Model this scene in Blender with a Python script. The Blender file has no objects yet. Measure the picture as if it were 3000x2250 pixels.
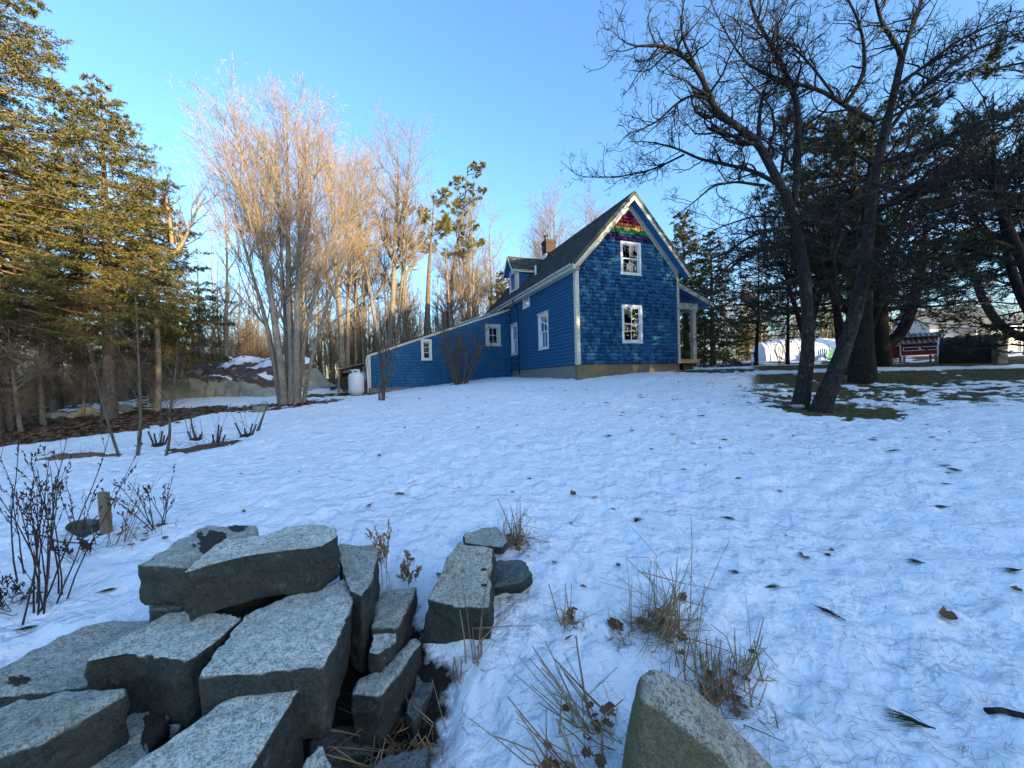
import bpy, bmesh, math, random
import numpy as np
from mathutils import Vector, Matrix

random.seed(7)
RNG = np.random.default_rng(11)
SC = bpy.context.scene
COL = SC.collection
R = math.radians

# ------------------------------------------------------------------ camera, sky, sun, exposure
EYE = 1.6                       # camera height above the ground it stands on
FPX, ROLL, PITCH = 1130.0, R(1.45), R(0.55)
cam = bpy.data.cameras.new('camera')
cam.sensor_fit = 'HORIZONTAL'; cam.sensor_width = 36.0
cam.lens = 36.0 * FPX / 3000.0
cam.clip_start = 0.05; cam.clip_end = 2000
cam_o = bpy.data.objects.new('camera', cam); COL.objects.link(cam_o)
cam_o.matrix_world = Matrix.Translation((0, 0, EYE)) @ Matrix.Rotation(R(90) - PITCH, 4, 'X') @ Matrix.Rotation(-ROLL, 4, 'Z')
SC.camera = cam_o

SUN_AZ = math.atan2(0.72, -0.68)      # compass angle of the sun, from +Y towards +X: behind the camera, to the right
SUN_EL = R(7.0)
world = bpy.data.worlds.new('World'); SC.world = world; world.use_nodes = True
nt = world.node_tree; nt.nodes.clear()
sky = nt.nodes.new('ShaderNodeTexSky'); sky.sky_type = 'NISHITA'; sky.sun_disc = False
sky.sun_elevation = SUN_EL; sky.sun_rotation = SUN_AZ
sky.altitude = 0; sky.air_density = 1.0; sky.dust_density = 2.0; sky.ozone_density = 3.5
bg = nt.nodes.new('ShaderNodeBackground'); bg.inputs['Strength'].default_value = 0.15
wo = nt.nodes.new('ShaderNodeOutputWorld')
nt.links.new(sky.outputs[0], bg.inputs[0]); nt.links.new(bg.outputs[0], wo.inputs[0])

sun = bpy.data.lights.new('sun', 'SUN'); sun.energy = 3.0; sun.angle = R(0.53); sun.color = (1.0, 0.76, 0.42)
sun_o = bpy.data.objects.new('sun', sun); COL.objects.link(sun_o)
sdir = Vector((math.sin(SUN_AZ) * math.cos(SUN_EL), math.cos(SUN_AZ) * math.cos(SUN_EL), math.sin(SUN_EL)))
sun_o.rotation_euler = sdir.to_track_quat('Z', 'Y').to_euler()
sun_o.location = (30, -30, 40)

SC.view_settings.view_transform = 'Standard'; SC.view_settings.look = 'None'
SC.view_settings.exposure = 2.4; SC.view_settings.gamma = 1.0
SC.view_settings.use_curve_mapping = False
SC.render.engine = 'CYCLES'
SC.cycles.max_bounces = 5; SC.cycles.diffuse_bounces = 2; SC.cycles.glossy_bounces = 2
SC.cycles.transparent_max_bounces = 8; SC.cycles.transmission_bounces = 2
SC.cycles.use_denoising = True
SC.cycles.use_adaptive_sampling = True; SC.cycles.adaptive_threshold = 0.02; SC.cycles.use_light_tree = False

# ------------------------------------------------------------------ where a line of sight meets things
def ray(px, py):
    a = (px - 1500) / FPX; b = -(py - 1125) / FPX
    x = a * math.cos(ROLL) + b * math.sin(ROLL); u = -a * math.sin(ROLL) + b * math.cos(ROLL)
    return np.array([x, math.cos(PITCH) + u * math.sin(PITCH), -math.sin(PITCH) + u * math.cos(PITCH)])
def at(px, py, d):
    r = ray(px, py); p = r * d / r[1]; p[2] += EYE; return p
def at_z(px, py, z):
    r = ray(px, py); p = r * (z / r[2]); p[2] += EYE; return p

# ------------------------------------------------------------------ objects
def tag(o, label=None, cat=None, group=None, kind=None):
    if label: o['label'] = label
    if cat: o['category'] = cat
    if group: o['group'] = group
    if kind: o['kind'] = kind
    return o
def empty(name, loc=(0, 0, 0), rz=0.0, **kw):
    o = bpy.data.objects.new(name, None); COL.objects.link(o)
    o.location = loc; o.rotation_euler = (0, 0, rz); o.empty_display_size = 0.2
    return tag(o, **kw)
def obj(name, me, parent=None, loc=None, **kw):
    o = bpy.data.objects.new(name, me); COL.objects.link(o)
    if parent is not None: o.parent = parent
    if loc is not None: o.location = loc
    return tag(o, **kw)
def copy_tree(o, parent=None):
    c = o.copy(); COL.objects.link(c); c.parent = parent
    for ch in o.children: copy_tree(ch, c)
    return c
def mesh(name, V, faces, mats=None, smooth=False, midx=None):
    """faces: list of (n,k) index arrays"""
    me = bpy.data.meshes.new(name)
    V = np.ascontiguousarray(V, np.float32).reshape(-1, 3)
    me.vertices.add(len(V)); me.vertices.foreach_set('co', V.ravel())
    faces = [np.asarray(f, np.int32) for f in faces if len(f)]
    loops = np.concatenate([f.ravel() for f in faces])
    sizes = np.concatenate([np.full(len(f), f.shape[1], np.int32) for f in faces])
    me.loops.add(len(loops)); me.loops.foreach_set('vertex_index', loops)
    me.polygons.add(len(sizes))
    me.polygons.foreach_set('loop_start', np.concatenate([[0], np.cumsum(sizes)[:-1]]).astype(np.int32))
    if smooth: me.polygons.foreach_set('use_smooth', np.ones(len(sizes), bool))
    if midx is not None: me.polygons.foreach_set('material_index', np.asarray(midx, np.int32))
    me.update(calc_edges=True)
    if mats is not None:
        for m in (mats if isinstance(mats, (list, tuple)) else [mats]): me.materials.append(m)
    return me

class MB:
    """collects polygons for one mesh"""
    def __init__(s): s.v = []; s.f = []; s.m = []; s.cur = 0
    def add(s, V, F):
        n = len(s.v); s.v += [tuple(map(float, p)) for p in V]
        s.f += [tuple(i + n for i in f) for f in F]; s.m += [s.cur] * len(F)
        return s
    def hexa(s, p):    # 8 points: bottom 4 (ccw), top 4
        return s.add(p, [(3, 2, 1, 0), (4, 5, 6, 7), (0, 1, 5, 4), (1, 2, 6, 5), (2, 3, 7, 6), (3, 0, 4, 7)])
    def box(s, x0, x1, y0, y1, z0, z1):
        return s.hexa([(x0, y0, z0), (x1, y0, z0), (x1, y1, z0), (x0, y1, z0), (x0, y0, z1), (x1, y0, z1), (x1, y1, z1), (x0, y1, z1)])
    def beam(s, a, b, w, h, up=(0, 0, 1)):
        a = Vector(a); b = Vector(b); t = (b - a).normalized(); up = Vector(up)
        x = t.cross(up).normalized() * w / 2; y = x.cross(t).normalized() * h / 2
        return s.hexa([a - x - y, a + x - y, b + x - y, b - x - y, a - x + y, a + x + y, b + x + y, b - x + y])
    def prism(s, poly, off):   # poly: 3d points, off: 3d offset
        n = len(poly); off = Vector(off); top = [Vector(p) + off for p in poly]
        return s.add(list(poly) + top, [tuple(range(n - 1, -1, -1)), tuple(range(n, 2 * n))] +
                     [(i, (i + 1) % n, n + (i + 1) % n, n + i) for i in range(n)])
    def tube(s, pts, rad, n=10, cap=True):
        pts = [Vector(p) for p in pts]; rad = rad if isinstance(rad, (list, tuple)) else [rad] * len(pts)
        V = []; k = len(pts)
        for i, p in enumerate(pts):
            t = (pts[min(i + 1, k - 1)] - pts[max(i - 1, 0)]).normalized()
            ref = Vector((0, 0, 1)) if abs(t.z) < 0.9 else Vector((1, 0, 0))
            x = t.cross(ref).normalized(); y = x.cross(t)
            V += [p + (x * math.cos(2 * math.pi * j / n) + y * math.sin(2 * math.pi * j / n)) * rad[i] for j in range(n)]
        F = [(i * n + j, i * n + (j + 1) % n, (i + 1) * n + (j + 1) % n, (i + 1) * n + j) for i in range(k - 1) for j in range(n)]
        if cap: F += [tuple(range(n - 1, -1, -1)), tuple(range((k - 1) * n, k * n))]
        return s.add(V, F)
    def lathe(s, prof, c=(0, 0, 0), n=20):   # prof: (r,z)
        V = [(c[0] + r * math.cos(2 * math.pi * j / n), c[1] + r * math.sin(2 * math.pi * j / n), c[2] + z) for r, z in prof for j in range(n)]
        k = len(prof)
        F = [(i * n + j, i * n + (j + 1) % n, (i + 1) * n + (j + 1) % n, (i + 1) * n + j) for i in range(k - 1) for j in range(n)]
        F += [tuple(range(n - 1, -1, -1)), tuple(range((k - 1) * n, k * n))]
        return s.add(V, F)
    def build(s, name, mat, parent=None, smooth=False, bevel=0, **kw):
        me = bpy.data.meshes.new(name); me.from_pydata(s.v, [], s.f)
        for m in (mat if isinstance(mat, (list, tuple)) else [mat]): me.materials.append(m)
        if isinstance(mat, (list, tuple)): me.polygons.foreach_set('material_index', s.m)
        if smooth: me.polygons.foreach_set('use_smooth', [True] * len(me.polygons))
        me.update()
        o = obj(name, me, parent, **kw)
        if bevel:
            b = o.modifiers.new('bevel', 'BEVEL'); b.width = bevel; b.segments = 2; b.limit_method = 'ANGLE'
        return o

# ------------------------------------------------------------------ procedural materials
class NB:
    def __init__(s, name):
        s.m = bpy.data.materials.new(name); s.m.use_nodes = True
        s.t = s.m.node_tree; s.b = s.t.nodes['Principled BSDF']; s.out = s.t.nodes['Material Output']
        s.b.inputs['Specular IOR Level'].default_value = 0.3
    def n(s, kind, **kw):
        x = s.t.nodes.new(kind)
        for k, v in kw.items():
            if k in x.inputs.keys() if hasattr(x.inputs, 'keys') else False: s.set(x.inputs[k], v)
            else: setattr(x, k, v)
        return x
    def set(s, sock, v):
        if hasattr(v, 'is_output') or isinstance(v, bpy.types.NodeSocket): s.t.links.new(v, sock)
        else: sock.default_value = v
    def pos(s):
        if not hasattr(s, '_p'): s._p = s.t.nodes.new('ShaderNodeTexCoord').outputs['Object']
        return s._p
    def gpos(s):
        if not hasattr(s, '_g'): s._g = s.t.nodes.new('ShaderNodeNewGeometry').outputs['Position']
        return s._g
    def noise(s, scale, detail=4, rough=0.55, vec=None, dist=0.0):
        x = s.t.nodes.new('ShaderNodeTexNoise'); s.set(x.inputs['Vector'], vec if vec is not None else s.pos())
        x.inputs['Scale'].default_value = scale; x.inputs['Detail'].default_value = detail
        x.inputs['Roughness'].default_value = rough; x.inputs['Distortion'].default_value = dist
        return x.outputs['Fac']
    def voro(s, scale, feature='F1', out='Distance', vec=None):
        x = s.t.nodes.new('ShaderNodeTexVoronoi'); x.feature = feature; s.set(x.inputs['Vector'], vec if vec is not None else s.pos())
        x.inputs['Scale'].default_value = scale
        return x.outputs[out]
    def scale(s, vec, sc):
        x = s.t.nodes.new('ShaderNodeMapping'); s.set(x.inputs['Vector'], vec); x.inputs['Scale'].default_value = sc
        return x.outputs[0]
    def ramp(s, fac, stops):
        x = s.t.nodes.new('ShaderNodeValToRGB'); s.set(x.inputs[0], fac)
        e = x.color_ramp.elements
        while len(e) < len(stops): e.new(0.5)
        for i, (p, c) in enumerate(stops):
            e[i].position = p; e[i].color = (c, c, c, 1) if isinstance(c, (int, float)) else (*c, 1)
        return x.outputs[0]
    def math(s, op, a, b=0.0, clamp=False):
        x = s.t.nodes.new('ShaderNodeMath'); x.operation = op; x.use_clamp = clamp
        s.set(x.inputs[0], a); s.set(x.inputs[1], b); return x.outputs[0]
    def mix(s, fac, a, b, mode='MIX'):
        x = s.t.nodes.new('ShaderNodeMix'); x.data_type = 'RGBA'; x.blend_type = mode
        s.set(x.inputs[0], fac)
        for sock, v in ((x.inputs[6], a), (x.inputs[7], b)):
            s.set(sock, (*v, 1) if isinstance(v, tuple) and len(v) == 3 else v)
        return x.outputs[2]
    def grain(s, scale, vec):
        """mineral grains: one grey value per cell"""
        x = s.t.nodes.new('ShaderNodeSeparateColor'); s.t.links.new(s.voro(scale, 'F1', 'Color', vec), x.inputs[0]); return x.outputs[0]
    def rnd(s):
        """a value of its own for every object and every loose piece of it"""
        g = s.t.nodes.new('ShaderNodeNewGeometry').outputs['Random Per Island']
        o = s.t.nodes.new('ShaderNodeObjectInfo').outputs['Random']
        return s.math('FRACT', s.math('ADD', g, o))
    def attr(s, name):
        x = s.t.nodes.new('ShaderNodeAttribute'); x.attribute_name = name; return x.outputs['Fac']
    def bump(s, h, strength=0.3, dist=0.01):
        x = s.t.nodes.new('ShaderNodeBump'); s.set(x.inputs['Height'], h)
        x.inputs['Strength'].default_value = strength; x.inputs['Distance'].default_value = dist
        s.t.links.new(x.outputs[0], s.b.inputs['Normal'])
    def done(s, col, rough=0.7, spec=None):
        s.set(s.b.inputs['Base Color'], (*col, 1) if isinstance(col, tuple) and len(col) == 3 else col)
        s.set(s.b.inputs['Roughness'], rough)
        if spec is not None: s.b.inputs['Specular IOR Level'].default_value = spec
        return s.m

def m_plain(name, col, var=0.15, sc=8.0, rough=0.6, bump=0.0, metal=0.0):
    b = NB(name); k = 1 - var; n = b.noise(sc, 5)
    c = b.mix(n, tuple(x * (1 - var) for x in col), tuple(min(1, x * (1 + var)) for x in col))
    if bump: b.bump(b.noise(sc * 5, 4), bump, 0.01)
    if metal: b.b.inputs['Metallic'].default_value = metal
    return b.done(c, rough)
def m_paint(name, col, dirt=0.35, rough=0.5):
    """old house paint: faded patches, grime in streaks, a little brush relief"""
    b = NB(name); p = b.pos()
    st = b.noise(3.0, 5, vec=b.scale(p, (6, 6, 0.7)))
    n = b.noise(14, 5)
    c = b.mix(b.ramp(n, [(0.3, 0.0), (0.75, 1.0)]), tuple(x * 0.86 for x in col), col)
    c = b.mix(b.math('MULTIPLY', b.ramp(st, [(0.5, 0.0), (0.8, 1.0)]), dirt), c, tuple(x * 0.55 for x in col))
    b.bump(b.noise(60, 3), 0.12, 0.004)
    return b.done(c, rough)
def m_shingle(name, col, var=0.04):
    """painted cedar: each shingle a little different, vertical grain"""
    b = NB(name); r = b.rnd(); p = b.gpos()
    g = b.noise(4, 5, vec=b.scale(p, (22, 22, 1.2)))
    c = b.mix(r, tuple(x * (1 - var) for x in col), tuple(x * (1 + var * 0.6) for x in col))
    c = b.mix(b.math('MULTIPLY', b.ramp(g, [(0.45, 0.0), (0.75, 1.0)]), 0.15), c, tuple(x * 0.6 + 0.012 for x in col))
    b.bump(g, 0.2, 0.004)
    return b.done(c, 0.85, 0.12)

SOFT_WHITE = (0.70, 0.69, 0.63)
M = {}
M['white'] = m_paint('white_trim_paint', (0.74, 0.74, 0.72), 0.3)
M['cream'] = m_paint('cream_trim_paint', (0.54, 0.52, 0.42), 0.5)
M['sash'] = m_paint('white_sash_paint', (0.76, 0.76, 0.74), 0.15, 0.4)
M['blue'] = m_shingle('blue_shingle', (0.028, 0.120, 0.250))
M['blue_paint'] = m_paint('blue_soffit_paint', (0.02, 0.16, 0.42), 0.2)
M['blue_dark'] = m_paint('dark_blue_pipe_paint', (0.012, 0.04, 0.17), 0.2, 0.35)
M['red_s'] = m_shingle('magenta_shingle', (0.13, 0.012, 0.045))
M['orange_s'] = m_shingle('orange_shingle', (0.24, 0.085, 0.035))
M['yellow_s'] = m_shingle('yellow_shingle', (0.40, 0.31, 0.13))
M['green_s'] = m_shingle('green_shingle', (0.012, 0.22, 0.07))
M['purple_s'] = m_shingle('purple_shingle', (0.03, 0.022, 0.095))
M['indigo_s'] = m_shingle('dark_indigo_shingle', (0.02, 0.012, 0.05))
M['gutter'] = m_plain('aluminium_gutter', (0.62, 0.64, 0.66), 0.12, 6, 0.35, metal=0.3)
M['steel'] = m_plain('dull_steel', (0.10, 0.10, 0.10), 0.3, 10, 0.5, metal=0.4)
M['dark_room'] = m_plain('dark_interior', (0.05, 0.045, 0.04), 0.3, 2, 0.9)
M['curtain'] = m_plain('lace_curtain', (0.66, 0.68, 0.70), 0.12, 9, 0.9)
M['wood_new'] = m_plain('new_pine_lumber', (0.52, 0.36, 0.17), 0.2, 5, 0.6, 0.1)
M['wood_grey'] = m_plain('weathered_wood', (0.19, 0.16, 0.12), 0.35, 6, 0.85, 0.3)
M['stake'] = m_plain('weathered_stake', (0.19, 0.145, 0.085), 0.3, 10, 0.85, 0.3)
M['wood_dark'] = m_plain('dark_stained_wood', (0.025, 0.012, 0.008), 0.3, 6, 0.5)
M['red_paint'] = m_paint('barn_red_paint', (0.20, 0.012, 0.010), 0.3)
M['tarp_dark'] = m_plain('dark_green_tarp', (0.012, 0.018, 0.016), 0.3, 3, 0.45, 0.2)
M['tarp_white'] = m_plain('white_tarp', (0.68, 0.70, 0.74), 0.1, 2, 0.5, 0.15)
M['tank'] = m_plain('white_tank_enamel', (0.66, 0.68, 0.70), 0.1, 4, 0.35)
M['grey_cover'] = m_plain('grey_metal_cover', (0.30, 0.33, 0.35), 0.2, 5, 0.5)
M['blue_plastic'] = m_plain('blue_plastic', (0.02, 0.16, 0.42), 0.15, 5, 0.45)
M['green_plastic'] = m_plain('green_plastic', (0.06, 0.25, 0.12), 0.2, 5, 0.5)
M['white_house'] = m_paint('white_clapboard_paint', (0.66, 0.68, 0.70), 0.2)
def m_glass():
    b = NB('window_glass'); t = b.t
    tr = t.nodes.new('ShaderNodeBsdfTransparent'); tr.inputs[0].default_value = (0.82, 0.86, 0.86, 1)
    gl = t.nodes.new('ShaderNodeBsdfGlossy'); gl.inputs['Roughness'].default_value = 0.02
    gl.inputs['Color'].default_value = (0.9, 0.95, 1, 1)
    fr = t.nodes.new('ShaderNodeFresnel'); fr.inputs[0].default_value = 1.6
    bp = t.nodes.new('ShaderNodeBump'); bp.inputs['Strength'].default_value = 0.06; bp.inputs['Distance'].default_value = 0.02
    t.links.new(b.noise(3.0, 2), bp.inputs['Height']); t.links.new(bp.outputs[0], gl.inputs['Normal'])
    mx = t.nodes.new('ShaderNodeMixShader'); t.links.new(fr.outputs[0], mx.inputs[0])
    t.links.new(tr.outputs[0], mx.inputs[1]); t.links.new(gl.outputs[0], mx.inputs[2])
    t.links.new(mx.outputs[0], b.out.inputs[0]); return b.m
M['glass'] = m_glass()
def m_roof():
    b = NB('asphalt_shingle'); r = b.rnd()
    c = b.mix(r, (0.020, 0.026, 0.028), (0.062, 0.070, 0.070))
    sp = b.noise(90, 3); c = b.mix(b.math('MULTIPLY', sp, 0.4), c, (0.09, 0.10, 0.10))
    moss = b.ramp(b.noise(1.6, 5, vec=b.gpos()), [(0.56, 0.0), (0.72, 1.0)])
    c = b.mix(b.math('MULTIPLY', moss, 0.45), c, (0.045, 0.06, 0.03))
    b.bump(sp, 0.5, 0.006); return b.done(c, 0.9, 0.2)
M['roof'] = m_roof()
def m_brick():
    b = NB('chimney_brick'); x = b.t.nodes.new('ShaderNodeTexBrick')
    sep = b.t.nodes.new('ShaderNodeSeparateXYZ'); b.t.links.new(b.pos(), sep.inputs[0])
    cmb = b.t.nodes.new('ShaderNodeCombineXYZ')
    b.set(cmb.inputs[0], b.math('ADD', sep.outputs[0], sep.outputs[1])); b.set(cmb.inputs[1], sep.outputs[2])
    b.t.links.new(cmb.outputs[0], x.inputs['Vector'])
    x.inputs['Color1'].default_value = (0.055, 0.021, 0.016, 1); x.inputs['Color2'].default_value = (0.036, 0.015, 0.012, 1)
    x.inputs['Mortar'].default_value = (0.12, 0.10, 0.085, 1); x.inputs['Scale'].default_value = 1.0
    x.inputs['Brick Width'].default_value = 0.21; x.inputs['Row Height'].default_value = 0.072; x.inputs['Mortar Size'].default_value = 0.007
    c = b.mix(b.math('MULTIPLY', b.noise(12, 4), 0.5), x.outputs[0], (0.04, 0.02, 0.016))
    b.bump(b.math('SUBTRACT', 1.0, x.outputs['Fac']), 0.5, 0.01); return b.done(c, 0.85)
M['brick'] = m_brick()
def m_concrete(name, tint):
    b = NB(name); p = b.pos()
    st = b.noise(2, 5, vec=b.scale(p, (9, 9, 1.4))); n = b.noise(5, 7, 0.65)
    c = b.mix(n, tuple(x * 0.55 for x in tint), tint)
    c = b.mix(b.ramp(st, [(0.5, 0.0), (0.8, 0.7)]), c, (0.08, 0.07, 0.05))
    b.bump(b.noise(30, 5), 0.4, 0.01); return b.done(c, 0.9, 0.2)
M['concrete'] = m_concrete('grey_concrete', (0.26, 0.26, 0.24))
M['concrete_tan'] = m_concrete('stained_concrete', (0.24, 0.20, 0.12))
def m_bark(name, a, c2, moss=0.0, sc=1.0):
    b = NB(name); p = b.gpos()
    st = b.noise(5 * sc, 6, 0.6, vec=b.scale(p, (5, 5, 1.2)))
    c = b.mix(b.ramp(st, [(0.35, 0.0), (0.7, 1.0)]), a, c2)
    li = b.ramp(b.noise(6 * sc, 5, 0.6, vec=p), [(0.58, 0.0), (0.66, 1.0)])
    c = b.mix(b.math('MULTIPLY', li, moss), c, (0.30, 0.33, 0.27))
    b.bump(st, 0.8, 0.02); return b.done(c, 0.9, 0.15)
M['bark_maple'] = m_bark('pale_maple_bark', (0.11, 0.095, 0.078), (0.26, 0.225, 0.18), 0.2)
M['twig_maple'] = m_bark('tan_twig_bark', (0.22, 0.155, 0.085), (0.36, 0.265, 0.155))
M['bark_apple'] = m_bark('dark_apple_bark', (0.012, 0.011, 0.010), (0.042, 0.037, 0.032), 0.14)
M['twig_apple'] = m_bark('dark_twig_bark', (0.016, 0.013, 0.012), (0.045, 0.036, 0.031), 0.12)
M['bark_wood'] = m_bark('grey_forest_bark', (0.07, 0.056, 0.044), (0.16, 0.125, 0.095), 0.2)
M['twig_wood'] = m_bark('grey_twig_bark', (0.13, 0.094, 0.06), (0.24, 0.175, 0.11))
M['bark_spruce'] = m_bark('spruce_bark', (0.07, 0.055, 0.045), (0.17, 0.14, 0.115), 0.35)
M['bark_pine'] = m_bark('pine_bark', (0.010, 0.009, 0.008), (0.034, 0.028, 0.023), 0.05)
M['twig_dead'] = m_bark('dead_spruce_twigs', (0.10, 0.07, 0.045), (0.20, 0.145, 0.09), 0.1)
M['bark_birch'] = m_bark('pale_birch_bark', (0.17, 0.135, 0.095), (0.36, 0.29, 0.20), 0.0)
M['weed'] = m_bark('dry_weed_stem', (0.035, 0.024, 0.022), (0.085, 0.055, 0.045))
M['sapling'] = m_bark('sapling_bark', (0.055, 0.045, 0.032), (0.15, 0.122, 0.088), 0.12)
def m_leafy(name, a, c2, trans=0.15):
    b = NB(name); r = b.rnd(); n = b.noise(1.3, 3, vec=b.gpos())
    c = b.mix(b.math('ADD', b.math('MULTIPLY', r, 0.6), b.math('MULTIPLY', n, 0.4)), a, c2)
    return b.done(c, 0.6, 0.25)
M['spruce'] = m_leafy('spruce_needles', (0.024, 0.036, 0.011), (0.165, 0.14, 0.034))
M['pine'] = m_leafy('pine_needles_green', (0.012, 0.021, 0.010), (0.036, 0.050, 0.020))
M['pine_lit'] = m_leafy('sunlit_pine_needles', (0.070, 0.080, 0.020), (0.17, 0.16, 0.045))  # sunlit copy of the pine needles, warm light put into the colour
M['sprig'] = m_leafy('fallen_pine_sprig', (0.010, 0.024, 0.010), (0.035, 0.060, 0.022))
M['dryleaf'] = m_leafy('dry_brown_leaf', (0.075, 0.032, 0.016), (0.22, 0.115, 0.05))
M['litter'] = m_leafy('leaf_litter', (0.06, 0.034, 0.02), (0.21, 0.13, 0.075))
M['straw'] = m_leafy('dry_straw', (0.16, 0.098, 0.048), (0.44, 0.295, 0.15))
M['needle'] = m_leafy('fallen_needles', (0.10, 0.095, 0.075), (0.30, 0.26, 0.18))
M['grass_dead'] = m_leafy('winter_grass', (0.05, 0.045, 0.018), (0.16, 0.14, 0.055))
def m_granite(name, hi, lo, lich=0.35, moss=0.0, side=(0.056, 0.062, 0.052)):
    """speckled granite; upper faces paler, sides darker, the fall of light put into the colour"""
    b = NB(name); p = b.pos(); q = b.t.nodes.new('ShaderNodeObjectInfo').outputs['Random']
    off = b.t.nodes.new('ShaderNodeVectorMath'); off.operation = 'ADD'; b.t.links.new(p, off.inputs[0])
    cb = b.t.nodes.new('ShaderNodeCombineXYZ'); b.set(cb.inputs[0], b.math('MULTIPLY', q, 37.0)); b.set(cb.inputs[1], b.math('MULTIPLY', q, 91.0))
    b.t.links.new(cb.outputs[0], off.inputs[1]); p = off.outputs[0]
    sp = b.math('ADD', b.math('MULTIPLY', b.noise(170, 3, 0.7, vec=p), .6), b.math('MULTIPLY', b.grain(150, p), .4)); sp2 = b.noise(30, 5, 0.65, vec=p); big = b.noise(3.2, 5, 0.6, vec=p)
    f = b.math('ADD', b.math('MULTIPLY', sp, 0.55), b.math('MULTIPLY', sp2, 0.45))
    c = b.mix(b.ramp(f, [(0.38, 0.0), (0.57, 1.0)]), lo, hi)
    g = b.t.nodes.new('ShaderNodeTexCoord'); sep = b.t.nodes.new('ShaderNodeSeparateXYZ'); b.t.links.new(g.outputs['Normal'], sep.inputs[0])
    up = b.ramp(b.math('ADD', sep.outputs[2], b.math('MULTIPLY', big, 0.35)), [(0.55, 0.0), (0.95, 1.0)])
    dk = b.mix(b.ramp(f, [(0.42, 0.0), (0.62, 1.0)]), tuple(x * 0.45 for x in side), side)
    c = b.mix(up, dk, c)  # side faces painted darker than upward ones, standing in for shade
    st = b.ramp(big, [(0.45, 0.0), (0.72, 1.0)])
    c = b.mix(b.math('MULTIPLY', st, lich), c, (0.13, 0.135, 0.085))
    ly = b.ramp(b.noise(14, 5, 0.7, vec=p), [(0.60, 0.0), (0.70, 1.0)]); c = b.mix(b.math('MULTIPLY', ly, 0.45), c, (0.20, 0.215, 0.14))
    if moss:
        mo = b.ramp(b.noise(2.3, 6, 0.65, vec=p), [(0.5, 0.0), (0.68, 1.0)])
        c = b.mix(b.math('MULTIPLY', mo, moss), c, (0.085, 0.085, 0.018))
    h = b.math('ADD', b.math('MULTIPLY', sp, 0.5), b.math('MULTIPLY', sp2, 1.0))
    b.bump(h, 0.7, 0.012); return b.done(c, 0.85, 0.3)
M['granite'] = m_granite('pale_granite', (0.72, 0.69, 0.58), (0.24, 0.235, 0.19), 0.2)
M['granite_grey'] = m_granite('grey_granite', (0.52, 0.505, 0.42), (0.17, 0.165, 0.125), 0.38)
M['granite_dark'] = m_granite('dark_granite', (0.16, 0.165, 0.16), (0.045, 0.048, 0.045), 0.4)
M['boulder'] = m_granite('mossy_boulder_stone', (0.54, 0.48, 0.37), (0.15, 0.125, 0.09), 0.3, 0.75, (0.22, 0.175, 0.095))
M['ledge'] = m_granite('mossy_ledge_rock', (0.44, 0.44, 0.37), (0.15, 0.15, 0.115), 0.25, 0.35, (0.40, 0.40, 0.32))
def m_snow(name):
    b = NB(name); n = b.noise(9, 6, 0.6, vec=b.gpos())
    b.bump(n, 0.35, 0.03); return b.done(b.mix(n, (0.80, 0.82, 0.85), (0.90, 0.91, 0.93)), 0.55, 0.25)
M['snow'] = m_snow('snow_cap')
# ------------------------------------------------------------------ lie of the land (heights relative to the eye)
CTRL = np.array([
 (0,0,-1.72),(-.8,1.5,-1.85),(-.42,2.2,-1.43),(-1.6,2.5,-1.45),(-3,2.26,-1.52),(1.2,1.6,-1.58),(-2.2,1.3,-1.85),(0,3,-1.36),(0,8,-.78),(1,12,-.34),(2.74,15.7,-.06),(7.8,17.7,.24),(5.2,16.2,.13),(0.53,21.9,.16),(-1.5,22.4,.12),
 (-7.6,20.5,-.50),(-3.9,21.6,-.16),(-8.7,15,-.66),(-12,10,-1.25),(-16,16,-1.0),(-25,25,-.6),(-14,22,-.2),(-5,5,-1.32),(-6,2,-1.6),
 (-10,5,-1.5),(6.2,8,-.74),(10.7,11.8,-.34),(14,14,-.08),(19,14,-.05),(13.5,22,.48),(21,24,.52),(26,38,1.3),(12,38,1.35),(5,4.5,-1.2),
 (6,1.5,-1.55),(12,6,-.9),(-30,60,1),(0,60,1.5),(40,60,2),(60,30,1.5),(-60,30,-.5),(0,100,2),(-80,100,1),(80,100,2.5),(0,-10,-2),
 (15,-12,-2),(-15,-10,-2.2),(0,-60,-3),(60,-40,-2),(-60,-40,-3),(100,0,0),(-100,0,-1.5),(0,300,3),(300,0,0),(-300,0,0),(0,-300,-3),(0,30,.5),(9,23,.5)], float)
def _tps(r): return np.where(r > 1e-9, r * r * np.log(np.maximum(r, 1e-9)), 0.0)
_n = len(CTRL); _X = CTRL[:, :2]; _D = np.linalg.norm(_X[:, None] - _X[None], axis=2)
_A = np.zeros((_n + 3, _n + 3)); _A[:_n, :_n] = _tps(_D) + np.eye(_n) * 0.02
_A[:_n, _n] = 1; _A[:_n, _n + 1:] = _X; _A[_n, :_n] = 1; _A[_n + 1:, :_n] = _X.T
_W = np.linalg.solve(_A, np.concatenate([CTRL[:, 2], np.zeros(3)]))
def gz(x, y):
    x = np.atleast_1d(np.asarray(x, float)); y = np.atleast_1d(np.asarray(y, float))
    out = np.empty(x.shape)
    for s in range(0, x.size, 40000):
        a = x.ravel()[s:s + 40000]; b = y.ravel()[s:s + 40000]
        r = np.hypot(a[:, None] - _X[:, 0], b[:, None] - _X[:, 1])
        out.ravel()[s:s + 40000] = _tps(r) @ _W[:_n] + _W[_n] + _W[_n + 1] * a + _W[_n + 2] * b
    return out + EYE
def g1(x, y): return float(gz(x, y)[0])
def on_ground(px, py, dmax=60):
    """where the line of sight through a photo point meets the land"""
    r = ray(px, py); d = 0.8
    while d < dmax:
        p = r * d / r[1]
        if p[2] + EYE <= g1(p[0], p[1]): break
        d *= 1.02
    p = r * d / r[1]; return Vector((p[0], p[1], g1(p[0], p[1])))
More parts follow.
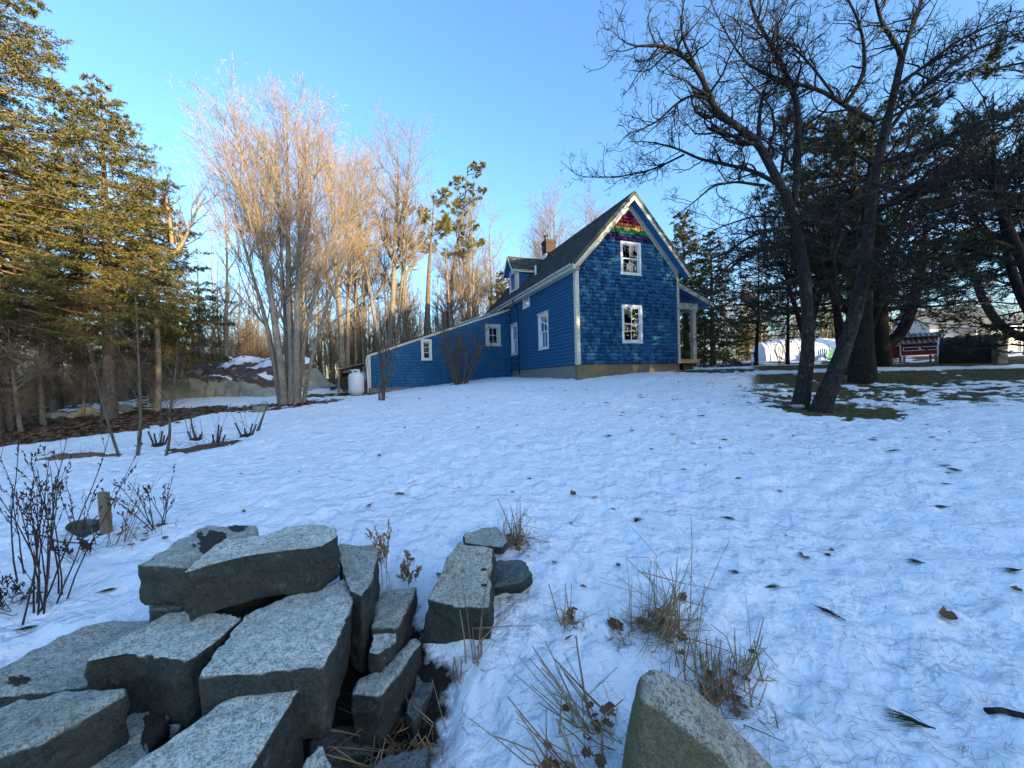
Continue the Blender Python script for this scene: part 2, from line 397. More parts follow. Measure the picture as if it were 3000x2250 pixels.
def along(px, d):
    """point on the land below a photo column, at a given distance"""
    x = (px - 1500) / FPX * d * 1.0; return Vector((x, d, g1(x, d)))

def _hash(ix, iy, s):
    h = (ix.astype(np.int64) * 374761393 + iy.astype(np.int64) * 668265263 + s * 1442695041) & 0x7fffffff
    h = ((h ^ (h >> 13)) * 1274126177) & 0x7fffffff
    return ((h ^ (h >> 16)) & 0xffff) / 65535.0
def vnoise(x, y, s=0):
    ix = np.floor(x); iy = np.floor(y); fx = x - ix; fy = y - iy
    fx = fx * fx * (3 - 2 * fx); fy = fy * fy * (3 - 2 * fy)
    a = _hash(ix, iy, s); b = _hash(ix + 1, iy, s); c = _hash(ix, iy + 1, s); d = _hash(ix + 1, iy + 1, s)
    return (a * (1 - fx) + b * fx) * (1 - fy) + (c * (1 - fx) + d * fx) * fy
def fbm(x, y, s=0, o=4):
    t = 0; a = 0.5; n = 0
    for i in range(o): t = t + a * vnoise(x * 2 ** i, y * 2 ** i, s + i); n += a; a *= 0.5
    return t / n
def sstep(a, b, x): t = np.clip((x - a) / (b - a), 0, 1); return t * t * (3 - 2 * t)
def poly_sd(x, y, poly):
    """signed distance, negative inside"""
    d = np.full(x.shape, 1e9); ins = np.zeros(x.shape, bool); n = len(poly)
    for i in range(n):
        ax, ay = poly[i]; bx, by = poly[(i + 1) % n]
        ex, ey = bx - ax, by - ay; wx, wy = x - ax, y - ay
        t = np.clip((wx * ex + wy * ey) / (ex * ex + ey * ey + 1e-12), 0, 1)
        d = np.minimum(d, np.hypot(wx - ex * t, wy - ey * t))
        c = ((ay <= y) & (by > y)) | ((by <= y) & (ay > y))
        xi = ax + (y - ay) / (by - ay + 1e-12) * (bx - ax)
        ins ^= c & (x < xi)
    return np.where(ins, -d, d)
def gp(px, py): p = on_ground(px, py); return (p.x, p.y)

# the drive: a brown rut running in from the left
DRIVE = [gp(-250, 1345), gp(0, 1312), gp(230, 1283), gp(390, 1262), gp(500, 1236), gp(600, 1216), gp(690, 1198), gp(640, 1188), gp(470, 1196), gp(330, 1212), gp(180, 1205), gp(80, 1195), gp(-60, 1200), gp(-250, 1215)]
FOREST = [gp(-250, 1215), gp(-60, 1200), gp(80, 1190), gp(200, 1185), gp(330, 1180), gp(430, 1166), (-14, 21.5), (-12.3, 24), (-9, 26), (-6, 34), (-40, 80), (-90, 60), (-90, 5)]
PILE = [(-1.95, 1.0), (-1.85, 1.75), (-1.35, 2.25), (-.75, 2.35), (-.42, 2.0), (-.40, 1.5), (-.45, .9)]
TRUNK_LITTER = on_ground(850, 1182)
def bare_mask(x, y):
    n = fbm(x * 0.9, y * 0.9, 3, 5); n2 = fbm(x * 3.1, y * 3.1, 9, 4); d = np.hypot(x, y)
    m = np.zeros(x.shape)
    sd = poly_sd(x, y, DRIVE) + (n - .5) * 1.3 + (n2 - .5) * 0.5
    m = np.maximum(m, sstep(0.12, -0.12, sd))
    sd = poly_sd(x, y, FOREST)
    m = np.maximum(m, sstep(0.46, 0.54, n * .5 + n2 * .5 + 0.10 - np.clip(sd, -1.5, 1.5) * 0.16) * (sd < 2))
    r = np.hypot((x - TRUNK_LITTER.x + .7) * .75, (y - TRUNK_LITTER.y) * 1.2)
    m = np.maximum(m, sstep(0.54, 0.62, n2 * .6 + n * .4 + 0.34 - r * 0.15))
    # bands of bare turf and leaves beyond the apple trees on the right
    q = x / np.maximum(y, 0.1); w = sstep(0.57, 0.68, q) * (y > 3)
    yy = y + (n - .5) * 2.2
    band = np.maximum(sstep(10.9, 11.9, yy) * sstep(15.2, 14.6, yy), sstep(16.6, 17.2, yy) * sstep(23.5, 21.5, yy))
    m = np.maximum(m, band * w * sstep(.30, .48, n2 + 0.18))
    near = sstep(6.2, 10.0, y) * sstep(12.6, 11.0, y) * sstep(0.45, 0.75, q)
    m = np.maximum(m, near * sstep(.43, .52, n2 * .6 + fbm(x * 7, y * 7, 71, 3) * .4))
    # earth at the porch foot, along the foundation and by the tank
    for cx, cy, rr in ((8.9, 17.6, 1.5), (10.2, 17.9, 1.2), (-8.2, 20.3, 1.2), (-9.8, 19.6, 1.0), (6.3, 8.0, .7), (7.0, 7.9, .6), (-6.9, 19.2, .35), (-3.0, 20.6, .45)):
        m = np.maximum(m, sstep(0.45, 0.6, n2 + .55 - np.hypot(x - cx, y - cy) / rr * .5))
    m = np.maximum(m, sstep(.25, -.1, poly_sd(x, y, PILE) + (n2 - .5) * .3))
    m = np.maximum(m, sstep(26, 34, d) * (y > 20) * sstep(.4, .55, n))
    m = np.maximum(m, sstep(0.55, 0.62, n * .5 + n2 * .5) * sstep(25, 30, d))
    return np.clip(m, 0, 1)
def turf_mask(x, y):   # green-brown grass on the right, leaf brown on the left
    return sstep(3, 6, x)
def relief(x, y, bare):
    d = np.hypot(x, y)
    f = sstep(40, 18, d)
    dim = fbm(x * 6.0, y * 6.0, 21, 3) - .5                       # melt dimples and old footprints
    soft = fbm(x * 0.55, y * 0.55, 31, 3) - .5
    h = soft * 0.10 * f + dim * 0.085 * f
    pits = vnoise(x * 5.5, y * 5.5, 41); h -= sstep(.72, .95, pits) * 0.03 * f
    fine = fbm(x * 14, y * 14, 51, 2) - .5; h += fine * 0.022 * sstep(9, 5, d)
    return h * (1 - .6 * bare) - 0.045 * bare
def gtop(x, y):
    x = np.atleast_1d(np.asarray(x, float)); y = np.atleast_1d(np.asarray(y, float))
    return gz(x, y) + relief(x, y, bare_mask(x, y))
def gt(x, y): return float(gtop(x, y)[0])

def build_ground():
    rr = np.concatenate([[0.0], np.geomspace(0.8, 24, 310), np.geomspace(24, 420, 60)[1:]])
    aa = np.concatenate([np.linspace(R(-63), R(63), 430), np.linspace(R(66), R(294), 70)[1:-1]])
    rg, ag = np.meshgrid(rr, aa, indexing='ij')
    x = (rg * np.sin(ag)).ravel(); y = (rg * np.cos(ag)).ravel()
    b = bare_mask(x, y); z = gz(x, y) + relief(x, y, b)
    n, k = rg.shape; I = np.arange(n * k).reshape(n, k); J = np.roll(I, -1, axis=1)
    q = np.stack([I[:-1], J[:-1], J[1:], I[1:]], -1).reshape(-1, 4)
    me = mesh('ground', np.stack([x, y, z], 1), [q], None, True)
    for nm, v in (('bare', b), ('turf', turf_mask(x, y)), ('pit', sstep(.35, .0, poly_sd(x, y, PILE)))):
        a = me.attributes.new(nm, 'FLOAT', 'POINT'); a.data.foreach_set('value', v.astype(np.float32))
    b = NB('snow_and_earth'); p = b.gpos()
    bare = b.attr('bare'); turf = b.attr('turf')
    edge = b.noise(11, 5, 0.6, vec=p); fac = b.ramp(b.math('ADD', bare, b.math('MULTIPLY', b.math('SUBTRACT', edge, .5), 1.1)), [(0.34, 0.0), (0.68, 1.0)])
    sn = b.noise(26, 6, 0.65, vec=p); big = b.noise(1.1, 4, vec=p)
    snow = b.mix(sn, (0.87, 0.89, 0.92), (0.94, 0.95, 0.96))
    dirt = b.ramp(b.noise(55, 4, 0.7, vec=b.scale(p, (1, 1, 1))), [(0.66, 0.0), (0.78, 1.0)])
    snow = b.mix(b.math('MULTIPLY', dirt, b.math('MULTIPLY', b.ramp(big, [(0.3, 0.25), (0.7, 1.0)]), b.math('ADD', 0.30, b.math('MULTIPLY', turf, 0.35)))), snow, (0.30, 0.28, 0.24))
    lf = b.voro(22, 'F1', 'Color', vec=p); lfv = b.t.nodes.new('ShaderNodeSeparateColor'); b.t.links.new(lf, lfv.inputs[0])
    leaves = b.ramp(lfv.outputs[0], [(0.0, (0.03, 0.016, 0.01)), (0.5, (0.085, 0.048, 0.026)), (1.0, (0.18, 0.10, 0.055))])
    earth = b.mix(b.noise(7, 6, 0.7, vec=p), (0.04, 0.026, 0.016), (0.11, 0.075, 0.045))
    brown = b.mix(0.6, earth, leaves)
    gr = b.noise(30, 5, 0.7, vec=b.scale(p, (1, .35, 1)))
    grass = b.ramp(gr, [(0.3, (0.035, 0.032, 0.012)), (0.55, (0.085, 0.075, 0.028)), (0.75, (0.19, 0.155, 0.075))])
    brown = b.mix(b.attr('pit'), brown, (0.016, 0.013, 0.010))  # shade in the gaps of the heap painted near-black over the soil
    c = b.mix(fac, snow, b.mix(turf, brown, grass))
    pit = b.ramp(b.noise(6.5, 3, 0.5, vec=p), [(0.30, 0.0), (0.55, 1.0)])
    h = b.math('ADD', b.math('MULTIPLY', sn, 0.35), b.math('ADD', b.math('MULTIPLY', b.noise(90, 3, vec=p), 0.12), b.math('MULTIPLY', pit, b.ramp(b.noise(0.8, 3, vec=p), [(0.35, 0.3), (0.65, 1.15)]))))
    b.bump(h, 0.7, 0.06)
    m = b.done(c, b.mix(fac, (.5, .5, .5), (.95, .95, .95)), 0.25)
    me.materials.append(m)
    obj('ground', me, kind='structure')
build_ground()
# ------------------------------------------------------------------ the blue house
YAW = R(20.2)
HC = at(1692, 1067.5, 16.0)
house = empty('shingled_house', (HC[0], HC[1], EYE), YAW, label='blue shingled gabled house with white trim, rainbow gable peak and low side wing', cat='house')
HM = house.matrix_basis.copy()
def hw(x, y, z): return HM @ Vector((x, y, z))
W, D, VW, WL = 5.4, 12.0, 7.95, 8.15
SL = 1.069
def ztop(x): return 4.69 + SL * ((x if x < 2.7 else 5.4 - x) + .35)
def zund(x): return ztop(x) - .22
class Fr:
    """a wall's own frame: s along it, z up, out towards the open air"""
    def __init__(s, o, sd, nd): s.o = Vector(o); s.s = Vector(sd); s.n = Vector(nd)
    def p(s, a, z, out): return s.o + s.s * a + s.n * out + Vector((0, 0, z))
    def box(s, mb, a0, a1, z0, z1, o0, o1):
        return mb.hexa([s.p(a0, z0, o1), s.p(a1, z0, o1), s.p(a1, z0, o0), s.p(a0, z0, o0), s.p(a0, z1, o1), s.p(a1, z1, o1), s.p(a1, z1, o0), s.p(a0, z1, o0)])
G = Fr((0, 0, 0), (1, 0, 0), (0, -1, 0))
S = Fr((0, 0, 0), (0, 1, 0), (-1, 0, 0))
WG = Fr((0, VW, 0), (1, 0, 0), (0, -1, 0))

# windows: outer casing rectangle, kind
WIN_G = [(2.22, 3.29, 4.49, 5.92, 'gable'), (2.22, 3.29, 1.52, 3.17, 'gable')]
WIN_S = [(2.62, 3.76, 1.50, 3.24, 'side'), (6.70, 7.78, 1.51, 3.30, 'side'), (4.82, 5.74, 3.93, 4.70, 'attic')]
WIN_W = [(-5.36, -4.77, 1.27, 2.42, 'triple'), (-1.60, -.65, 2.10, 3.38, 'quad')]
def hole(w):
    c = .10 if w[4] not in ('quad',) else .22
    return (w[0] + c, w[1] - c, w[2] + c, w[3] - c)
def wall_core(fr, a0, a1, zb, top, wins, name, mat, bps=()):
    """solid wall with real openings, cut into columns"""
    hs = [hole(w) for w in wins]
    cuts = sorted({a0, a1, *[h[0] for h in hs], *[h[1] for h in hs]})
    mb = MB()
    for a, b in zip(cuts, cuts[1:]):
        cm = (a + b) / 2; inner = sorted([(h[2], h[3]) for h in hs if h[0] <= cm <= h[1]])
        z = zb(a), zb(b)
        for h0, h1 in inner:
            mb.add([fr.p(a, z[0], 0), fr.p(b, z[1], 0), fr.p(b, h0, 0), fr.p(a, h0, 0)], [(0, 1, 2, 3)]); z = (h1, h1)
        pts = [(a, z[0]), (b, z[1]), (b, top(b))] + [(q, top(q)) for q in sorted(bps, reverse=True) if a < q < b] + [(a, top(a))]
        mb.add([fr.p(q, w, 0) for q, w in pts], [tuple(range(len(pts)))])
    return mb.build(name, mat, house)
wall_mat = m_paint('blue_wall_paint', (0.018, 0.08, 0.18), 0.2)
gable_wall = wall_core(G, 0, W, lambda s: .585, zund, WIN_G, 'gable_wall', wall_mat, (2.7,))
side_wall = wall_core(S, 0, D, lambda s: .585, lambda s: 4.70, WIN_S, 'side_wall', wall_mat)
wtop = lambda x: 4.30 + .347 * x
wing_wall = wall_core(WG, -WL, 0, lambda s: -.22 if s < -6 else -.22 + (s + 6) * .07, wtop, WIN_W, 'wing_wall', wall_mat)
mb = MB()
mb.add([(W, 0, .5), (W, D, .5), (W, D, 4.8), (W, 0, 4.8)], [(0, 1, 2, 3)])
mb.add([(0, D, .5), (W, D, .5), (W, D, 4.8), (2.7, D, 7.7), (0, D, 4.8)], [(4, 3, 2, 1, 0)])
mb.build('rear_wall', wall_mat, house)
mb = MB()
mb.add([(-WL, VW, -.3), (-WL, VW + 4, -.3), (-WL, VW + 4, wtop(-WL)), (-WL, VW, wtop(-WL))], [(0, 1, 2, 3)])
mb.add([(-WL, VW + 4, -.3), (0, VW + 4, -.3), (0, VW + 4, wtop(0)), (-WL, VW + 4, wtop(-WL))], [(0, 1, 2, 3)])
mb.build('wing_end_wall', wall_mat, house)
MB().box(.3, 5.1, .35, D - .3, .40, .56).build('floor', M['dark_room'], house)
MB().box(-WL + .3, -.3, VW + .3, VW + 3.8, -.5, -.2).build('wing_floor', M['dark_room'], house)
mb = MB(); mb.box(.02, 5.38, 2.6, 2.65, .56, 4.6); mb.box(.3, 5.1, .3, D - .3, 3.5, 3.56); mb.box(2.0, 2.05, 2.7, D - .3, .56, 3.5)
mb.build('inner_partition', M['dark_room'], house)
# foundations
MB().box(.02, W - .02, .025, .30, -1.2, .575).build('foundation', M['concrete_tan'], house)
MB().box(.025, .30, .31, VW - .02, -1.2, .57).build('foundation', M['concrete'], house)
MB().box(W - .3, W - .02, .31, D, -1.2, .57).build('foundation', M['concrete'], house)
MB().box(-WL + .03, .0, VW + .03, VW + .3, -1.6, -.20).build('wing_foundation', M['concrete'], house)

# shingles
def shingle_cells(fr, a_rng, zb, ztopf, wins, seed, course=.157, wmin=.09, wmax=.24):
    """(a0,a1,z0,z1) of every shingle on a wall"""
    rg = random.Random(seed); out = []
    k = 0
    while True:
        z0 = zb + k * course; z1 = z0 + course; zm = z0 + course * .5
        lo, hi = a_rng(zm)
        if z1 > ztopf or hi - lo < .05: break
        a = lo - rg.random() * .1
        zj = lambda: rg.uniform(-.0015, .0015)
        while a < hi:
            w = rg.uniform(wmin, wmax); b = min(a + w, hi); aa = max(a, lo)
            parts = [(aa, b)]
            q0, q1 = z0, z1
            for (w0, w1, v0, v1, _) in wins:
                w0, w1, v0, v1 = w0 + .04, w1 - .04, v0 + .04, v1 - .04
                if v1 <= z0 or v0 >= z1: continue
                nxt = []
                for (s, t) in parts:
                    if t <= w0 or s >= w1: nxt.append((s, t)); continue
                    if s < w0: nxt.append((s, w0))
                    if t > w1: nxt.append((w1, t))
                    ms, mt = max(s, w0), min(t, w1)
                    if v0 > z0 + .02: out.append((ms, mt, z0, v0))
                    if v1 < z1 - .02: out.append((ms, mt, v1, z1))
                parts = nxt
            for s, t in parts:
                if t - s > .012: out.append((s, t, z0 + zj(), z1))
            a = b + .0001
        k += 1
    return out
def wedge(fr, c, rg):
    s0, s1, z0, z1 = c; g = .0008; t = .036 + rg.random() * .002
    zt = z1 + .012
    a0, a1 = s0 + g, s1 - g
    return [fr.p(a0, z0, .001), fr.p(a1, z0, .001), fr.p(a1, z0, t), fr.p(a0, z0, t), fr.p(a0, zt, .001), fr.p(a1, zt, .001), fr.p(a1, zt, .005), fr.p(a0, zt, .005)]
WF = [(3, 2, 1, 0), (4, 5, 6, 7), (0, 1, 5, 4), (1, 2, 6, 5), (2, 3, 7, 6), (3, 0, 4, 7)]
def joined(fr, cells, name, mats, parent, pick=lambda c: 0, seed=1):
    rg = random.Random(seed); V = []; mi = []
    for c in cells: V += [tuple(p) for p in wedge(fr, c, rg)]; mi += [pick(c)] * 6
    n = len(cells); F = (np.arange(n)[:, None, None] * 8 + np.array(WF)[None]).reshape(-1, 4)
    return obj(name, mesh(name, V, [F], mats, midx=mi), parent, kind='stuff')
def gab_rng(z):
    if z < 4.86: return (0.12, W - .12)
    x = (z + .22 - 4.69) / SL - .35 + .10
    return (x, W - x)
GM = [M['blue'], M['purple_s'], M['green_s'], M['yellow_s'], M['orange_s'], M['red_s'], M['indigo_s']]
def gpick(c):
    z = (c[2] + c[3]) / 2
    for lim, i in ((5.94, 0), (6.25, 1), (6.41, 2), (6.57, 3), (6.73, 4), (6.96, 5)):
        if z < lim: return i
    return 6
gcells = shingle_cells(G, gab_rng, .60, 7.6, WIN_G, 3)
wpos = lambda c: hw((c[0] + c[1]) / 2, 0, (c[2] + c[3]) / 2)
key = lambda c: -(c[1] - c[0]) * (c[3] - c[2]) / ((wpos(c) - Vector((0, 0, EYE))).length ** 2)
gcells.sort(key=key)
unit = {}
def unit_shingle(mi):
    if mi not in unit:
        unit[mi] = mesh('shingle', [(0, -.001, 0), (1, -.001, 0), (1, -.037, 0), (0, -.037, 0), (0, -.001, 1.08), (1, -.001, 1.08), (1, -.005, 1.08), (0, -.005, 1.08)], [np.array(WF)[:, ::-1]], GM[mi])
    return unit[mi]
for c in gcells[:300]:
    o = obj('shingle', unit_shingle(gpick(c)), gable_wall, loc=(c[0] + .0008, random.uniform(-.001, .0005), c[2]))
    o.scale = (c[1] - c[0] - .0016, random.uniform(.97, 1.06), c[3] - c[2])
joined(G, gcells[300:], 'shingles', GM, gable_wall, gpick)
scells = shingle_cells(S, lambda z: (.12, D if z > 4.3 else VW - .01), .60, 4.75, WIN_S, 5)
joined(S, scells, 'shingles', [M['blue']], side_wall)
def wing_rng(z):
    lo = -WL + .12
    if z > wtop(-WL) - .1: lo = max(lo, (z + .1 - 4.30) / .347 + .02)
    return (lo, 0)
wcells = shingle_cells(WG, wing_rng, -.20, 4.2, WIN_W, 8, course=.165)
joined(WG, wcells, 'shingles', [M['blue']], wing_wall)

# trim: corner boards, rakes, friezes, soffits
def part(name, mat, parent=house, bevel=0, **kw):
    def f(fn):
        mb = MB(); fn(mb); return mb.build(name, mat, parent, bevel=bevel, **kw)
    return f
for x0, x1 in ((0, .135), (W - .135, W)):
    MB().box(x0, x1, -.045, 0, .58, 4.95).build('corner_board', M['cream'], house, bevel=.004)
MB().box(-.045, 0, -.044, .125, .58, 4.62).build('corner_board', M['cream'], house, bevel=.004)
MB().box(-WL - .03, -WL + .12, VW - .035, VW + .03, -.24, wtop(-WL)).build('corner_board', M['cream'], house, bevel=.004)
OV = .42
def rake(sgn, y0, y1, x0, x1, dz0, dz1, name, mat):
    f = (lambda x: x) if sgn < 0 else (lambda x: W - x)
    pts = [(f(x0), y0, ztop(x0) + dz0), (f(x1), y0, ztop(x1) + dz0), (f(x1), y0, ztop(x1) + dz1), (f(x0), y0, ztop(x0) + dz1)]
    mb = MB(); mb.prism([Vector(p) for p in pts], (0, y1 - y0, 0)); return mb.build(name, mat, house, bevel=.004)
for sg in (-1, 1):
    rake(sg, -OV - .03, -OV, -.36, 2.7, -.30, -.02, 'rake_board', M['cream'])
    rake(sg, -OV - .012, -OV - .002, -.30, 2.7, -.36, -.30, 'rake_moulding', M['cream'])
    rake(sg, -.045, -.001, .0, 2.7, -.60, -.245, 'frieze_board', M['cream'])
    rake(sg, -OV, -.0, -.30, 2.7, -.235, -.215, 'soffit', M['blue_paint'])
# eave returns, fascia, soffit and gutter on the visible side
MB().box(-.33, -.30, -OV, D + .3, 4.44, 4.66).build('fascia', M['cream'], house)
MB().box(-.30, -.001, -OV + .02, D + .3, 4.43, 4.455).build('soffit', M['cream'], house)
mb = MB(); V = []; n = 9
gx, gzz, gr = -.395, 4.62, .062
for y in (-OV + .02, D + .35):
    for r_ in (gr, gr - .006):
        for j in range(n): a = math.pi + math.pi * j / (n - 1); V.append((gx + r_ * math.cos(a), y, gzz + r_ * math.sin(a)))
F = []
for j in range(n - 1): F += [(j, j + 1, 2 * n + j + 1, 2 * n + j), (n + j + 1, n + j, 3 * n + j, 3 * n + j + 1)]
F += [(0, 2 * n, 3 * n, n), (n - 1, 2 * n - 1, 4 * n - 1, 3 * n - 1)]
F += [(j, n + j, n + j + 1, j + 1) for j in range(n - 1)]
mb.add(V, F); gut = mb.build('gutter', M['gutter'], house, smooth=False)
for i in range(14):
    y = .1 + i * .86
    mb = MB(); mb.tube([(gx + (gr + .006) * math.cos(math.pi + math.pi * j / 8), y, gzz + (gr + .006) * math.sin(math.pi + math.pi * j / 8)) for j in range(9)], .007, 4)
    mb.build('strap', M['steel'], gut)
dp = MB(); dp.tube([(gx, 6.45, 4.56), (gx + .02, 6.45, 4.46), (-.16, 6.50, 4.22), (-.07, 6.52, 4.10), (-.07, 6.52, 3.0), (-.07, 6.52, .35)], .04, 8)
dp.build('downspout', M['blue_dark'], house, smooth=True)
dp = MB(); dp.tube([(-WL - .06, VW - .02, 1.42), (-WL - .10, VW - .08, 1.25), (-WL - .07, VW - .08, .9), (-WL - .05, VW - .08, -.48), (-WL - .12, VW - .16, -.58)], .035, 8)
dp.build('downspout', M['white'], house, smooth=True)

# roofs: a slab and real courses of shingle tabs on it
def shingle_roof(p0, p1, p2, p3, name, thick=.13, tab=.30, course=.14, seed=1, parent=house):
    """p0-p1 eave, p3-p2 ridge"""
    p0, p1, p2, p3 = map(Vector, (p0, p1, p2, p3)); nrm = (p1 - p0).cross(p3 - p0).normalized()
    if nrm.z < 0: nrm = -nrm
    mb = MB(); mb.hexa([p - nrm * thick for p in (p0, p1, p2, p3)] + [p - nrm * .012 for p in (p0, p1, p2, p3)])
    sl = mb.build(name, M['roof'], parent)
    L = (p3 - p0).length; k = max(1, int(L / course)); rg = random.Random(seed); V = []
    for i in range(k):
        t0, t1 = i / k, (i + 1) / k + .12 / k
        t1 = min(t1, 1.0)
        w = (p1 - p0).length; a = -rg.random() * tab
        while a < w:
            b = a + tab * rg.uniform(.85, 1.15); s0, s1 = max(a, 0) / w, min(b, w) / w; a = b
            if s1 - s0 < .003: continue
            q = lambda s, t: (p0.lerp(p1, s)).lerp(p3.lerp(p2, s), t)
            s0 += .003 / w; s1 -= .003 / w; h = .010 + rg.random() * .005; tj = rg.uniform(0, .03) / k
            V += [q(s0, t0 - tj) - nrm * .013, q(s1, t0 - tj) - nrm * .013, q(s1, t1) - nrm * .013, q(s0, t1) - nrm * .013,
                  q(s0, t0 - tj) + nrm * h, q(s1, t0 - tj) + nrm * h, q(s1, t1) - nrm * .002, q(s0, t1) - nrm * .002]
    n = len(V) // 8; F = (np.arange(n)[:, None, None] * 8 + np.array(WF)[None]).reshape(-1, 4)
    obj('shingles', mesh('shingles', [tuple(p) for p in V], [F], M['roof']), sl, kind='stuff')
    return sl
y0, y1 = -OV - .05, D + .42
roof_left = shingle_roof((-.38, y0, ztop(-.38)), (-.38, y1, ztop(-.38)), (2.7, y1, ztop(2.7)), (2.7, y0, ztop(2.7)), 'roof', seed=1)
shingle_roof((W + .38, y1, ztop(-.38)), (W + .38, y0, ztop(-.38)), (2.7, y0, ztop(2.7)), (2.7, y1, ztop(2.7)), 'roof', seed=2, tab=.6, course=.3)
wt = lambda x: wtop(x) + .135
wing_roof = shingle_roof((-WL - .12, VW - .10, wt(-WL - .12)), (-WL - .12, VW + 4.2, wt(-WL - .12)), (0, VW + 4.2, wt(0)), (0, VW - .10, wt(0)), 'wing_roof', thick=.05, seed=4, tab=.5, course=.2)
mb = MB(); mb.prism([Vector(p) for p in ((-WL - .08, VW - .075, wt(-WL) - .20), (0, VW - .075, wt(0) - .20), (0, VW - .075, wt(0) - .045), (-WL - .08, VW - .075, wt(-WL) - .055))], (0, .07, 0))
mb.build('wing_fascia', M['cream'], house, bevel=.004)
mb = MB(); mb.add([(0, VW + .2, 4.7), (0, VW + 4.2, 4.7), (0, VW + 4.2, 4.2), (0, VW + .2, 4.2)], [(0, 1, 2, 3)])
# lower rear roof seen over the wing
shingle_roof((-1.9, D + .6, 3.55), (-1.9, D + 5, 3.55), (.6, D + 5, 5.3), (.6, D + .6, 5.3), 'rear_roof', seed=6, tab=.6, course=.3)
mb = MB(); mb.prism([Vector(p) for p in ((-1.75, D + .7, 0), (.7, D + .7, 0), (.6, D + .7, 5.1), (-1.75, D + .7, 3.5))], (0, 4.0, 0)); mb.build('rear_addition', wall_mat, house)
# snow lying on the wing roof
def snow_patch(parent, f, a0, a1, b0, b1, h, seed, name='roof_snow'):
    n = 26; k = 12; V = []; 
    s, t = np.meshgrid(np.linspace(0, 1, n), np.linspace(0, 1, k), indexing='ij')
    nz = fbm(s * 5 + seed, t * 3 + seed, seed, 3); ed = np.minimum(np.minimum(s, 1 - s) * 3.2, np.minimum(t, 1 - t) * 3) + (nz - .5) * .7
    hh = sstep(.02, .5, ed) * h * (0.7 + nz * .6) - .03
    for i in range(n):
        for j in range(k):
            p = f(a0 + (a1 - a0) * s[i, j], b0 + (b1 - b0) * t[i, j]); V.append((p[0], p[1], p[2] + hh[i, j]))
    I = np.arange(n * k).reshape(n, k); q = np.stack([I[:-1, :-1], I[1:, :-1], I[1:, 1:], I[:-1, 1:]], -1).reshape(-1, 4)
    return obj(name, mesh(name, V, [q], M['snow'], True), parent)
snow_patch(house, lambda a, b: (a, b, wt(a) + .005), -3.6, -.6, VW + .0, VW + 2.2, .10, 3)
snow_patch(house, lambda a, b: (a, b, wt(a) + .005), -5.4, -3.4, VW + .1, VW + 1.0, .05, 5)

# windows
def window(fr, w, name='window'):
    a0, a1, z0, z1, kind = w; c = .105 if kind != 'quad' else .20
    mat = M['white'] if kind != 'quad' else M['cream']
    mb = MB()
    fr.box(mb, a0, a0 + c, z0, z1, -.05, .052); fr.box(mb, a1 - c, a1, z0, z1, -.05, .052)
    fr.box(mb, a0 + c, a1 - c, z1 - c, z1, -.05, .050); fr.box(mb, a0 + c, a1 - c, z0, z0 + c * .8, -.05, .050)
    win = mb.build(name, mat, house, bevel=.004)
    def sub(nm, m, *boxes, bev=.002):
        mb = MB()
        for b in boxes: fr.box(mb, *b)
        return mb.build(nm, m, win, bevel=bev)
    sub('sill', mat, (a0 - .02, a1 + .02, z0 - .035, z0 + .012, .0, .075))
    if kind == 'side': sub('cap', M['cream'], (a0 - .05, a1 + .05, z1 - .004, z1 + .06, .0, .095))
    i0, i1, j0, j1 = a0 + c, a1 - c, z0 + c * .8, z1 - c
    f = .045
    if kind in ('gable', 'side'):
        zm = (j0 + j1) / 2; am = (i0 + i1) / 2; rows = []
        for (q0, q1, out) in ((zm - .02, j1, -.005), (j0, zm + .02, -.038)):
            sub('sash', M['sash'], (i0, i0 + f, q0, q1, out - .03, out), (i1 - f, i1, q0, q1, out - .03, out),
                (i0 + f, i1 - f, q1 - f, q1, out - .03, out - .001), (i0 + f, i1 - f, q0, q0 + f, out - .03, out - .001))
            sub('muntin', M['sash'], (am - .012, am + .012, q0 + f, q1 - f, out - .026, out - .003))
            for b0, b1 in ((i0 + f, am - .012), (am + .012, i1 - f)):
                sub('pane', M['glass'], (b0, b1, q0 + f, q1 - f, out - .018, out - .014), bev=0)
    else:
        sub('sash', M['sash'], (i0, i0 + f, j0, j1, -.04, -.008), (i1 - f, i1, j0, j1, -.04, -.008),
            (i0 + f, i1 - f, j1 - f, j1, -.04, -.009), (i0 + f, i1 - f, j0, j0 + f, -.04, -.009))
        zs = [j0 + f + (j1 - j0 - 2 * f) * k / (3 if kind == 'triple' else 2) for k in range(4 if kind == 'triple' else 3)]
        as_ = [i0 + f, i1 - f] if kind == 'triple' else [i0 + f, (i0 + i1) / 2, i1 - f]
        for z in zs[1:-1]: sub('muntin', M['sash'], (i0 + f, i1 - f, z - .012, z + .012, -.035, -.010))
        for a in as_[1:-1]: sub('muntin', M['sash'], (a - .012, a + .012, j0 + f, j1 - f, -.034, -.011))
        for z, zz in zip(zs, zs[1:]):
            for a, b in zip(as_, as_[1:]): sub('pane', M['glass'], (a + .012, b - .012, z + .012, zz - .012, -.026, -.022), bev=0)
    return win, (i0, i1, j0, j1)
def curtain(fr, win, a0, a1, z0, z1, out=-.075, gather=0.0):
    n = 30; V = []
    for i in range(n + 1):
        s = a0 + (a1 - a0) * i / n; d = out + .018 * math.sin(i * 1.9) + .01 * math.sin(i * .7)
        V += [fr.p(s, z0, d), fr.p(s, z1, d)]
    F = [(2 * i, 2 * i + 2, 2 * i + 3, 2 * i + 1) for i in range(n)]
    me = bpy.data.meshes.new('curtain'); me.from_pydata([tuple(v) for v in V], [], F); me.materials.append(M['curtain'])
    me.polygons.foreach_set('use_smooth', [True] * n); obj('curtain', me, win)
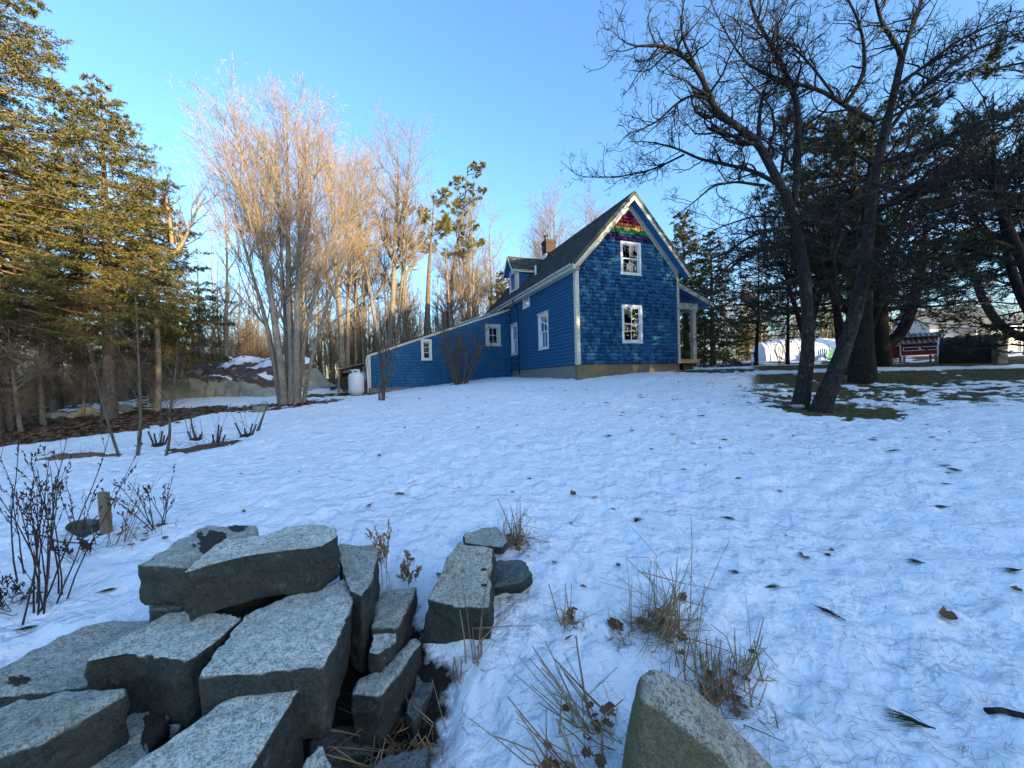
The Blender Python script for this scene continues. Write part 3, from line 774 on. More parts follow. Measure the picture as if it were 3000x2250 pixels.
w1, q = window(G, WIN_G[0]); curtain(G, w1, q[0] + .40, q[1], q[2], q[3]); curtain(G, w1, q[0], q[0] + .14, q[2], q[3])
w2, q = window(G, WIN_G[1]); curtain(G, w2, q[0], q[1], q[3] - .30, q[3]); curtain(G, w2, q[1] - .14, q[1], q[2], q[3] - .3)
w3, q = window(S, WIN_S[0]); curtain(S, w3, q[0] + .35, q[1], q[2], q[3]); curtain(S, w3, q[0], q[0] + .14, q[2], q[3])
w4, q = window(S, WIN_S[1]); curtain(S, w4, q[0], q[1], q[2], q[3])
window(S, WIN_S[2]); window(WG, WIN_W[0]); window(WG, WIN_W[1])
# dryer vent on the wing
mb = MB(); mb.tube([(-1.02, VW - .02, .93), (-1.02, VW - .10, .93)], [.11, .10], 14); mb.build('wall_vent', M['steel'], house)

# chimney (bricks are a few pixels each)
ch = MB(); ch.box(2.37, 3.03, 7.6, 8.22, 7.0, 8.48); ch.box(2.33, 3.07, 7.56, 8.26, 8.48, 8.62); ch.box(2.36, 3.04, 7.59, 8.23, 8.62, 8.70)
chim = ch.build('chimney', M['brick'], house, bevel=.006)
mb = MB(); mb.lathe([(.10, 8.70), (.10, 8.86), (.12, 8.87), (.12, 8.90), (.07, 8.91)], (2.52, 7.92, 0), 14); mb.build('flue', M['steel'], chim)
mb = MB(); mb.lathe([(.05, 8.90), (.05, 8.97), (.17, 8.98), (.15, 9.01), (.03, 9.04)], (2.52, 7.92, 0), 14); mb.build('flue_cap', M['steel'], chim)
mb = MB(); mb.lathe([(.12, 8.69), (.12, 8.76), (.09, 8.76), (.09, 8.70)], (2.84, 7.92, 0), 14); mb.build('flue_tile', M['brick'], chim)
mb = MB(); mb.box(2.30, 2.38, 7.55, 8.27, 7.52, 7.80); mb.build('flashing', M['gutter'], chim)

# dormer on the near slope
dx, dy0, dy1, dym = .33, 7.46, 8.80, 8.13
ze, zr = 6.66, 7.50
def dz(y): return zr - abs(y - dym) * (zr - ze) / (dym - dy0)
mb = MB()
xr = lambda z: (z - 4.69) / SL - .35       # where the main roof is at height z
mb.add([(dx, dy0, ztop(dx) - .1), (dx, dy1, ztop(dx) - .1), (dx, dy1, ze), (dx, dym, zr), (dx, dy0, ze)], [(0, 1, 2, 3, 4)])
mb.add([(dx, dy0, ztop(dx) - .1), (xr(ze), dy0, ze), (dx, dy0, ze)], [(0, 1, 2)]); mb.add([(dx, dy1, ztop(dx) - .1), (xr(ze), dy1, ze), (dx, dy1, ze)], [(2, 1, 0)])
dorm = mb.build('dormer', wall_mat, house)
DF = Fr((0, dy0, 0), (1, 0, 0), (0, -1, 0)); rg = random.Random(4); cells = []
z = 5.35
while z < ze - .05:
    a = max(dx + .10, dx + .0); e = xr(z + .02) if z > ztop(dx) else dx + .1
    while a < e: b = min(a + rg.uniform(.1, .22), e); cells.append((a, b, z, min(z + .15, ze))); a = b
    z += .15
joined(DF, [c for c in cells if c[1] - c[0] > .02], 'shingles', [M['blue']], dorm)
DW = Fr((dx, 0, 0), (0, 1, 0), (-1, 0, 0))
mb = MB(); DW.box(mb, dy0, dy0 + .11, 5.30, ze, 0, .03); DW.box(mb, dy1 - .11, dy1, 5.30, ze, 0, .03); DW.box(mb, dy0, dy1, ze - .02, ze + .12, .001, .028)
mb.box(dx, dx + .10, dy0 - .03, dy0, 5.45, ze); mb.build('corner_board', M['cream'], dorm)
rw, q = window(DW, (dy0 + .20, dy1 - .20, 5.46, 6.62, 'gable'), 'dormer_window')
mb = MB(); DW.box(mb, q[0], q[1], q[2], q[3], -.30, -.25); mb.build('shade', M['curtain'], rw)
fx = dx - .36
for sg in (-1, 1):
    ye = dym + sg * (dym - dy0 + .16); zE = dz(dy0) - .16 * (zr - ze) / (dym - dy0)
    back = lambda zz: xr(zz) + .12
    pts = [(fx, ye, zE + .09), (back(zE + .09), ye, zE + .09), (back(zr + .09), dym, zr + .09), (fx, dym, zr + .09)]
    shingle_roof(*pts, 'dormer_roof', thick=.05, seed=9 + sg, parent=house)
    mb = MB(); mb.prism([Vector(p) for p in ((fx - .02, ye, zE - .09), (fx - .02, dym, zr - .09), (fx - .02, dym, zr + .085), (fx - .02, ye, zE + .085))], (.03, 0, 0)); mb.build('dormer_rake', M['cream'], house)
    mb = MB(); mb.prism([Vector(p) for p in ((fx + .012, ye, zE + .0), (fx + .012, dym, zr + .0), (dx, dym, zr + .0), (dx, ye, zE + .0))], (0, 0, .02)); mb.build('dormer_soffit', M['blue_paint'], house)
mb = MB(); mb.box(fx + .05, xr(ze) - .05, dy0 - .15, dy0 - .12, ze - .20, ze - .06); mb.box(fx + .05, xr(ze) - .05, dy0 - .12, dy0 - .001, ze - .10, ze - .08); mb.build('dormer_fascia', M['cream'], house)
mb = MB(); mb.tube([(.72, 5.62, 5.7), (.72, 5.62, 6.35)], .05, 10); mb.build('vent_pipe', M['white'], house)

# porch on the far side
px0, px1, pv0, pv1 = W + .01, 7.18, .55, 4.6
mb = MB()
for i in range(14):
    y = pv0 + i * (pv1 - pv0) / 14; mb = MB(); mb.box(px0, px1 + .12, y, y + .275, .78, .815); mb.build('deck_board', M['wood_new'], house)
mb = MB(); mb.box(px0, px1, pv0 + .02, pv0 + .06, .62, .775); mb.box(px1 - .04, px1, pv0 + .06, pv1, .62, .775); mb.build('deck_joist', M['wood_new'], house)
mb = MB(); mb.box(6.35, 7.0, pv0 + .25, pv0 + .7, -.2, .62); mb.build('deck_pier', M['wood_dark'], house)
mb = MB(); mb.box(6.80, 7.0, pv0 + .02, pv0 + .22, .82, 3.16); mb.box(6.76, 7.04, pv0 - .02, pv0 + .26, 3.10, 3.20); mb.build('porch_post', M['cream'], house, bevel=.006)
mb = MB(); mb.box(6.80, 7.0, pv1 - .3, pv1 - .1, .82, 3.2); mb.build('porch_post', M['cream'], house, bevel=.006)
mb = MB(); mb.box(px0, 7.10, pv0, pv0 + .20, 3.22, 3.52); mb.box(6.78, 7.05, pv0 + .21, pv1, 3.22, 3.52); mb.build('porch_beam', M['cream'], house, bevel=.005)
mb = MB(); mb.prism([Vector(p) for p in ((px0, pv0 + .08, 3.53), (6.9, pv0 + .08, 3.53), (px0, pv0 + .08, 4.22))], (0, .05, 0)); mb.build('porch_gable', M['blue_dark'], house)
mb = MB(); mb.prism([Vector(p) for p in ((px0, pv0 - .25, 4.30), (7.85, pv0 - .25, 3.36), (7.85, pv0 - .25, 3.56), (px0, pv0 - .25, 4.56))], (0, .03, 0)); mb.build('porch_rake', M['cream'], house)
mb = MB(); mb.prism([Vector(p) for p in ((px0, pv0 - .22, 4.33), (7.85, pv0 - .22, 3.42), (7.85, pv0 - .22, 3.44), (px0, pv0 - .22, 4.35))], (0, pv1 - pv0 + .4, 0)); mb.build('porch_soffit', M['blue_paint'], house)
shingle_roof((7.9, pv0 - .27, 3.60), (7.9, pv1 + .2, 3.60), (px0, pv1 + .2, 4.60), (px0, pv0 - .27, 4.60), 'porch_roof', thick=.05, seed=13, tab=.5, course=.2)
# a dark chair on the porch
c0 = hw(6.02, pv0 + .75, .815)
chair = empty('porch_chair', c0, YAW + R(200), label='dark wooden round-backed chair on the porch deck', cat='chair')
MB().box(-.22, .22, -.22, .22, .42, .46).build('seat', M['wood_dark'], chair, bevel=.01)
mb = MB(); mb.tube([(-.21, .2, .46), (-.22, .26, .75), (-.12, .30, .93), (0, .31, .97), (.12, .30, .93), (.22, .26, .75), (.21, .2, .46)], .022, 8)
bk = mb.build('backrest', M['wood_dark'], chair, smooth=True)
mb = MB(); mb.box(-.17, .17, .235, .255, .52, .90); mb.build('back_panel', M['wood_dark'], chair)
for x in (-.19, .19):
    for y in (-.19, .19): MB().tube([(x, y, .42), (x * 1.08, y * 1.08, .0)], .02, 8).build('leg', M['wood_dark'], chair)
# tank and woodshed by the wing's low end
tp = along(770, 20.6) ; tq = hw(-WL - .62, VW - .45, 0); tb = Vector((tq.x, tq.y, gt(tq.x, tq.y) + .03))
tank = empty('propane_tank', tb, 0, label='white upright propane tank beside the low end of the blue wing', cat='propane tank')
prof = [(.30, .0), (.30, .05), (.30, .06), (.36, .10), (.385, .18), (.385, .92), (.37, 1.0), (.32, 1.07), (.24, 1.12), (.12, 1.14), (.02, 1.145)]
MB().lathe(prof, n=28).build('body', M['tank'], tank, smooth=True)
mb = MB(); n = 28; V = []; F = []
for r_ in (.205, .195):
    for z in (1.08, 1.30):
        for j in range(n): V.append((r_ * math.cos(2 * math.pi * j / n), r_ * math.sin(2 * math.pi * j / n), z))
for j in range(n):
    jj = (j + 1) % n; F += [(j, jj, n + jj, n + j), (2 * n + jj, 2 * n + j, 3 * n + j, 3 * n + jj), (n + j, n + jj, 3 * n + jj, 3 * n + j)]
mb.add(V, F); mb.build('collar', M['tank'], tank, smooth=True)
mb = MB(); mb.box(-.02, .14, -.215, -.19, 1.17, 1.24); mb.build('collar_slot', M['steel'], tank)
mb = MB(); mb.tube([(0, 0, 1.12), (0, 0, 1.24)], .03, 8); mb.build('valve', M['steel'], tank)
tq2 = hw(-WL - .18, VW + .35, 0); tb2 = Vector((tq2.x, tq2.y, gt(tq2.x, tq2.y)))
cov = empty('meter_cover', tb2, YAW, label='grey half-round metal cover tucked between tank and wing corner', cat='cover')
mb = MB(); mb.tube([(-.12, -.2, .95 + 0), (-.12, .2, .95)], .24, 20); mb.build('hood', M['grey_cover'], cov, smooth=False)
mb = MB(); mb.box(-.26, .0, -.17, .17, -.05, .94); mb.build('cabinet', M['steel'], cov)
sp = hw(-WL - .6, VW + 1.2, 0)
shed = empty('woodshed', (sp.x, sp.y, gt(sp.x, sp.y)), YAW, label='low open lean-to woodshed behind the propane tank', cat='shed')
mb = MB(); mb.hexa([(-1.0, -1.0, 1.17), (.55, -1.0, 1.55), (.55, 1.6, 1.55), (-1.0, 1.6, 1.17), (-1.0, -1.0, 1.22), (.55, -1.0, 1.60), (.55, 1.6, 1.60), (-1.0, 1.6, 1.22)]); mb.build('roof', M['wood_grey'], shed)
for x, h in ((-.9, 1.18), (.45, 1.52)):
    for y in (-.9, 1.5): MB().box(x - .05, x + .05, y - .05, y + .05, -.25, h).build('post', M['wood_grey'], shed)
mb = MB(); mb.box(-.95, .5, 1.45, 1.49, -.2, 1.1); mb.build('back_wall', M['wood_dark'], shed)
rg = random.Random(2)
for i in range(46):
    x = -.75 + (i % 8) * .15 + rg.uniform(-.03, .03); z = .07 + (i // 8) * .14
    mb = MB(); mb.tube([(x, .2, z), (x, .62, z)], rg.uniform(.055, .075), 7); mb.build('firewood', M['bark_wood'], shed)
# ------------------------------------------------------------------ trees
def nrm(a): return a / np.maximum(np.linalg.norm(a, axis=-1, keepdims=True), 1e-9)
def resample(pts, K):
    pts = np.asarray(pts, float); d = np.concatenate([[0], np.cumsum(np.linalg.norm(np.diff(pts, axis=0), axis=1))])
    # smooth curve through the points
    t = np.linspace(0, d[-1], K); out = np.stack([np.interp(t, d, pts[:, i]) for i in range(3)], 1)
    if K > 6:
        for _ in range(2): out[1:-1] = out[1:-1] * .5 + (out[:-2] + out[2:]) * .25
    return out
def tubes(P, Rd, n=5):
    """P (N,K,3), Rd (N,K) -> vertices, quads"""
    N, K, _ = P.shape
    T = np.empty_like(P); T[:, 1:-1] = P[:, 2:] - P[:, :-2]; T[:, 0] = P[:, 1] - P[:, 0]; T[:, -1] = P[:, -1] - P[:, -2]
    T = nrm(T); ref = np.where(np.abs(T[..., 2:3]) < .85, np.array([0, 0, 1.]), np.array([1., 0, 0]))
    # one reference per path keeps the rings from twisting
    ref = np.broadcast_to(ref[:, K // 2:K // 2 + 1], P.shape)
    U = nrm(np.cross(T, ref)); Wv = np.cross(U, T)
    a = np.arange(n) * 2 * np.pi / n
    V = P[:, :, None] + Rd[:, :, None, None] * (U[:, :, None] * np.cos(a)[:, None] + Wv[:, :, None] * np.sin(a)[:, None])
    I = np.arange(N * K * n).reshape(N, K, n); J = np.roll(I, -1, axis=2)
    Q = np.stack([I[:, :-1], J[:, :-1], J[:, 1:], I[:, 1:]], -1).reshape(-1, 4)
    return V.reshape(-1, 3), Q
def spawn(P, Rd, cnt, t, ang, ln, K, rr, rtip, rng, up0=0.0, up=0.0, wig=0.12, side=None, minr=0.002):
    """children of a set of branches. cnt: per parent (int or array); ln: f(t, parent length)"""
    N, Kp, _ = P.shape; L = np.linalg.norm(np.diff(P, axis=1), axis=2).sum(1)
    cnt = np.broadcast_to(np.asarray(cnt(L) if callable(cnt) else cnt), (N,)).astype(int)
    idx = np.repeat(np.arange(N), cnt); m = len(idx)
    tt = t[0] + (t[1] - t[0]) * rng.random(m)
    f = tt * (Kp - 1); i0 = np.minimum(f.astype(int), Kp - 2); w = (f - i0)[:, None]
    p = P[idx, i0] * (1 - w) + P[idx, i0 + 1] * w; T = nrm(P[idx, i0 + 1] - P[idx, i0])
    r = Rd[idx, i0] * (1 - w[:, 0]) + Rd[idx, i0 + 1] * w[:, 0]
    if side is None: q = rng.normal(size=(m, 3))
    else:      # mostly to either side, in the level plane
        q = np.cross(T, np.array([0, 0, 1.])) * np.where(rng.random(m) < .5, 1, -1)[:, None] + rng.normal(size=(m, 3)) * side
    q = nrm(q - (q * T).sum(1, keepdims=True) * T)
    a = ang[0] + (ang[1] - ang[0]) * rng.random(m)
    d = T * np.cos(a)[:, None] + q * np.sin(a)[:, None]; d[:, 2] += up0; d = nrm(d)
    l = ln(tt, L[idx]) * rng.uniform(.65, 1.25, m)
    out = np.empty((m, K, 3)); out[:, 0] = p
    for k in range(1, K):
        if k > 1: d = d + rng.normal(size=(m, 3)) * wig; d[:, 2] += up; d = nrm(d)
        out[:, k] = out[:, k - 1] + d * (l / (K - 1))[:, None]
    r0 = np.maximum(np.minimum(r * rr, r), minr); s = np.linspace(0, 1, K)
    rad = r0[:, None] * (1 - s) + np.minimum(rtip, r0)[:, None] * s if isinstance(rtip, np.ndarray) else r0[:, None] * (1 - s) + np.minimum(rtip, r0[:, None]) * s
    return out, rad
def tufts(P, cnt, t, ang, ln, wd, rng, up0=0.0):
    """needle tufts: slim triangles standing off a set of twigs"""
    N, K, _ = P.shape; idx = np.repeat(np.arange(N), cnt); m = len(idx)
    tt = t[0] + (t[1] - t[0]) * rng.random(m); f = tt * (K - 1); i0 = np.minimum(f.astype(int), K - 2); w = (f - i0)[:, None]
    p = P[idx, i0] * (1 - w) + P[idx, i0 + 1] * w; T = nrm(P[idx, i0 + 1] - P[idx, i0])
    q = rng.normal(size=(m, 3)); q = nrm(q - (q * T).sum(1, keepdims=True) * T)
    a = ang[0] + (ang[1] - ang[0]) * rng.random(m)
    d = T * np.cos(a)[:, None] + q * np.sin(a)[:, None]; d[:, 2] += up0; d = nrm(d)
    x = nrm(np.cross(d, rng.normal(size=(m, 3)))); l = (ln * rng.uniform(.6, 1.3, m))[:, None]; wv = (wd * rng.uniform(.6, 1.3, m))[:, None]
    V = np.stack([p - x * wv * .5 + d * l * .1, p + x * wv * .5 + d * l * .1, p + d * l], 1).reshape(-1, 3)
    return V, np.arange(m * 3).reshape(m, 3)
def ribbons(P, Rd, rng=np.random.default_rng(99)):
    """the finest twigs: a narrow twisted blade each"""
    N, K, _ = P.shape; x = nrm(np.cross(nrm(P[:, -1] - P[:, 0]), rng.normal(size=(N, 3))))[:, None] * Rd[..., None] * 1.15
    V = np.stack([P - x, P + x], 2); I = np.arange(N * K * 2).reshape(N, K, 2)
    return V.reshape(-1, 3), np.stack([I[:, :-1, 0], I[:, :-1, 1], I[:, 1:, 1], I[:, 1:, 0]], -1).reshape(-1, 4)
def cat(*vf):
    V = []; F = []; n = 0
    for v, f in vf: V.append(v); F.append(np.asarray(f) + n); n += len(v)
    return np.concatenate(V), F
def tmesh(name, mat, *vf, smooth=False):
    V, F = cat(*vf); return mesh(name, V, F, mat, smooth)
def roots_of(paths, K=12):
    P = np.stack([resample(p[0], K) for p in paths])
    Rd = np.stack([np.interp(np.linspace(0, 1, K), np.linspace(0, 1, len(p[1])), p[1]) for p in paths])
    return P, Rd

# ---- a bare broadleaf tree from its stems
def bare_meshes(stems, seed, l1, l2, l3, l4=None, mats=('bark_wood', 'twig_wood'), sides=8, upright=.10, rr=.62, lf=lambda t: 1.15 - t * .75):
    """stems: (path, radii); l*: (count per metre, angle range, length factor)"""
    rng = np.random.default_rng(seed)
    P0, R0 = roots_of(stems, 14)
    dens = lambda k: (lambda L: np.maximum(1, np.round(L * k)))
    P1, R1 = spawn(P0, R0, dens(l1[0]), (l1[3] if len(l1) > 3 else .3, .97), l1[1], lambda t, L: L * l1[2] * lf(t), 7, rr, .008, rng, .25, upright, .12)
    P2, R2 = spawn(P1, R1, dens(l2[0]), (.15, .98), l2[1], lambda t, L: L * l2[2] * (1.1 - t * .6), 5, .6, .005, rng, .15, upright, .14)
    P3, R3 = spawn(P2, R2, dens(l3[0]), (.1, 1.0), l3[1], lambda t, L: np.maximum(L * l3[2], .12), 4, .6, .003, rng, .1, upright * .7, .16, minr=.003)
    tr = [tubes(P0, R0, sides)]; br = [tubes(P1, R1, 5), tubes(P2, R2, 4)]; tw = [tubes(P3, R3, 3) if l4 is None else ribbons(P3, R3)]
    if l4:
        P4, R4 = spawn(P3, R3, l4[0], (.1, 1.0), l4[1], lambda t, L: np.maximum(L * l4[2], .10), 3, .6, .0025, rng, .1, .05, .15, minr=.0025)
        tw.append(ribbons(P4, R4))
    return (tmesh('trunk', M[mats[0]], *tr, smooth=True), tmesh('branches', M[mats[0]], *br, smooth=True), tmesh('twigs', M[mats[1]], *tw))
FINE = ('branches', 'twigs', 'crown', 'limbs')
def plant(name, loc, meshes, names=('trunk', 'branches', 'twigs'), rz=0.0, sc=1.0, **kw):
    o = empty(name, loc, rz, **kw); o.scale = (sc, sc, sc) if not isinstance(sc, tuple) else sc
    for nm, me in zip(names, meshes): obj(nm, me, o, kind='stuff' if nm in FINE else None)
    return o
def stem(h, lean=(0, 0), r=.15, wob=.03, seed=0, base=(0, 0, -.2), K=9, tip=.012, pw=1.0):
    rg = random.Random(seed); pts = []; x = y = 0
    for i in range(K):
        t = i / (K - 1); pts.append((base[0] + lean[0] * t ** pw + x, base[1] + lean[1] * t ** pw + y, base[2] + h * t))
        x += rg.gauss(0, wob) * h / K * 3; y += rg.gauss(0, wob) * h / K * 3
    return (pts, [r * 1.35, r * 1.02, r * .9, r * .75, r * .58, r * .4, r * .22, tip])

# ---- spruce
def spruce_meshes(H, rad, cb, spread, seed, flat=.16, step=.42, nb=6, den=(9, 5), tuft=(9, .085, .030), droop=-.10, dead=True, fol='spruce', bark='bark_spruce'):
    rng = np.random.default_rng(seed)
    tp, tr_ = roots_of([stem(H, (0, 0), rad, .006, seed, tip=.01)], 16)
    B = []; Rb = []; z = cb
    while z < H - .25:
        t = (z - cb) / (H - cb); n = nb if t < .85 else 4; a0 = rng.random() * 6.28
        for k in range(n):
            a = a0 + 6.283 * k / n + rng.normal() * .25; L = (spread * (1 - t) ** .75 + .18) * rng.uniform(.72, 1.15)
            sl = droop * 2.2 * (1 - t) + .30 * t + rng.normal() * .06
            d = np.array([math.cos(a), math.sin(a), sl]); d /= np.linalg.norm(d); K = 6; pts = [np.array([0, 0, z + rng.normal() * .08])]
            for i in range(1, K):
                dd = d.copy(); dd[2] += .28 * (i / K) ** 2 - .10 * (1 - t) * math.sin(math.pi * i / K); dd /= np.linalg.norm(dd)
                pts.append(pts[-1] + dd * L / (K - 1))
            B.append(np.array(pts)); r0 = .012 + .030 * (1 - t) * rad / .2; Rb.append(np.linspace(r0, .005, K))
        z += step * rng.uniform(.8, 1.2) * (1 - .35 * t)
    B = np.array(B); Rb = np.array(Rb)
    P1, R1 = spawn(B, Rb, lambda L: np.maximum(3, L * den[0]), (.16, 1.0), (R(40), R(70)), lambda t, L: np.minimum(.75, L * .36) * (1.15 - t * .75), 4, .5, .004, rng, -.08, -.05, .10, side=flat)
    P2, R2 = spawn(P1, R1, den[1], (.15, 1.0), (R(35), R(65)), lambda t, L: np.maximum(L * .45, .10), 3, .6, .003, rng, -.10, -.06, .1, side=.5)
    parts = []
    fol_v = [tufts(P1, tuft[0], (.1, 1.0), (R(20), R(65)), tuft[1], tuft[2], rng, .05), tufts(P2, tuft[0], (.0, 1.0), (R(20), R(65)), tuft[1], tuft[2], rng, .05),
             tufts(B, tuft[0] * 2, (.35, 1.0), (R(25), R(70)), tuft[1], tuft[2], rng, .1)]
    tw = [tubes(B, Rb, 4), ribbons(P1, R1)]
    if dead:
        nd = int(cb / .07) + 20; A = []; Ra = []
        for i in range(nd):
            z = rng.uniform(1.0, cb + 1.2); a = rng.random() * 6.28; L = rng.uniform(.9, 2.4); d = np.array([math.cos(a), math.sin(a), rng.uniform(-.35, .05)])
            pts = [np.array([0, 0, z])]
            for k in range(1, 6): d[2] -= .05; pts.append(pts[-1] + d / np.linalg.norm(d) * L / 5 + rng.normal(size=3) * .03)
            A.append(np.array(pts)); Ra.append(np.linspace(.016, .004, 6))
        A = np.array(A); Ra = np.array(Ra)
        D1, E1 = spawn(A, Ra, lambda L: L * 12, (.15, 1.0), (R(40), R(75)), lambda t, L: L * .38 * (1.1 - t * .6), 4, .5, .002, rng, -.1, -.06, .14, side=.5)
        D2, E2 = spawn(D1, E1, 5, (.1, 1.0), (R(30), R(65)), lambda t, L: np.maximum(L * .45, .12), 3, .6, .002, rng, -.12, -.08, .15)
        tw += [tubes(A, Ra, 4), ribbons(D1, E1), ribbons(D2, E2)]
    return (tmesh('trunk', M[bark], tubes(tp, tr_, 9), smooth=True), tmesh('branches', M['twig_dead'], *tw), tmesh('crown', M[fol], *fol_v))
CON = ('trunk', 'branches', 'crown')

# ---- white pine: long level boughs with upturned needle brushes
def pine_meshes(stems, boughs, seed, den=(4.0, 5), tuft=(16, .14, .020), bark='bark_pine', fol='pine', twig='bark_pine', blen=.42):
    """boughs: (height, azimuth, length, rise)"""
    rng = np.random.default_rng(seed); P0, R0 = roots_of(stems, 16); B = []; Rb = []
    for (z, a, L, rise) in boughs:
        t = np.clip((z - P0[0, 0, 2]) / (P0[0, -1, 2] - P0[0, 0, 2]), 0, 1); b = np.array([np.interp(t, np.linspace(0, 1, 16), P0[0, :, i]) for i in range(3)]); b[2] = z
        d = np.array([math.cos(a), math.sin(a), rise]); pts = [b]; K = 8
        for k in range(1, K):
            dd = d / np.linalg.norm(d) + rng.normal(size=3) * .09; dd[2] += .12 * (k / K) - .05; pts.append(pts[-1] + dd * L / (K - 1))
        B.append(np.array(pts)); Rb.append(np.linspace(.018 + L * .012, .008, K))
    B = np.array(B); Rb = np.array(Rb)
    P1, R1 = spawn(B, Rb, lambda L: np.maximum(3, L * den[0]), (.2, 1.0), (R(35), R(70)), lambda t, L: L * blen * (1.1 - t * .75), 5, .55, .006, rng, .05, .03, .12, side=.45)
    P2, R2 = spawn(P1, R1, den[1], (.25, 1.0), (R(30), R(65)), lambda t, L: np.maximum(L * .38, .15), 4, .6, .004, rng, .08, .06, .14, side=.7)
    fol_v = [tufts(P2, tuft[0], (.35, 1.0), (R(15), R(55)), tuft[1], tuft[2], rng, .12), tufts(P1, tuft[0], (.6, 1.0), (R(15), R(55)), tuft[1], tuft[2], rng, .12)]
    return (tmesh('trunk', M[bark], tubes(P0, R0, 12), smooth=True), tmesh('branches', M[twig], tubes(B, Rb, 6), tubes(P1, R1, 3), ribbons(P2, R2)), tmesh('crown', M[fol], *fol_v))

def gl(x, y, dz=0.0): return (x, y, gt(x, y) + dz)

# ================= the many-stemmed maple left of the house
mp = on_ground(850, 1182); MAPLE_D = mp.y
k = MAPLE_D / 15.0 * .96
st = []
for i, (bx, by, lx, ly, h, r) in enumerate([(-.34, .02, -2.9, .2, 10.6, .085), (-.14, -.10, -1.4, -.8, 12.0, .13), (.08, -.04, .1, -.2, 12.5, .125), (.28, .0, 1.5, -.3, 11.9, .125),
                                            (.18, .20, 2.3, 1.2, 11.0, .075), (-.12, .22, -.8, 1.7, 11.4, .07), (.42, .10, 3.3, .4, 9.8, .065)]):
    st.append(stem(h * k, (lx * k, ly * k), r, .015, 30 + i, (bx, by, -.25), pw=1.5))
ms = bare_meshes(st, 5, (2.0, (R(18), R(46)), .33, .28), (3.5, (R(22), R(50)), .46), (5.0, (R(22), R(52)), .42), (3, (R(22), R(50)), .5), ('bark_maple', 'twig_maple'), 10, .02, .36, lambda t: .30 + .75 * np.sin(np.pi * np.clip(t * 1.05 - .05, 0, 1)) * (1.15 - .5 * t))
maple = plant('maple_tree', (mp.x, mp.y, gt(mp.x, mp.y) - .02), ms, label='tall many-stemmed bare tree with golden twigs, left of the propane tank', cat='tree')

# ================= apple trees on the right, traced limb by limb
def z7(X, Y): return (1600 + .6329 * X, .6329 * Y)
def limb(pts, d0, d1, r0, r1, f=z7):
    """a limb through photo points, from distance d0 to d1; radii in metres"""
    n = len(pts); P = [at(*f(*p), d0 + (d1 - d0) * i / (n - 1) + .10 * math.sin(i * 1.7 + d1 * 5)) for i, p in enumerate(pts)]
    return (P, [r0, r0 * .82 + r1 * .18, r0 * .6 + r1 * .4, r0 * .35 + r1 * .65, r1])
ident = lambda x, y: (x, y)
ap = on_ground(2352, 1187)
AD = ap.y
def apple(name, loc, stems, seed, label, l1=5.2, l1len=.36):
    rng = np.random.default_rng(seed); P0, R0 = roots_of(stems[0], 18)
    PL, RL = roots_of(stems[1], 22); RL = RL * .85
    dens = lambda k: (lambda L: np.maximum(1, np.round(L * k)))
    Q1, S1 = spawn(PL, RL, dens(l1), (.12, 1.0), (R(32), R(75)), lambda t, L: (.34 + L * l1len * .55) * (1.15 - t * .6), 8, .55, .006, rng, .10, .06, .24, minr=.006)
    Q2, S2 = spawn(Q1, S1, dens(6.0), (.10, 1.0), (R(35), R(80)), lambda t, L: .10 + L * .42 * (1.1 - t * .6), 6, .6, .004, rng, .10, .07, .26, minr=.004)
    Q3, S3 = spawn(Q2, S2, dens(9.5), (.08, 1.0), (R(35), R(85)), lambda t, L: .05 + L * .30, 4, .7, .003, rng, .10, .05, .25, minr=.0032)
    Q4, S4 = spawn(Q3, S3, 2, (.2, 1.0), (R(30), R(80)), lambda t, L: .03 + L * .25, 3, .9, .0032, rng, .05, .0, .2, minr=.003)
    Q5, S5 = spawn(PL, RL, dens(5.0), (.25, 1.0), (R(45), R(90)), lambda t, L: np.full(t.shape, .16), 4, .3, .0035, rng, .15, .05, .25, minr=.004)
    off = np.array(loc)
    for A in (P0, PL, Q1, Q2, Q3, Q4, Q5): A -= off
    return plant(name, loc, (tmesh('trunk', M['bark_apple'], tubes(P0, R0, 12), smooth=True), tmesh('limbs', M['bark_apple'], tubes(PL, RL, 8), tubes(Q1, S1, 5), smooth=True),
                             tmesh('twigs', M['twig_apple'], tubes(Q2, S2, 3), tubes(Q3, S3, 3), ribbons(Q4, S4), tubes(Q5, S5, 3))), ('trunk', 'limbs', 'twigs'), label=label, cat='apple tree')
d = AD
trunk1 = [([at(2340, 1215, d), at(2352, 1150, d), at(2368, 1040, d), at(2366, 900, d + .05), at(2352, 760, d + .1), at(2325, 650, d + .1), at(2298, 560, d + .05)], [.185, .14, .12, .115, .112, .108, .098])]
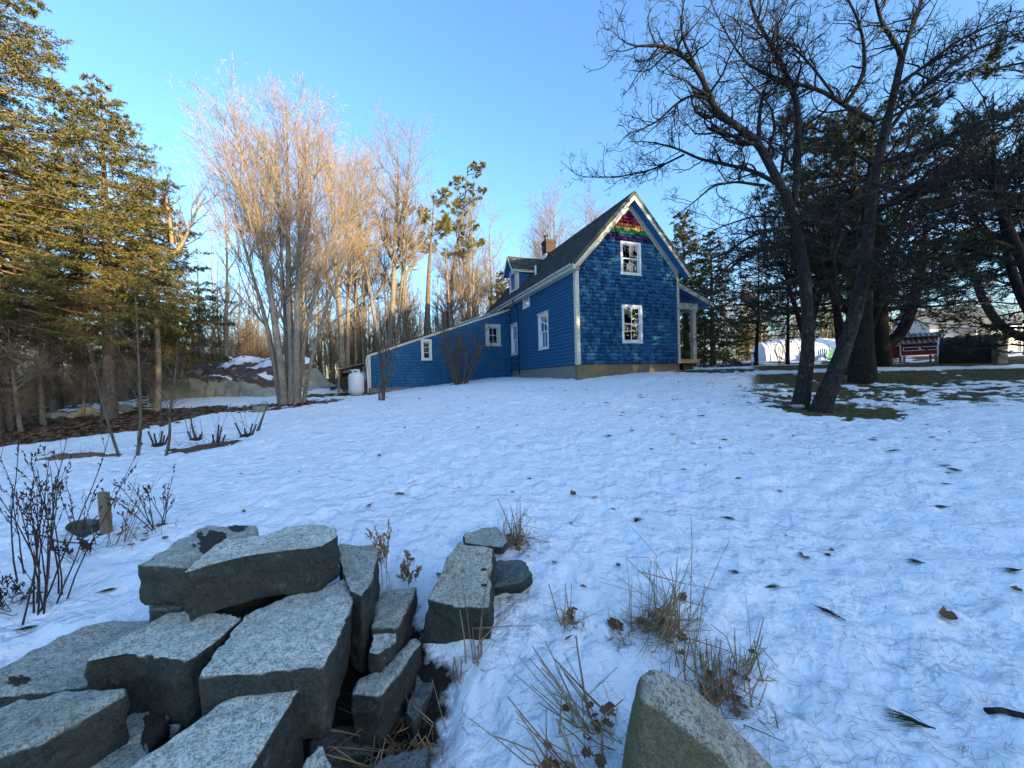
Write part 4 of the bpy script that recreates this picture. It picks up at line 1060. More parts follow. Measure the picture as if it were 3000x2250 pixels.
limbs1 = [limb([(1100, 885), (1030, 760), (990, 660), (880, 580), (790, 530), (750, 450), (735, 370), (690, 300), (620, 240), (560, 210), (480, 205), (385, 230), (330, 170)], d, d - 1.2, .105, .008),
          limb([(745, 460), (680, 435), (600, 480), (520, 560), (440, 600), (370, 620), (330, 680)], d - .5, d - .2, .035, .006),
          limb([(1060, 845), (960, 790), (850, 765), (700, 735), (620, 690), (480, 655), (380, 655)], d + .1, d + .9, .055, .006),
          limb([(640, 715), (540, 765), (480, 790), (330, 820), (160, 820), (100, 780)], d + .7, d + 1.5, .030, .006),
          limb([(1010, 860), (880, 840), (770, 860), (680, 940), (600, 1000)], d + .1, d + .4, .040, .006),
          limb([(985, 655), (985, 560), (1000, 440), (1040, 340), (1030, 250)], d - .1, d + .5, .055, .01),
          limb([(1030, 700), (1060, 600), (1045, 500), (960, 400), (890, 330), (880, 270)], d - .1, d - .9, .035, .006),
          limb([(1150, 930), (1170, 700), (1165, 500), (1130, 370), (1060, 240), (1000, 140), (950, 50), (930, -120)], d + .15, d - .4, .085, .02),
          limb([(1130, 380), (1040, 350), (930, 300), (860, 200), (800, 90), (740, -40)], d, d - 1.0, .035, .006),
          limb([(1090, 800), (1100, 700), (1130, 620), (1200, 540), (1330, 440)], d + .1, d + .9, .04, .008),
          limb([(690, 300), (640, 200), (620, 110), (640, 20), (600, -60)], d - .8, d - 1.3, .032, .006),
          limb([(560, 215), (500, 265), (460, 280), (400, 290)], d - 1.1, d - 1.3, .02, .005),
          limb([(2345, 720), (2250, 722), (2150, 762), (2080, 830), (2020, 905)], d + .1, d + .5, .035, .005, ident),
          limb([(2330, 640), (2210, 632), (2090, 672), (2005, 742)], d + .1, d - .5, .032, .005, ident),
          limb([(2355, 810), (2240, 842), (2140, 880), (2060, 960)], d + .1, d - .3, .032, .005, ident),
          limb([(2360, 900), (2280, 905), (2190, 935), (2120, 985)], d + .1, d + .6, .028, .005, ident),
          limb([(1150, 1050), (1050, 1060), (930, 1100), (830, 1180), (740, 1290)], d + .1, d - .3, .05, .006),
          limb([(1160, 1120), (1020, 1150), (900, 1200), (800, 1290), (760, 1370)], d + .1, d + .6, .05, .006)]
apple('apple_tree', (ap.x, ap.y, gt(ap.x, ap.y) - .02), (trunk1, limbs1), 21, 'dark gnarled bare apple tree with straight trunk, nearer the house')
ap2 = on_ground(2408, 1200); e = ap2.y
trunk2 = [([at(2395, 1225, e), at(2415, 1170, e), at(2452, 1080, e + .05), at(2495, 960, e + .15), at(2525, 850, e + .3), at(2545, 700, e + .5), at(2552, 560, e + .7), at(2585, 410, e + .8), at(2625, 255, e + .8), at(2642, 170, e + .8)], [.20, .15, .13, .12, .11, .10, .095, .085, .075, .065])]
limbs2 = [limb([(1650, 265), (1610, 190), (1555, 110), (1530, 20), (1515, -90)], e + .8, e + .3, .06, .02),
          limb([(1650, 265), (1680, 160), (1720, 60), (1760, -60)], e + .8, e + 1.1, .06, .02),
          limb([(1520, 560), (1400, 500), (1290, 425), (1160, 385), (1050, 380), (960, 420)], e + .6, e + .1, .065, .008),
          limb([(1380, 490), (1450, 390), (1475, 320), (1470, 190), (1440, 80), (1380, -30)], e + .4, e + .1, .055, .012),
          limb([(1330, 440), (1250, 330), (1150, 220), (1040, 140), (960, 100)], e + .3, e - .7, .03, .006),
          limb([(1560, 640), (1700, 450), (1830, 330), (1980, 230), (2200, 150)], e + .6, e - .3, .055, .012),
          limb([(1500, 760), (1640, 730), (1760, 690), (1900, 610), (2080, 540), (2300, 480)], e + .5, e - .8, .06, .010),
          limb([(1490, 840), (1600, 880), (1750, 850), (1900, 820), (2080, 800), (2300, 830)], e + .4, e - 1.0, .05, .010),
          limb([(1460, 1020), (1560, 1050), (1680, 1010), (1830, 960), (2000, 880), (2250, 900)], e + .2, e - .6, .05, .008),
          limb([(1460, 900), (1380, 950), (1310, 1040), (1210, 1010), (1120, 1050)], e + .3, e - .4, .045, .006),
          limb([(1440, 1150), (1520, 1230), (1640, 1260), (1800, 1290), (2000, 1400)], e + .2, e - .5, .035, .006),
          limb([(1330, 1180), (1310, 1090), (1380, 1060), (1330, 1200), (1350, 1330)], e + .3, e - .4, .03, .008),
          limb([(1450, 1130), (1400, 1200), (1500, 1190), (1700, 1400), (1780, 1440)], e + .2, e - .7, .025, .006),
          limb([(1620, 400), (1760, 300), (1900, 190), (2050, 120), (2250, 60)], e + .8, e + .3, .05, .010)]
apple('apple_tree', (ap2.x, ap2.y, gt(ap2.x, ap2.y) - .02), (trunk2, limbs2), 22, 'dark bare apple tree with thick trunk leaning to the right', 6.2, .44)

# ================= white pines on the right
def boughs(seed, z0, z1, n, L0, L1, az=None, rise=(.0, .25)):
    rg = random.Random(seed); out = []
    for i in range(n):
        t = i / max(1, n - 1); a = rg.uniform(0, 6.283) if az is None else rg.uniform(*az)
        out.append((z0 + (z1 - z0) * t, a, (L0 + (L1 - L0) * t) * rg.uniform(.75, 1.2), rg.uniform(*rise)))
    return out
pp = on_ground(2527, 1118); pz = gt(pp.x, pp.y)
PM = pine_meshes([stem(8.8, (.9, .5), .30, .015, 3, (0, 0, -.3), tip=.03)], boughs(1, 2.5, 8.6, 34, 4.6, 2.2), 41, (3.8, 6), (20, .17, .024))
plant('pine_tree', (pp.x, pp.y, pz), PM, CON, label='thick-trunked dark pine behind the leaning apple tree', cat='pine tree')
pd = along(2500, 21.5)
DM = pine_meshes([stem(13.0, (.4, .2), .30, .01, 4, (0, 0, -.3), tip=.05)], [(2.3 + 10.4 * (i / 69), i * 2.4, (6.4 * math.sqrt(max(.03, 1 - (i / 69) ** 2))) * (.85 + .3 * ((i * 7) % 5) / 4), .06 + .25 * (i / 69)) for i in range(0, 70, 2)], 44, (3.4, 5), (18, .20, .032), blen=.36)
plant('pine_tree', gl(pd.x, pd.y), DM, CON, label='broad dome-shaped dark evergreen behind the apple trees', cat='pine tree')
p2 = along(2585, 19.0)
ym = pine_meshes([stem(12, (-.6, .2), .34, .012, 5, (0, 0, -.3), tip=.05), ([(.1, 0, 1.0), (.8, 0, 1.3), (1.5, .1, 2.4), (2.1, .2, 4.2), (2.6, .3, 7)], [.26, .24, .22, .18, .08])], boughs(2, 2.8, 11.5, 26, 4.2, 1.4), 42, (3.2, 4), (18, .17, .024))
plant('pine_tree', gl(p2.x, p2.y), ym, CON, label='dark pine forking low into two trunks left of the red coop', cat='pine tree')
p3 = along(3060, 14.0)
pm3 = pine_meshes([stem(14, (.3, .2), .20, .012, 8, (0, 0, -.3), tip=.05)], boughs(4, .9, 13.4, 60, 3.8, 1.6), 43, (3.8, 5), (20, .16, .026))
plant('pine_tree', gl(p3.x, p3.y), pm3, CON, label='dark pine at the right edge with low sweeping boughs', cat='pine tree')
p4 = along(2860, 27)
plant('pine_tree', gl(p4.x + 4, p4.y), ym, CON, rz=2.1, sc=1.1, label='dark pine standing behind the white house on the right', cat='pine tree')

DK = bare_meshes([stem(7.2, (.5, .2), .13, .03, 301, tip=.01), stem(6.4, (-1.6, .4), .10, .03, 302, (.1, 0, .6), tip=.01), stem(6.2, (1.9, -.3), .10, .03, 303, (-.1, 0, .8), tip=.01)], 300,
                 (2.8, (R(35), R(75)), .42, .42), (4.2, (R(30), R(70)), .46), (5.0, (R(30), R(70)), .42), (2, (R(30), R(70)), .5), ('bark_pine', 'twig_apple'), 8, .0)
for px, dd, rz, s_, lb in ((2478, 14.0, .3, 1.1, 'spreading dark bare tree whose crown shows between the apple trees'), (2545, 15.0, 2.2, 1.15, 'spreading dark bare tree hidden behind the pine trunk'), (2368, 19.0, 3.3, 1.15, 'spreading dark bare tree hidden behind the straight apple trunk'), (3075, 9.5, 1.2, 1.1, 'spreading dark bare tree reaching in at the right edge')):
    p = along(px, dd); plant('bare_tree', gl(p.x, p.y), DK, rz=rz, sc=s_, label=lb, cat='tree')
# ================= spruces at the left edge
sa = along(318, 15.2)
S1 = spruce_meshes(13.3, .20, 4.6, 3.7, 51, .16, .45, 6, (7.5, 4), (7, .12, .036))
plant('spruce_tree', gl(sa.x, sa.y, -.05), S1, CON, rz=.4, label='sunlit spruce with grey trunk left of the rock ledge', cat='spruce tree')
sb = along(-40, 12.6)
S2 = spruce_meshes(18.5, .27, 4.0, 4.3, 52, .16, .45, 6, (7.5, 4), (7, .11, .036))
plant('spruce_tree', gl(sb.x, sb.y, -.05), S2, CON, rz=1.4, label='tallest sunlit spruce, cut off by the left edge', cat='spruce tree')
sc_ = along(455, 19.5)
S3 = spruce_meshes(11.5, .2, 2.6, 3.2, 53, .3, .42, 6, (7, 4), (7, .12, .044))
plant('spruce_tree', gl(sc_.x, sc_.y, -.05), S3, CON, rz=2.4, label='smaller spruce behind the rock ledge, left of the many-stemmed tree', cat='spruce tree')
sd_ = along(165, 20)
plant('spruce_tree', gl(sd_.x, sd_.y, -.05), S1, CON, rz=3.4, sc=.95, label='shaded spruce deep in the wood at left, between two nearer ones', cat='spruce tree')
se = along(-170, 13.5)
plant('spruce_tree', gl(se.x, se.y, -.05), S2, CON, rz=3.0, sc=.9, label='spruce whose boughs reach in from beyond the left edge', cat='spruce tree')
# behind the house, right and left of the chimney
SB = spruce_meshes(9.5, .17, .8, 2.2, 54, .25, .42, 6, (6, 4), (6, .13, .050), dead=False)
for px, dd, s_, rz, lb in ((2012, 27, 1.18, .3, 'narrow spruce peeking over the right roof edge'), (2090, 25, .95, 1.9, 'shorter spruce just right of the porch post'),
                           (1478, 38, 1.08, 2.5, 'small sunlit spruce left of the roof dormer'), (1040, 46, .9, .9, 'dark spruce low in the wood above the propane tank'),
                           (735, 44, .8, 3.2, 'small spruce far behind the many-stemmed tree'), (2195, 44, 1.0, 4.4, 'spruce behind the white tarp shelter, left end'), (2420, 50, 1.1, 5.1, 'sunlit spruce behind the white tarp shelter, right end')):
    p = along(px, dd); plant('spruce_tree', gl(p.x, p.y, -.1), SB, CON, rz=rz, sc=s_, label=lb, cat='spruce tree')
# two tall thin-crowned pines behind the wing
def tuft_pine(seed, H, z0, z1, n, L0, L1, lean):
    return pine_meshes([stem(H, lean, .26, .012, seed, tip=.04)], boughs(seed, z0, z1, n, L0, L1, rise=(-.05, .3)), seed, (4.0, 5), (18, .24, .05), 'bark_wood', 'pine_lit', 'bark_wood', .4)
q1 = along(1245, 31); q2 = along(1290, 34)
plant('pine_tree', gl(q1.x, q1.y), tuft_pine(61, 15.2, 10.2, 15.0, 16, 2.4, 1.4, (1.2, .3)), CON, label='leaning tall pine with tufted crown behind the wing, left of its twin', cat='pine tree')
q2b = tuft_pine(62, 19.0, 10.5, 18.6, 26, 2.2, 1.3, (2.9, .5))
plant('pine_tree', gl(q2.x, q2.y), q2b, CON, label='taller tufted pine behind the wing, right of its twin', cat='pine tree')

# ================= bare trees behind the house and drive
def big_bare(seed, H, stems_, r=.22, sp=1.0):
    return bare_meshes([stem(H * h, (lx, ly), r * q, .02, seed + i, (bx, 0, -.2)) for i, (bx, lx, ly, h, q) in enumerate(stems_)], seed,
                       (1.2, (R(28), R(58)), .36 * sp, .34), (2.4, (R(25), R(55)), .48), (3.6, (R(25), R(60)), .45), (2, (R(25), R(55)), .55), ('bark_maple', 'twig_wood'), 8, .045)
BA = big_bare(71, 18.5, [(0, .6, .2, 1.0, 1.0), (.1, 2.6, -.4, .92, .7), (-.1, -2.0, .5, .9, .62)])
BB = big_bare(75, 17, [(0, -.4, .1, 1.0, .9), (.3, 1.2, .3, .95, .7)])
BC = big_bare(79, 15, [(0, .3, .1, 1.0, .8)], .2, 1.1)
for px, dd, ms_, rz, s_, lb in ((1135, 29, BA, 0, 1.05, 'tallest pale bare tree with spreading forks behind the wing'), (1008, 27, BB, .6, .98, 'bare tree behind the propane tank with two upright trunks'),
                                (1072, 34, BB, 2.0, 1.0, 'slim bare tree between the two big ones above the tank'), (1372, 36, BB, 3.6, .95, 'bare twin-trunked tree left of the roof dormer'),
                                (1448, 41, BC, 1.2, 1.2, 'bare tree with fine crown directly behind the roof dormer'), (1400, 39, BC, 4.0, 1.15, 'slender bare tree crowding beside the tufted pines'),
                                (1330, 33, BC, 2.8, .9, 'bare tree rising between the two tufted pines'), (1620, 50, BA, 5.0, 1.22, 'pale bare crown showing just above the chimney'),
                                (1745, 54, BA, 1.4, 1.28, 'pale bare crown showing above the roof ridge, right of the chimney'), (905, 31, BC, 3.1, 1.0, 'bare tree standing just behind the many-stemmed tree'),
                                (1185, 33, BC, 5.5, .9, 'lesser bare tree right of the tallest pale one')):
    p = along(px, dd); plant('bare_tree', gl(p.x, p.y, -.05), ms_, rz=rz, sc=s_, label=lb, cat='tree')
# broken snag and the crooked sunlit birch
p = along(1306, 29); mb = MB(); mb.tube([(0, 0, -.2), (.05, 0, 2.5), (.02, .05, 4.0), (.0, 0, 5.0)], [.24, .22, .20, .17], 9)
so = mb.build('dead_snag', M['bark_wood'], None, loc=gl(p.x, p.y)); tag(so, 'broken-topped dead trunk rising behind the wing roof', 'dead tree')
bd = 16.6; q = along(462, bd)
def bl(pts, r0, r1, d0=bd, d1=bd): return limb(pts, d0, d1, r0, r1, ident)
bst = [([np.array(gl(q.x - .02, q.y, -.1)), at(466, 1080, bd), at(462, 980, bd), at(452, 860, bd), at(440, 760, bd)], [.12, .10, .09, .08, .075])]
bli = [bl([(445, 800), (468, 768), (510, 752), (535, 715), (548, 690), (570, 620), (605, 575)], .085, .02), bl([(505, 715), (500, 660), (492, 610), (485, 570)], .08, .03), bl([(540, 705), (525, 680), (535, 650)], .05, .02)]
P0, R0 = roots_of(bst, 10); PL, RL = roots_of(bli, 14); off = np.array(gl(q.x, q.y)); rng = np.random.default_rng(3)
Q1, T1 = spawn(PL, RL, 9, (.3, 1.0), (R(25), R(55)), lambda t, L: L * .5, 6, .5, .006, rng, .2, .08, .15); Q2, T2 = spawn(Q1, T1, 8, (.1, 1.0), (R(25), R(55)), lambda t, L: L * .45, 4, .6, .004, rng, .1, .05, .15)
for A in (P0, PL, Q1, Q2): A -= off
plant('birch_tree', tuple(off), (tmesh('trunk', M['bark_birch'], tubes(P0, R0, 9), smooth=True), tmesh('branches', M['bark_birch'], tubes(PL, RL, 7), smooth=True), tmesh('twigs', M['twig_wood'], tubes(Q1, T1, 4), tubes(Q2, T2, 3))),
      label='crooked pale birch with sunlit bent limb, right of the spruces', cat='birch tree')

# ================= slender trees of the wood, told apart only by place
rg = random.Random(17)
SL_ = [bare_meshes([stem(h, (lx, .2), r, .02, 90 + i, tip=.01)], 90 + i, (1.6, (R(30), R(60)), .22, .25), (2.6, (R(30), R(60)), .5), (3.0, (R(30), R(60)), .5), None, ('bark_maple', 'twig_wood'), 6, .06)
       for i, (h, lx, r) in enumerate(((9.5, .5, .075), (11.5, -.6, .09), (8.0, .9, .06), (13, .2, .11)))]
def wood(n, px0, px1, d0, d1, label, group, seed, s0=.8, s1=1.15):
    rg = random.Random(seed); k = 0
    while k < n:
        dd = rg.uniform(d0, d1); p = along(rg.uniform(px0, px1), dd)
        hl = HM.inverted() @ p
        if -9.5 < hl.x < 9 and -2 < hl.y < 15: continue
        plant('slender_tree', gl(p.x, p.y, -.05), SL_[rg.randrange(4)], rz=rg.uniform(0, 6.28), sc=rg.uniform(s0, s1), label=label, group=group, cat='tree'); k += 1
wood(48, -120, 780, 23, 42, 'slender bare tree of the wood behind the rock ledge and spruces', 'slender trees behind the ledge', 1)
wood(46, 840, 1460, 28, 48, 'slender bare tree of the thicket behind tank and wing', 'slender trees behind the wing', 2)
wood(32, 2010, 2760, 38, 60, 'slender bare tree of the sunlit wood beyond the tarp shelter', 'slender trees beyond the shelter', 3)
wood(10, 2760, 3200, 40, 60, 'slender bare tree of the wood beyond the white house', 'slender trees beyond the white house', 4)
# nearer thin trees at the left edge
for px, py, dd, i, s_, lb in ((30, 1225, 13.5, 0, .75, 'thin dark tree at the far left, nearest the drive'), (60, 1215, 13.0, 2, .8, 'thin leaning tree beside the drive at far left'), (125, 1190, 14.5, 1, .7, 'grey leaning thin tree beside the drive, left of the stone heap'),
                              (238, 1175, 16.5, 2, .8, 'thin upright tree just left of the grey spruce trunk'), (890, 1085, 22, 1, 1.0, 'mossy-footed grey tree right behind the many-stemmed tree')):
    p = along(px, dd); o = plant('thin_tree', gl(p.x, p.y, -.05), SL_[i], rz=px * .37, sc=(s_ * 1.2, s_ * 1.2, s_), label=lb, cat='tree')
# the far wood closes the view: one mass
def far_wood():
    rng = np.random.default_rng(8); N = 380; th = rng.uniform(R(-62), R(62), N); dd = rng.uniform(46, 85, N)
    x = dd * np.tan(th) * .8; y = dd; z = gz(x, y); H = rng.uniform(6, 13, N); P = np.zeros((N, 5, 3)); t = np.linspace(0, 1, 5); lean = rng.normal(size=(N, 2)) * .5
    for k in range(5): P[:, k, 0] = x + lean[:, 0] * t[k]; P[:, k, 1] = y + lean[:, 1] * t[k]; P[:, k, 2] = z - .3 + H * t[k]
    Rd = rng.uniform(.05, .12, N)[:, None] * np.array([1, .9, .75, .5, .15])
    P1, R1 = spawn(P, Rd, 16, (.15, 1.0), (R(30), R(65)), lambda t, L: L * .24 * (1.2 - t * .6), 4, .5, .012, rng, .15, .06, .12)
    P2, R2 = spawn(P1, R1, 7, (.1, 1.0), (R(25), R(60)), lambda t, L: L * .5, 3, .6, .006, rng, .1, .05, .12)
    me = tmesh('far_wood', M['twig_wood'], tubes(P, Rd, 3), ribbons(P1, R1), ribbons(P2, R2))
    tag(obj('far_wood', me), 'distant sunlit bare wood closing the view', 'wood', kind='stuff')
far_wood()
# a low brushy understory along the wood's edge
def understory():
    rng = np.random.default_rng(9); N = 800; th = rng.uniform(-1.35, 1.3, N); dd = np.where(th < -.45, rng.uniform(20, 40, N), np.where(th < .1, rng.uniform(28, 45, N), rng.uniform(42, 58, N)))
    x = dd * th; y = dd; lx = np.array([(HM.inverted() @ Vector((a, b, 0)))[:2] for a, b in zip(x, y)]); keep = ~((th > -1.08) & (th < -.5) & (dd < 27.5)) & ~((lx[:, 0] > -9.5) & (lx[:, 0] < 10) & (lx[:, 1] > -3) & (lx[:, 1] < 16)); x = x[keep]; y = y[keep]; N = len(x)
    z = gz(x, y); P = np.zeros((N, 4, 3)); ln = rng.normal(size=(N, 2)) * .45; H = rng.uniform(1.2, 4.2, N)
    for k in range(4): s = k / 3; P[:, k, 0] = x + ln[:, 0] * s; P[:, k, 1] = y + ln[:, 1] * s; P[:, k, 2] = z - .1 + H * s
    Rd = np.full((N, 1), .016) * np.array([1, .8, .6, .3])
    P1, R1 = spawn(P, Rd, 10, (.1, 1.0), (R(20), R(60)), lambda t, L: L * .45, 4, .6, .004, rng, .1, .05, .15)
    P2, R2 = spawn(P1, R1, 4, (.1, 1.0), (R(20), R(60)), lambda t, L: L * .45, 3, .6, .003, rng, .1, .05, .15)
    tag(obj('underbrush', tmesh('underbrush', M['twig_wood'], tubes(P, Rd, 3), ribbons(P1, R1), ribbons(P2, R2))), 'tangle of bare underbrush along the edge of the wood', 'brush', kind='stuff')
understory()
def left_brush():
    rng = np.random.default_rng(19); N = 520; th = rng.uniform(-1.5, -.55, N); dd = np.where(th > -1.06, rng.uniform(27.5, 36, N), rng.uniform(19.5, 34, N)); x = dd * th; y = dd; z = gz(x, y); P = np.zeros((N, 4, 3)); ln = rng.normal(size=(N, 2)) * .6; H = rng.uniform(1.5, 4.5, N)
    for k in range(4): s = k / 3; P[:, k, 0] = x + ln[:, 0] * s; P[:, k, 1] = y + ln[:, 1] * s; P[:, k, 2] = z - .1 + H * s
    Rd = np.full((N, 1), .018) * np.array([1, .8, .6, .3]); P1, R1 = spawn(P, Rd, 11, (.05, 1.0), (R(25), R(75)), lambda t, L: L * .42, 4, .6, .004, rng, .0, .0, .18); P2, R2 = spawn(P1, R1, 4, (.1, 1.0), (R(20), R(65)), lambda t, L: L * .45, 3, .6, .003, rng, .0, .0, .15)
    tag(obj('underbrush', tmesh('underbrush', M['twig_dead'], tubes(P, Rd, 3), ribbons(P1, R1), ribbons(P2, R2))), 'dark brush under the spruces at the left', 'brush', kind='stuff')
left_brush()
def thicket():   # pole-sized growth filling the wood between the spruces and the house
    rng = np.random.default_rng(23); N = 330; th = rng.uniform(-.98, -.02, N); dd = rng.uniform(27.5, 42, N); x = dd * th; y = dd; lx = np.array([(HM.inverted() @ Vector((a, b, 0)))[:2] for a, b in zip(x, y)]); keep = ~((lx[:, 0] > -9.5) & (lx[:, 0] < 8) & (lx[:, 1] > -3) & (lx[:, 1] < 18)); x = x[keep]; y = y[keep]; N = len(x)
    z = gz(x, y); P = np.zeros((N, 5, 3)); ln = rng.normal(size=(N, 2)) * .6; H = rng.uniform(4, 9.5, N)
    for k in range(5): s = k / 4; P[:, k, 0] = x + ln[:, 0] * s; P[:, k, 1] = y + ln[:, 1] * s; P[:, k, 2] = z - .1 + H * s
    Rd = rng.uniform(.022, .05, N)[:, None] * np.array([1, .85, .65, .4, .12]); P1, R1 = spawn(P, Rd, 14, (.15, 1.0), (R(25), R(60)), lambda t, L: L * .26 * (1.2 - .6 * t), 4, .55, .006, rng, .1, .05, .14); P2, R2 = spawn(P1, R1, 6, (.1, 1.0), (R(20), R(60)), lambda t, L: L * .48, 3, .6, .004, rng, .05, .04, .15)
    tag(obj('thicket', tmesh('thicket', M['twig_wood'], tubes(P, Rd, 3), ribbons(P1, R1), ribbons(P2, R2))), 'thicket of thin sunlit poles between spruces and house', 'thicket', kind='stuff')
thicket()
# trees behind the photographer, whose long evening shade covers the lawn
sx, sy = 0.727, -0.687
for row, (d0, n_, off, s0, kmax) in enumerate(((31, 17, -34, 1.1, 16), (37, 16, -33, 1.25, 12))):
    for i in range(n_):
        kk = off + i * 2.9; dd = d0 + rg.uniform(-2, 2); bx = sx * dd + .687 * kk; by = sy * dd + .727 * kk
        plant('spruce_tree', gl(bx, by), S3, CON, rz=rg.uniform(0, 6), sc=s0 * rg.uniform(.95, 1.1) * (.93 if kk < -2 else 1.0), label='spruce of the rows behind the photographer, out of view', group='spruces behind the photographer', cat='spruce tree')
for i in range(9):
    kk = 16.5 + i * 2.9; dd = 33 + (i % 2) * 6; bx = sx * dd + .687 * kk; by = sy * dd + .727 * kk
    plant('spruce_tree', gl(bx, by), S3, CON, rz=i * 1.7, sc=1.15, label='spruce of the looser row out of view to the right', group='spruces out of view to the right', cat='spruce tree')
for i in (0, 2):
    kk = 13.4 + i * 3.1; dd = 50 + (i % 2) * 5; bx = sx * dd + .687 * kk; by = sy * dd + .727 * kk
    plant('spruce_tree', gl(bx, by), S3, CON, rz=i * 2.1, sc=1.45, label='tall spruce far out of view to the right', group='spruces out of view to the right', cat='spruce tree')
# ------------------------------------------------------------------ stone
def _h3(i, j, k, s):
    h = (i * 374761393 + j * 668265263 + k * 2147483647 + s * 1442695041) & 0x7fffffff
    h = ((h ^ (h >> 13)) * 1274126177) & 0x7fffffff
    return ((h ^ (h >> 16)) & 0xffff) / 65535.0
def n3(p, s=0):
    f = np.floor(p); w = p - f; w = w * w * (3 - 2 * w); i, j, k = (f[:, a].astype(np.int64) for a in range(3)); o = 0
    for a in (0, 1):
        for b in (0, 1):
            for c in (0, 1):
                o = o + _h3(i + a, j + b, k + c, s) * (w[:, 0] if a else 1 - w[:, 0]) * (w[:, 1] if b else 1 - w[:, 1]) * (w[:, 2] if c else 1 - w[:, 2])
    return o - .5
def rock_mesh(V, F, mat, voxel, seed, amp=(.012, .014, .007), wl=(.35, .12, .04), smooth_it=0):
    me = bpy.data.meshes.new('rock'); me.from_pydata([tuple(v) for v in V], [], F); me.update()
    o = bpy.data.objects.new('tmp', me); COL.objects.link(o)
    m = o.modifiers.new('r', 'REMESH'); m.mode = 'VOXEL'; m.voxel_size = voxel
    if smooth_it: q = o.modifiers.new('s', 'SMOOTH'); q.iterations = smooth_it; q.factor = .5
    dg = bpy.context.evaluated_depsgraph_get(); ev = o.evaluated_get(dg); out = bpy.data.meshes.new_from_object(ev)
    bpy.data.objects.remove(o)
    n = len(out.vertices); co = np.empty(n * 3, np.float32); out.vertices.foreach_get('co', co); co = co.reshape(-1, 3).astype(float)
    no = np.empty(n * 3, np.float32); out.vertices.foreach_get('normal', no); no = no.reshape(-1, 3)
    d = 0
    for k_, (a, l) in enumerate(zip(amp, wl)): 
        v = n3(co / l, seed + k_ * 7) * 2
        if k_ == 1: v = .5 - np.abs(v) * 1.6
        d = d + v * a
    co += no * d[:, None]
    out.vertices.foreach_set('co', co.astype(np.float32).ravel()); out.polygons.foreach_set('use_smooth', [True] * len(out.polygons))
    out.materials.clear(); out.materials.append(mat); out.update()
    return out
def block(label, top, bottom, mat, seed, voxel=.0125, name='granite_block', cat='granite block', group='granite blocks of the heap', **kw):
    """top: world points round the upper face; bottom: thickness, or points"""
    top = [np.asarray(p, float) for p in top]; n = len(top); c = sum(top) / n
    if isinstance(bottom, (int, float)):
        bot = [p * .0 + (c + (p - c) * .97) for p in top]
        for p, q in zip(bot, top): p[2] = q[2] - bottom
    else: bot = [np.asarray(p, float) for p in bottom]
    base = np.array([c[0], c[1], min(p[2] for p in bot)])
    a = 0      # keep a consistent winding
    for i in range(n): x, y = top[i][:2] - c[:2]; u, v = top[(i + 1) % n][:2] - c[:2]; a += x * v - y * u
    if a < 0: top = top[::-1]; bot = bot[::-1]
    V = [p - base for p in bot + top]
    tc = sum(top) / n - base; bc = sum(bot) / n - base; V += [bc, tc]
    F = [(i, (i + 1) % n, n + (i + 1) % n, n + i) for i in range(n)] + [((i + 1) % n, i, 2 * n) for i in range(n)] + [(n + i, n + (i + 1) % n, 2 * n + 1) for i in range(n)]
    return obj(name, rock_mesh(V, F, mat, voxel, seed, **kw), None, loc=tuple(base), label=label, cat=cat, group=group)
zA = lambda X, Y: (.5877 * X, 1450 + .5877 * Y)
zB = lambda X, Y: (1200 + .5425 * X, 1350 + .5425 * Y)
def top_at(pts, z, f=zA): return [at_z(*f(p[0], p[1]), p[2] if len(p) > 2 else z) for p in pts]
g_, gg, gd = M['granite'], M['granite_grey'], M['granite_dark']
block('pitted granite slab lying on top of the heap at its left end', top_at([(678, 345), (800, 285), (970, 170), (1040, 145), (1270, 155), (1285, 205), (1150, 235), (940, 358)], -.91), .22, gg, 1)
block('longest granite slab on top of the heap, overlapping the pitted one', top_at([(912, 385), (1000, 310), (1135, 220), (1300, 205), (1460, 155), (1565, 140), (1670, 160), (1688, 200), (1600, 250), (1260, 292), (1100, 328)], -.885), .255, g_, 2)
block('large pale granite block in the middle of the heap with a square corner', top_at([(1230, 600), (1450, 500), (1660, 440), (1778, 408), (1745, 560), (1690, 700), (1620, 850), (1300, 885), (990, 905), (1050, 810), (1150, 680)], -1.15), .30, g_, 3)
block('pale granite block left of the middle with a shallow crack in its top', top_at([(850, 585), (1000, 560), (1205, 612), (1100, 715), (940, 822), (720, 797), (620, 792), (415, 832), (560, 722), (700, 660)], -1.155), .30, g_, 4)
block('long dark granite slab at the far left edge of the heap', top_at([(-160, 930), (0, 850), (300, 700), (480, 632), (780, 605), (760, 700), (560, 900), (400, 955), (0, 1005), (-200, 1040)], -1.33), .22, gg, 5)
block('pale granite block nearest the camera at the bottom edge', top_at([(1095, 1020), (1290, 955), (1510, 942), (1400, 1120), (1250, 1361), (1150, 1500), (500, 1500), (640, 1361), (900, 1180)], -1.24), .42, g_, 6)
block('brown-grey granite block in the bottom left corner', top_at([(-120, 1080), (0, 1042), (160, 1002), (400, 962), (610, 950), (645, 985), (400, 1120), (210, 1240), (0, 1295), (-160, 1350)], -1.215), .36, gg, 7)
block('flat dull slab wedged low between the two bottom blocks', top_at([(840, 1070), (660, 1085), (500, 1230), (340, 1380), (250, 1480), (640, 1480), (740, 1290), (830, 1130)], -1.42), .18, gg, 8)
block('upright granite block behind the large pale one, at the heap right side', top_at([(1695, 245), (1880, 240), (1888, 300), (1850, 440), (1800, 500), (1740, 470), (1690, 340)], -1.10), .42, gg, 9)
block('squared granite block right of the upright one, its corner chipped', top_at([(1900, 480), (2078, 456), (2030, 560), (1978, 662), (1855, 660), (1870, 570)], -1.30), .36, gg, 10)
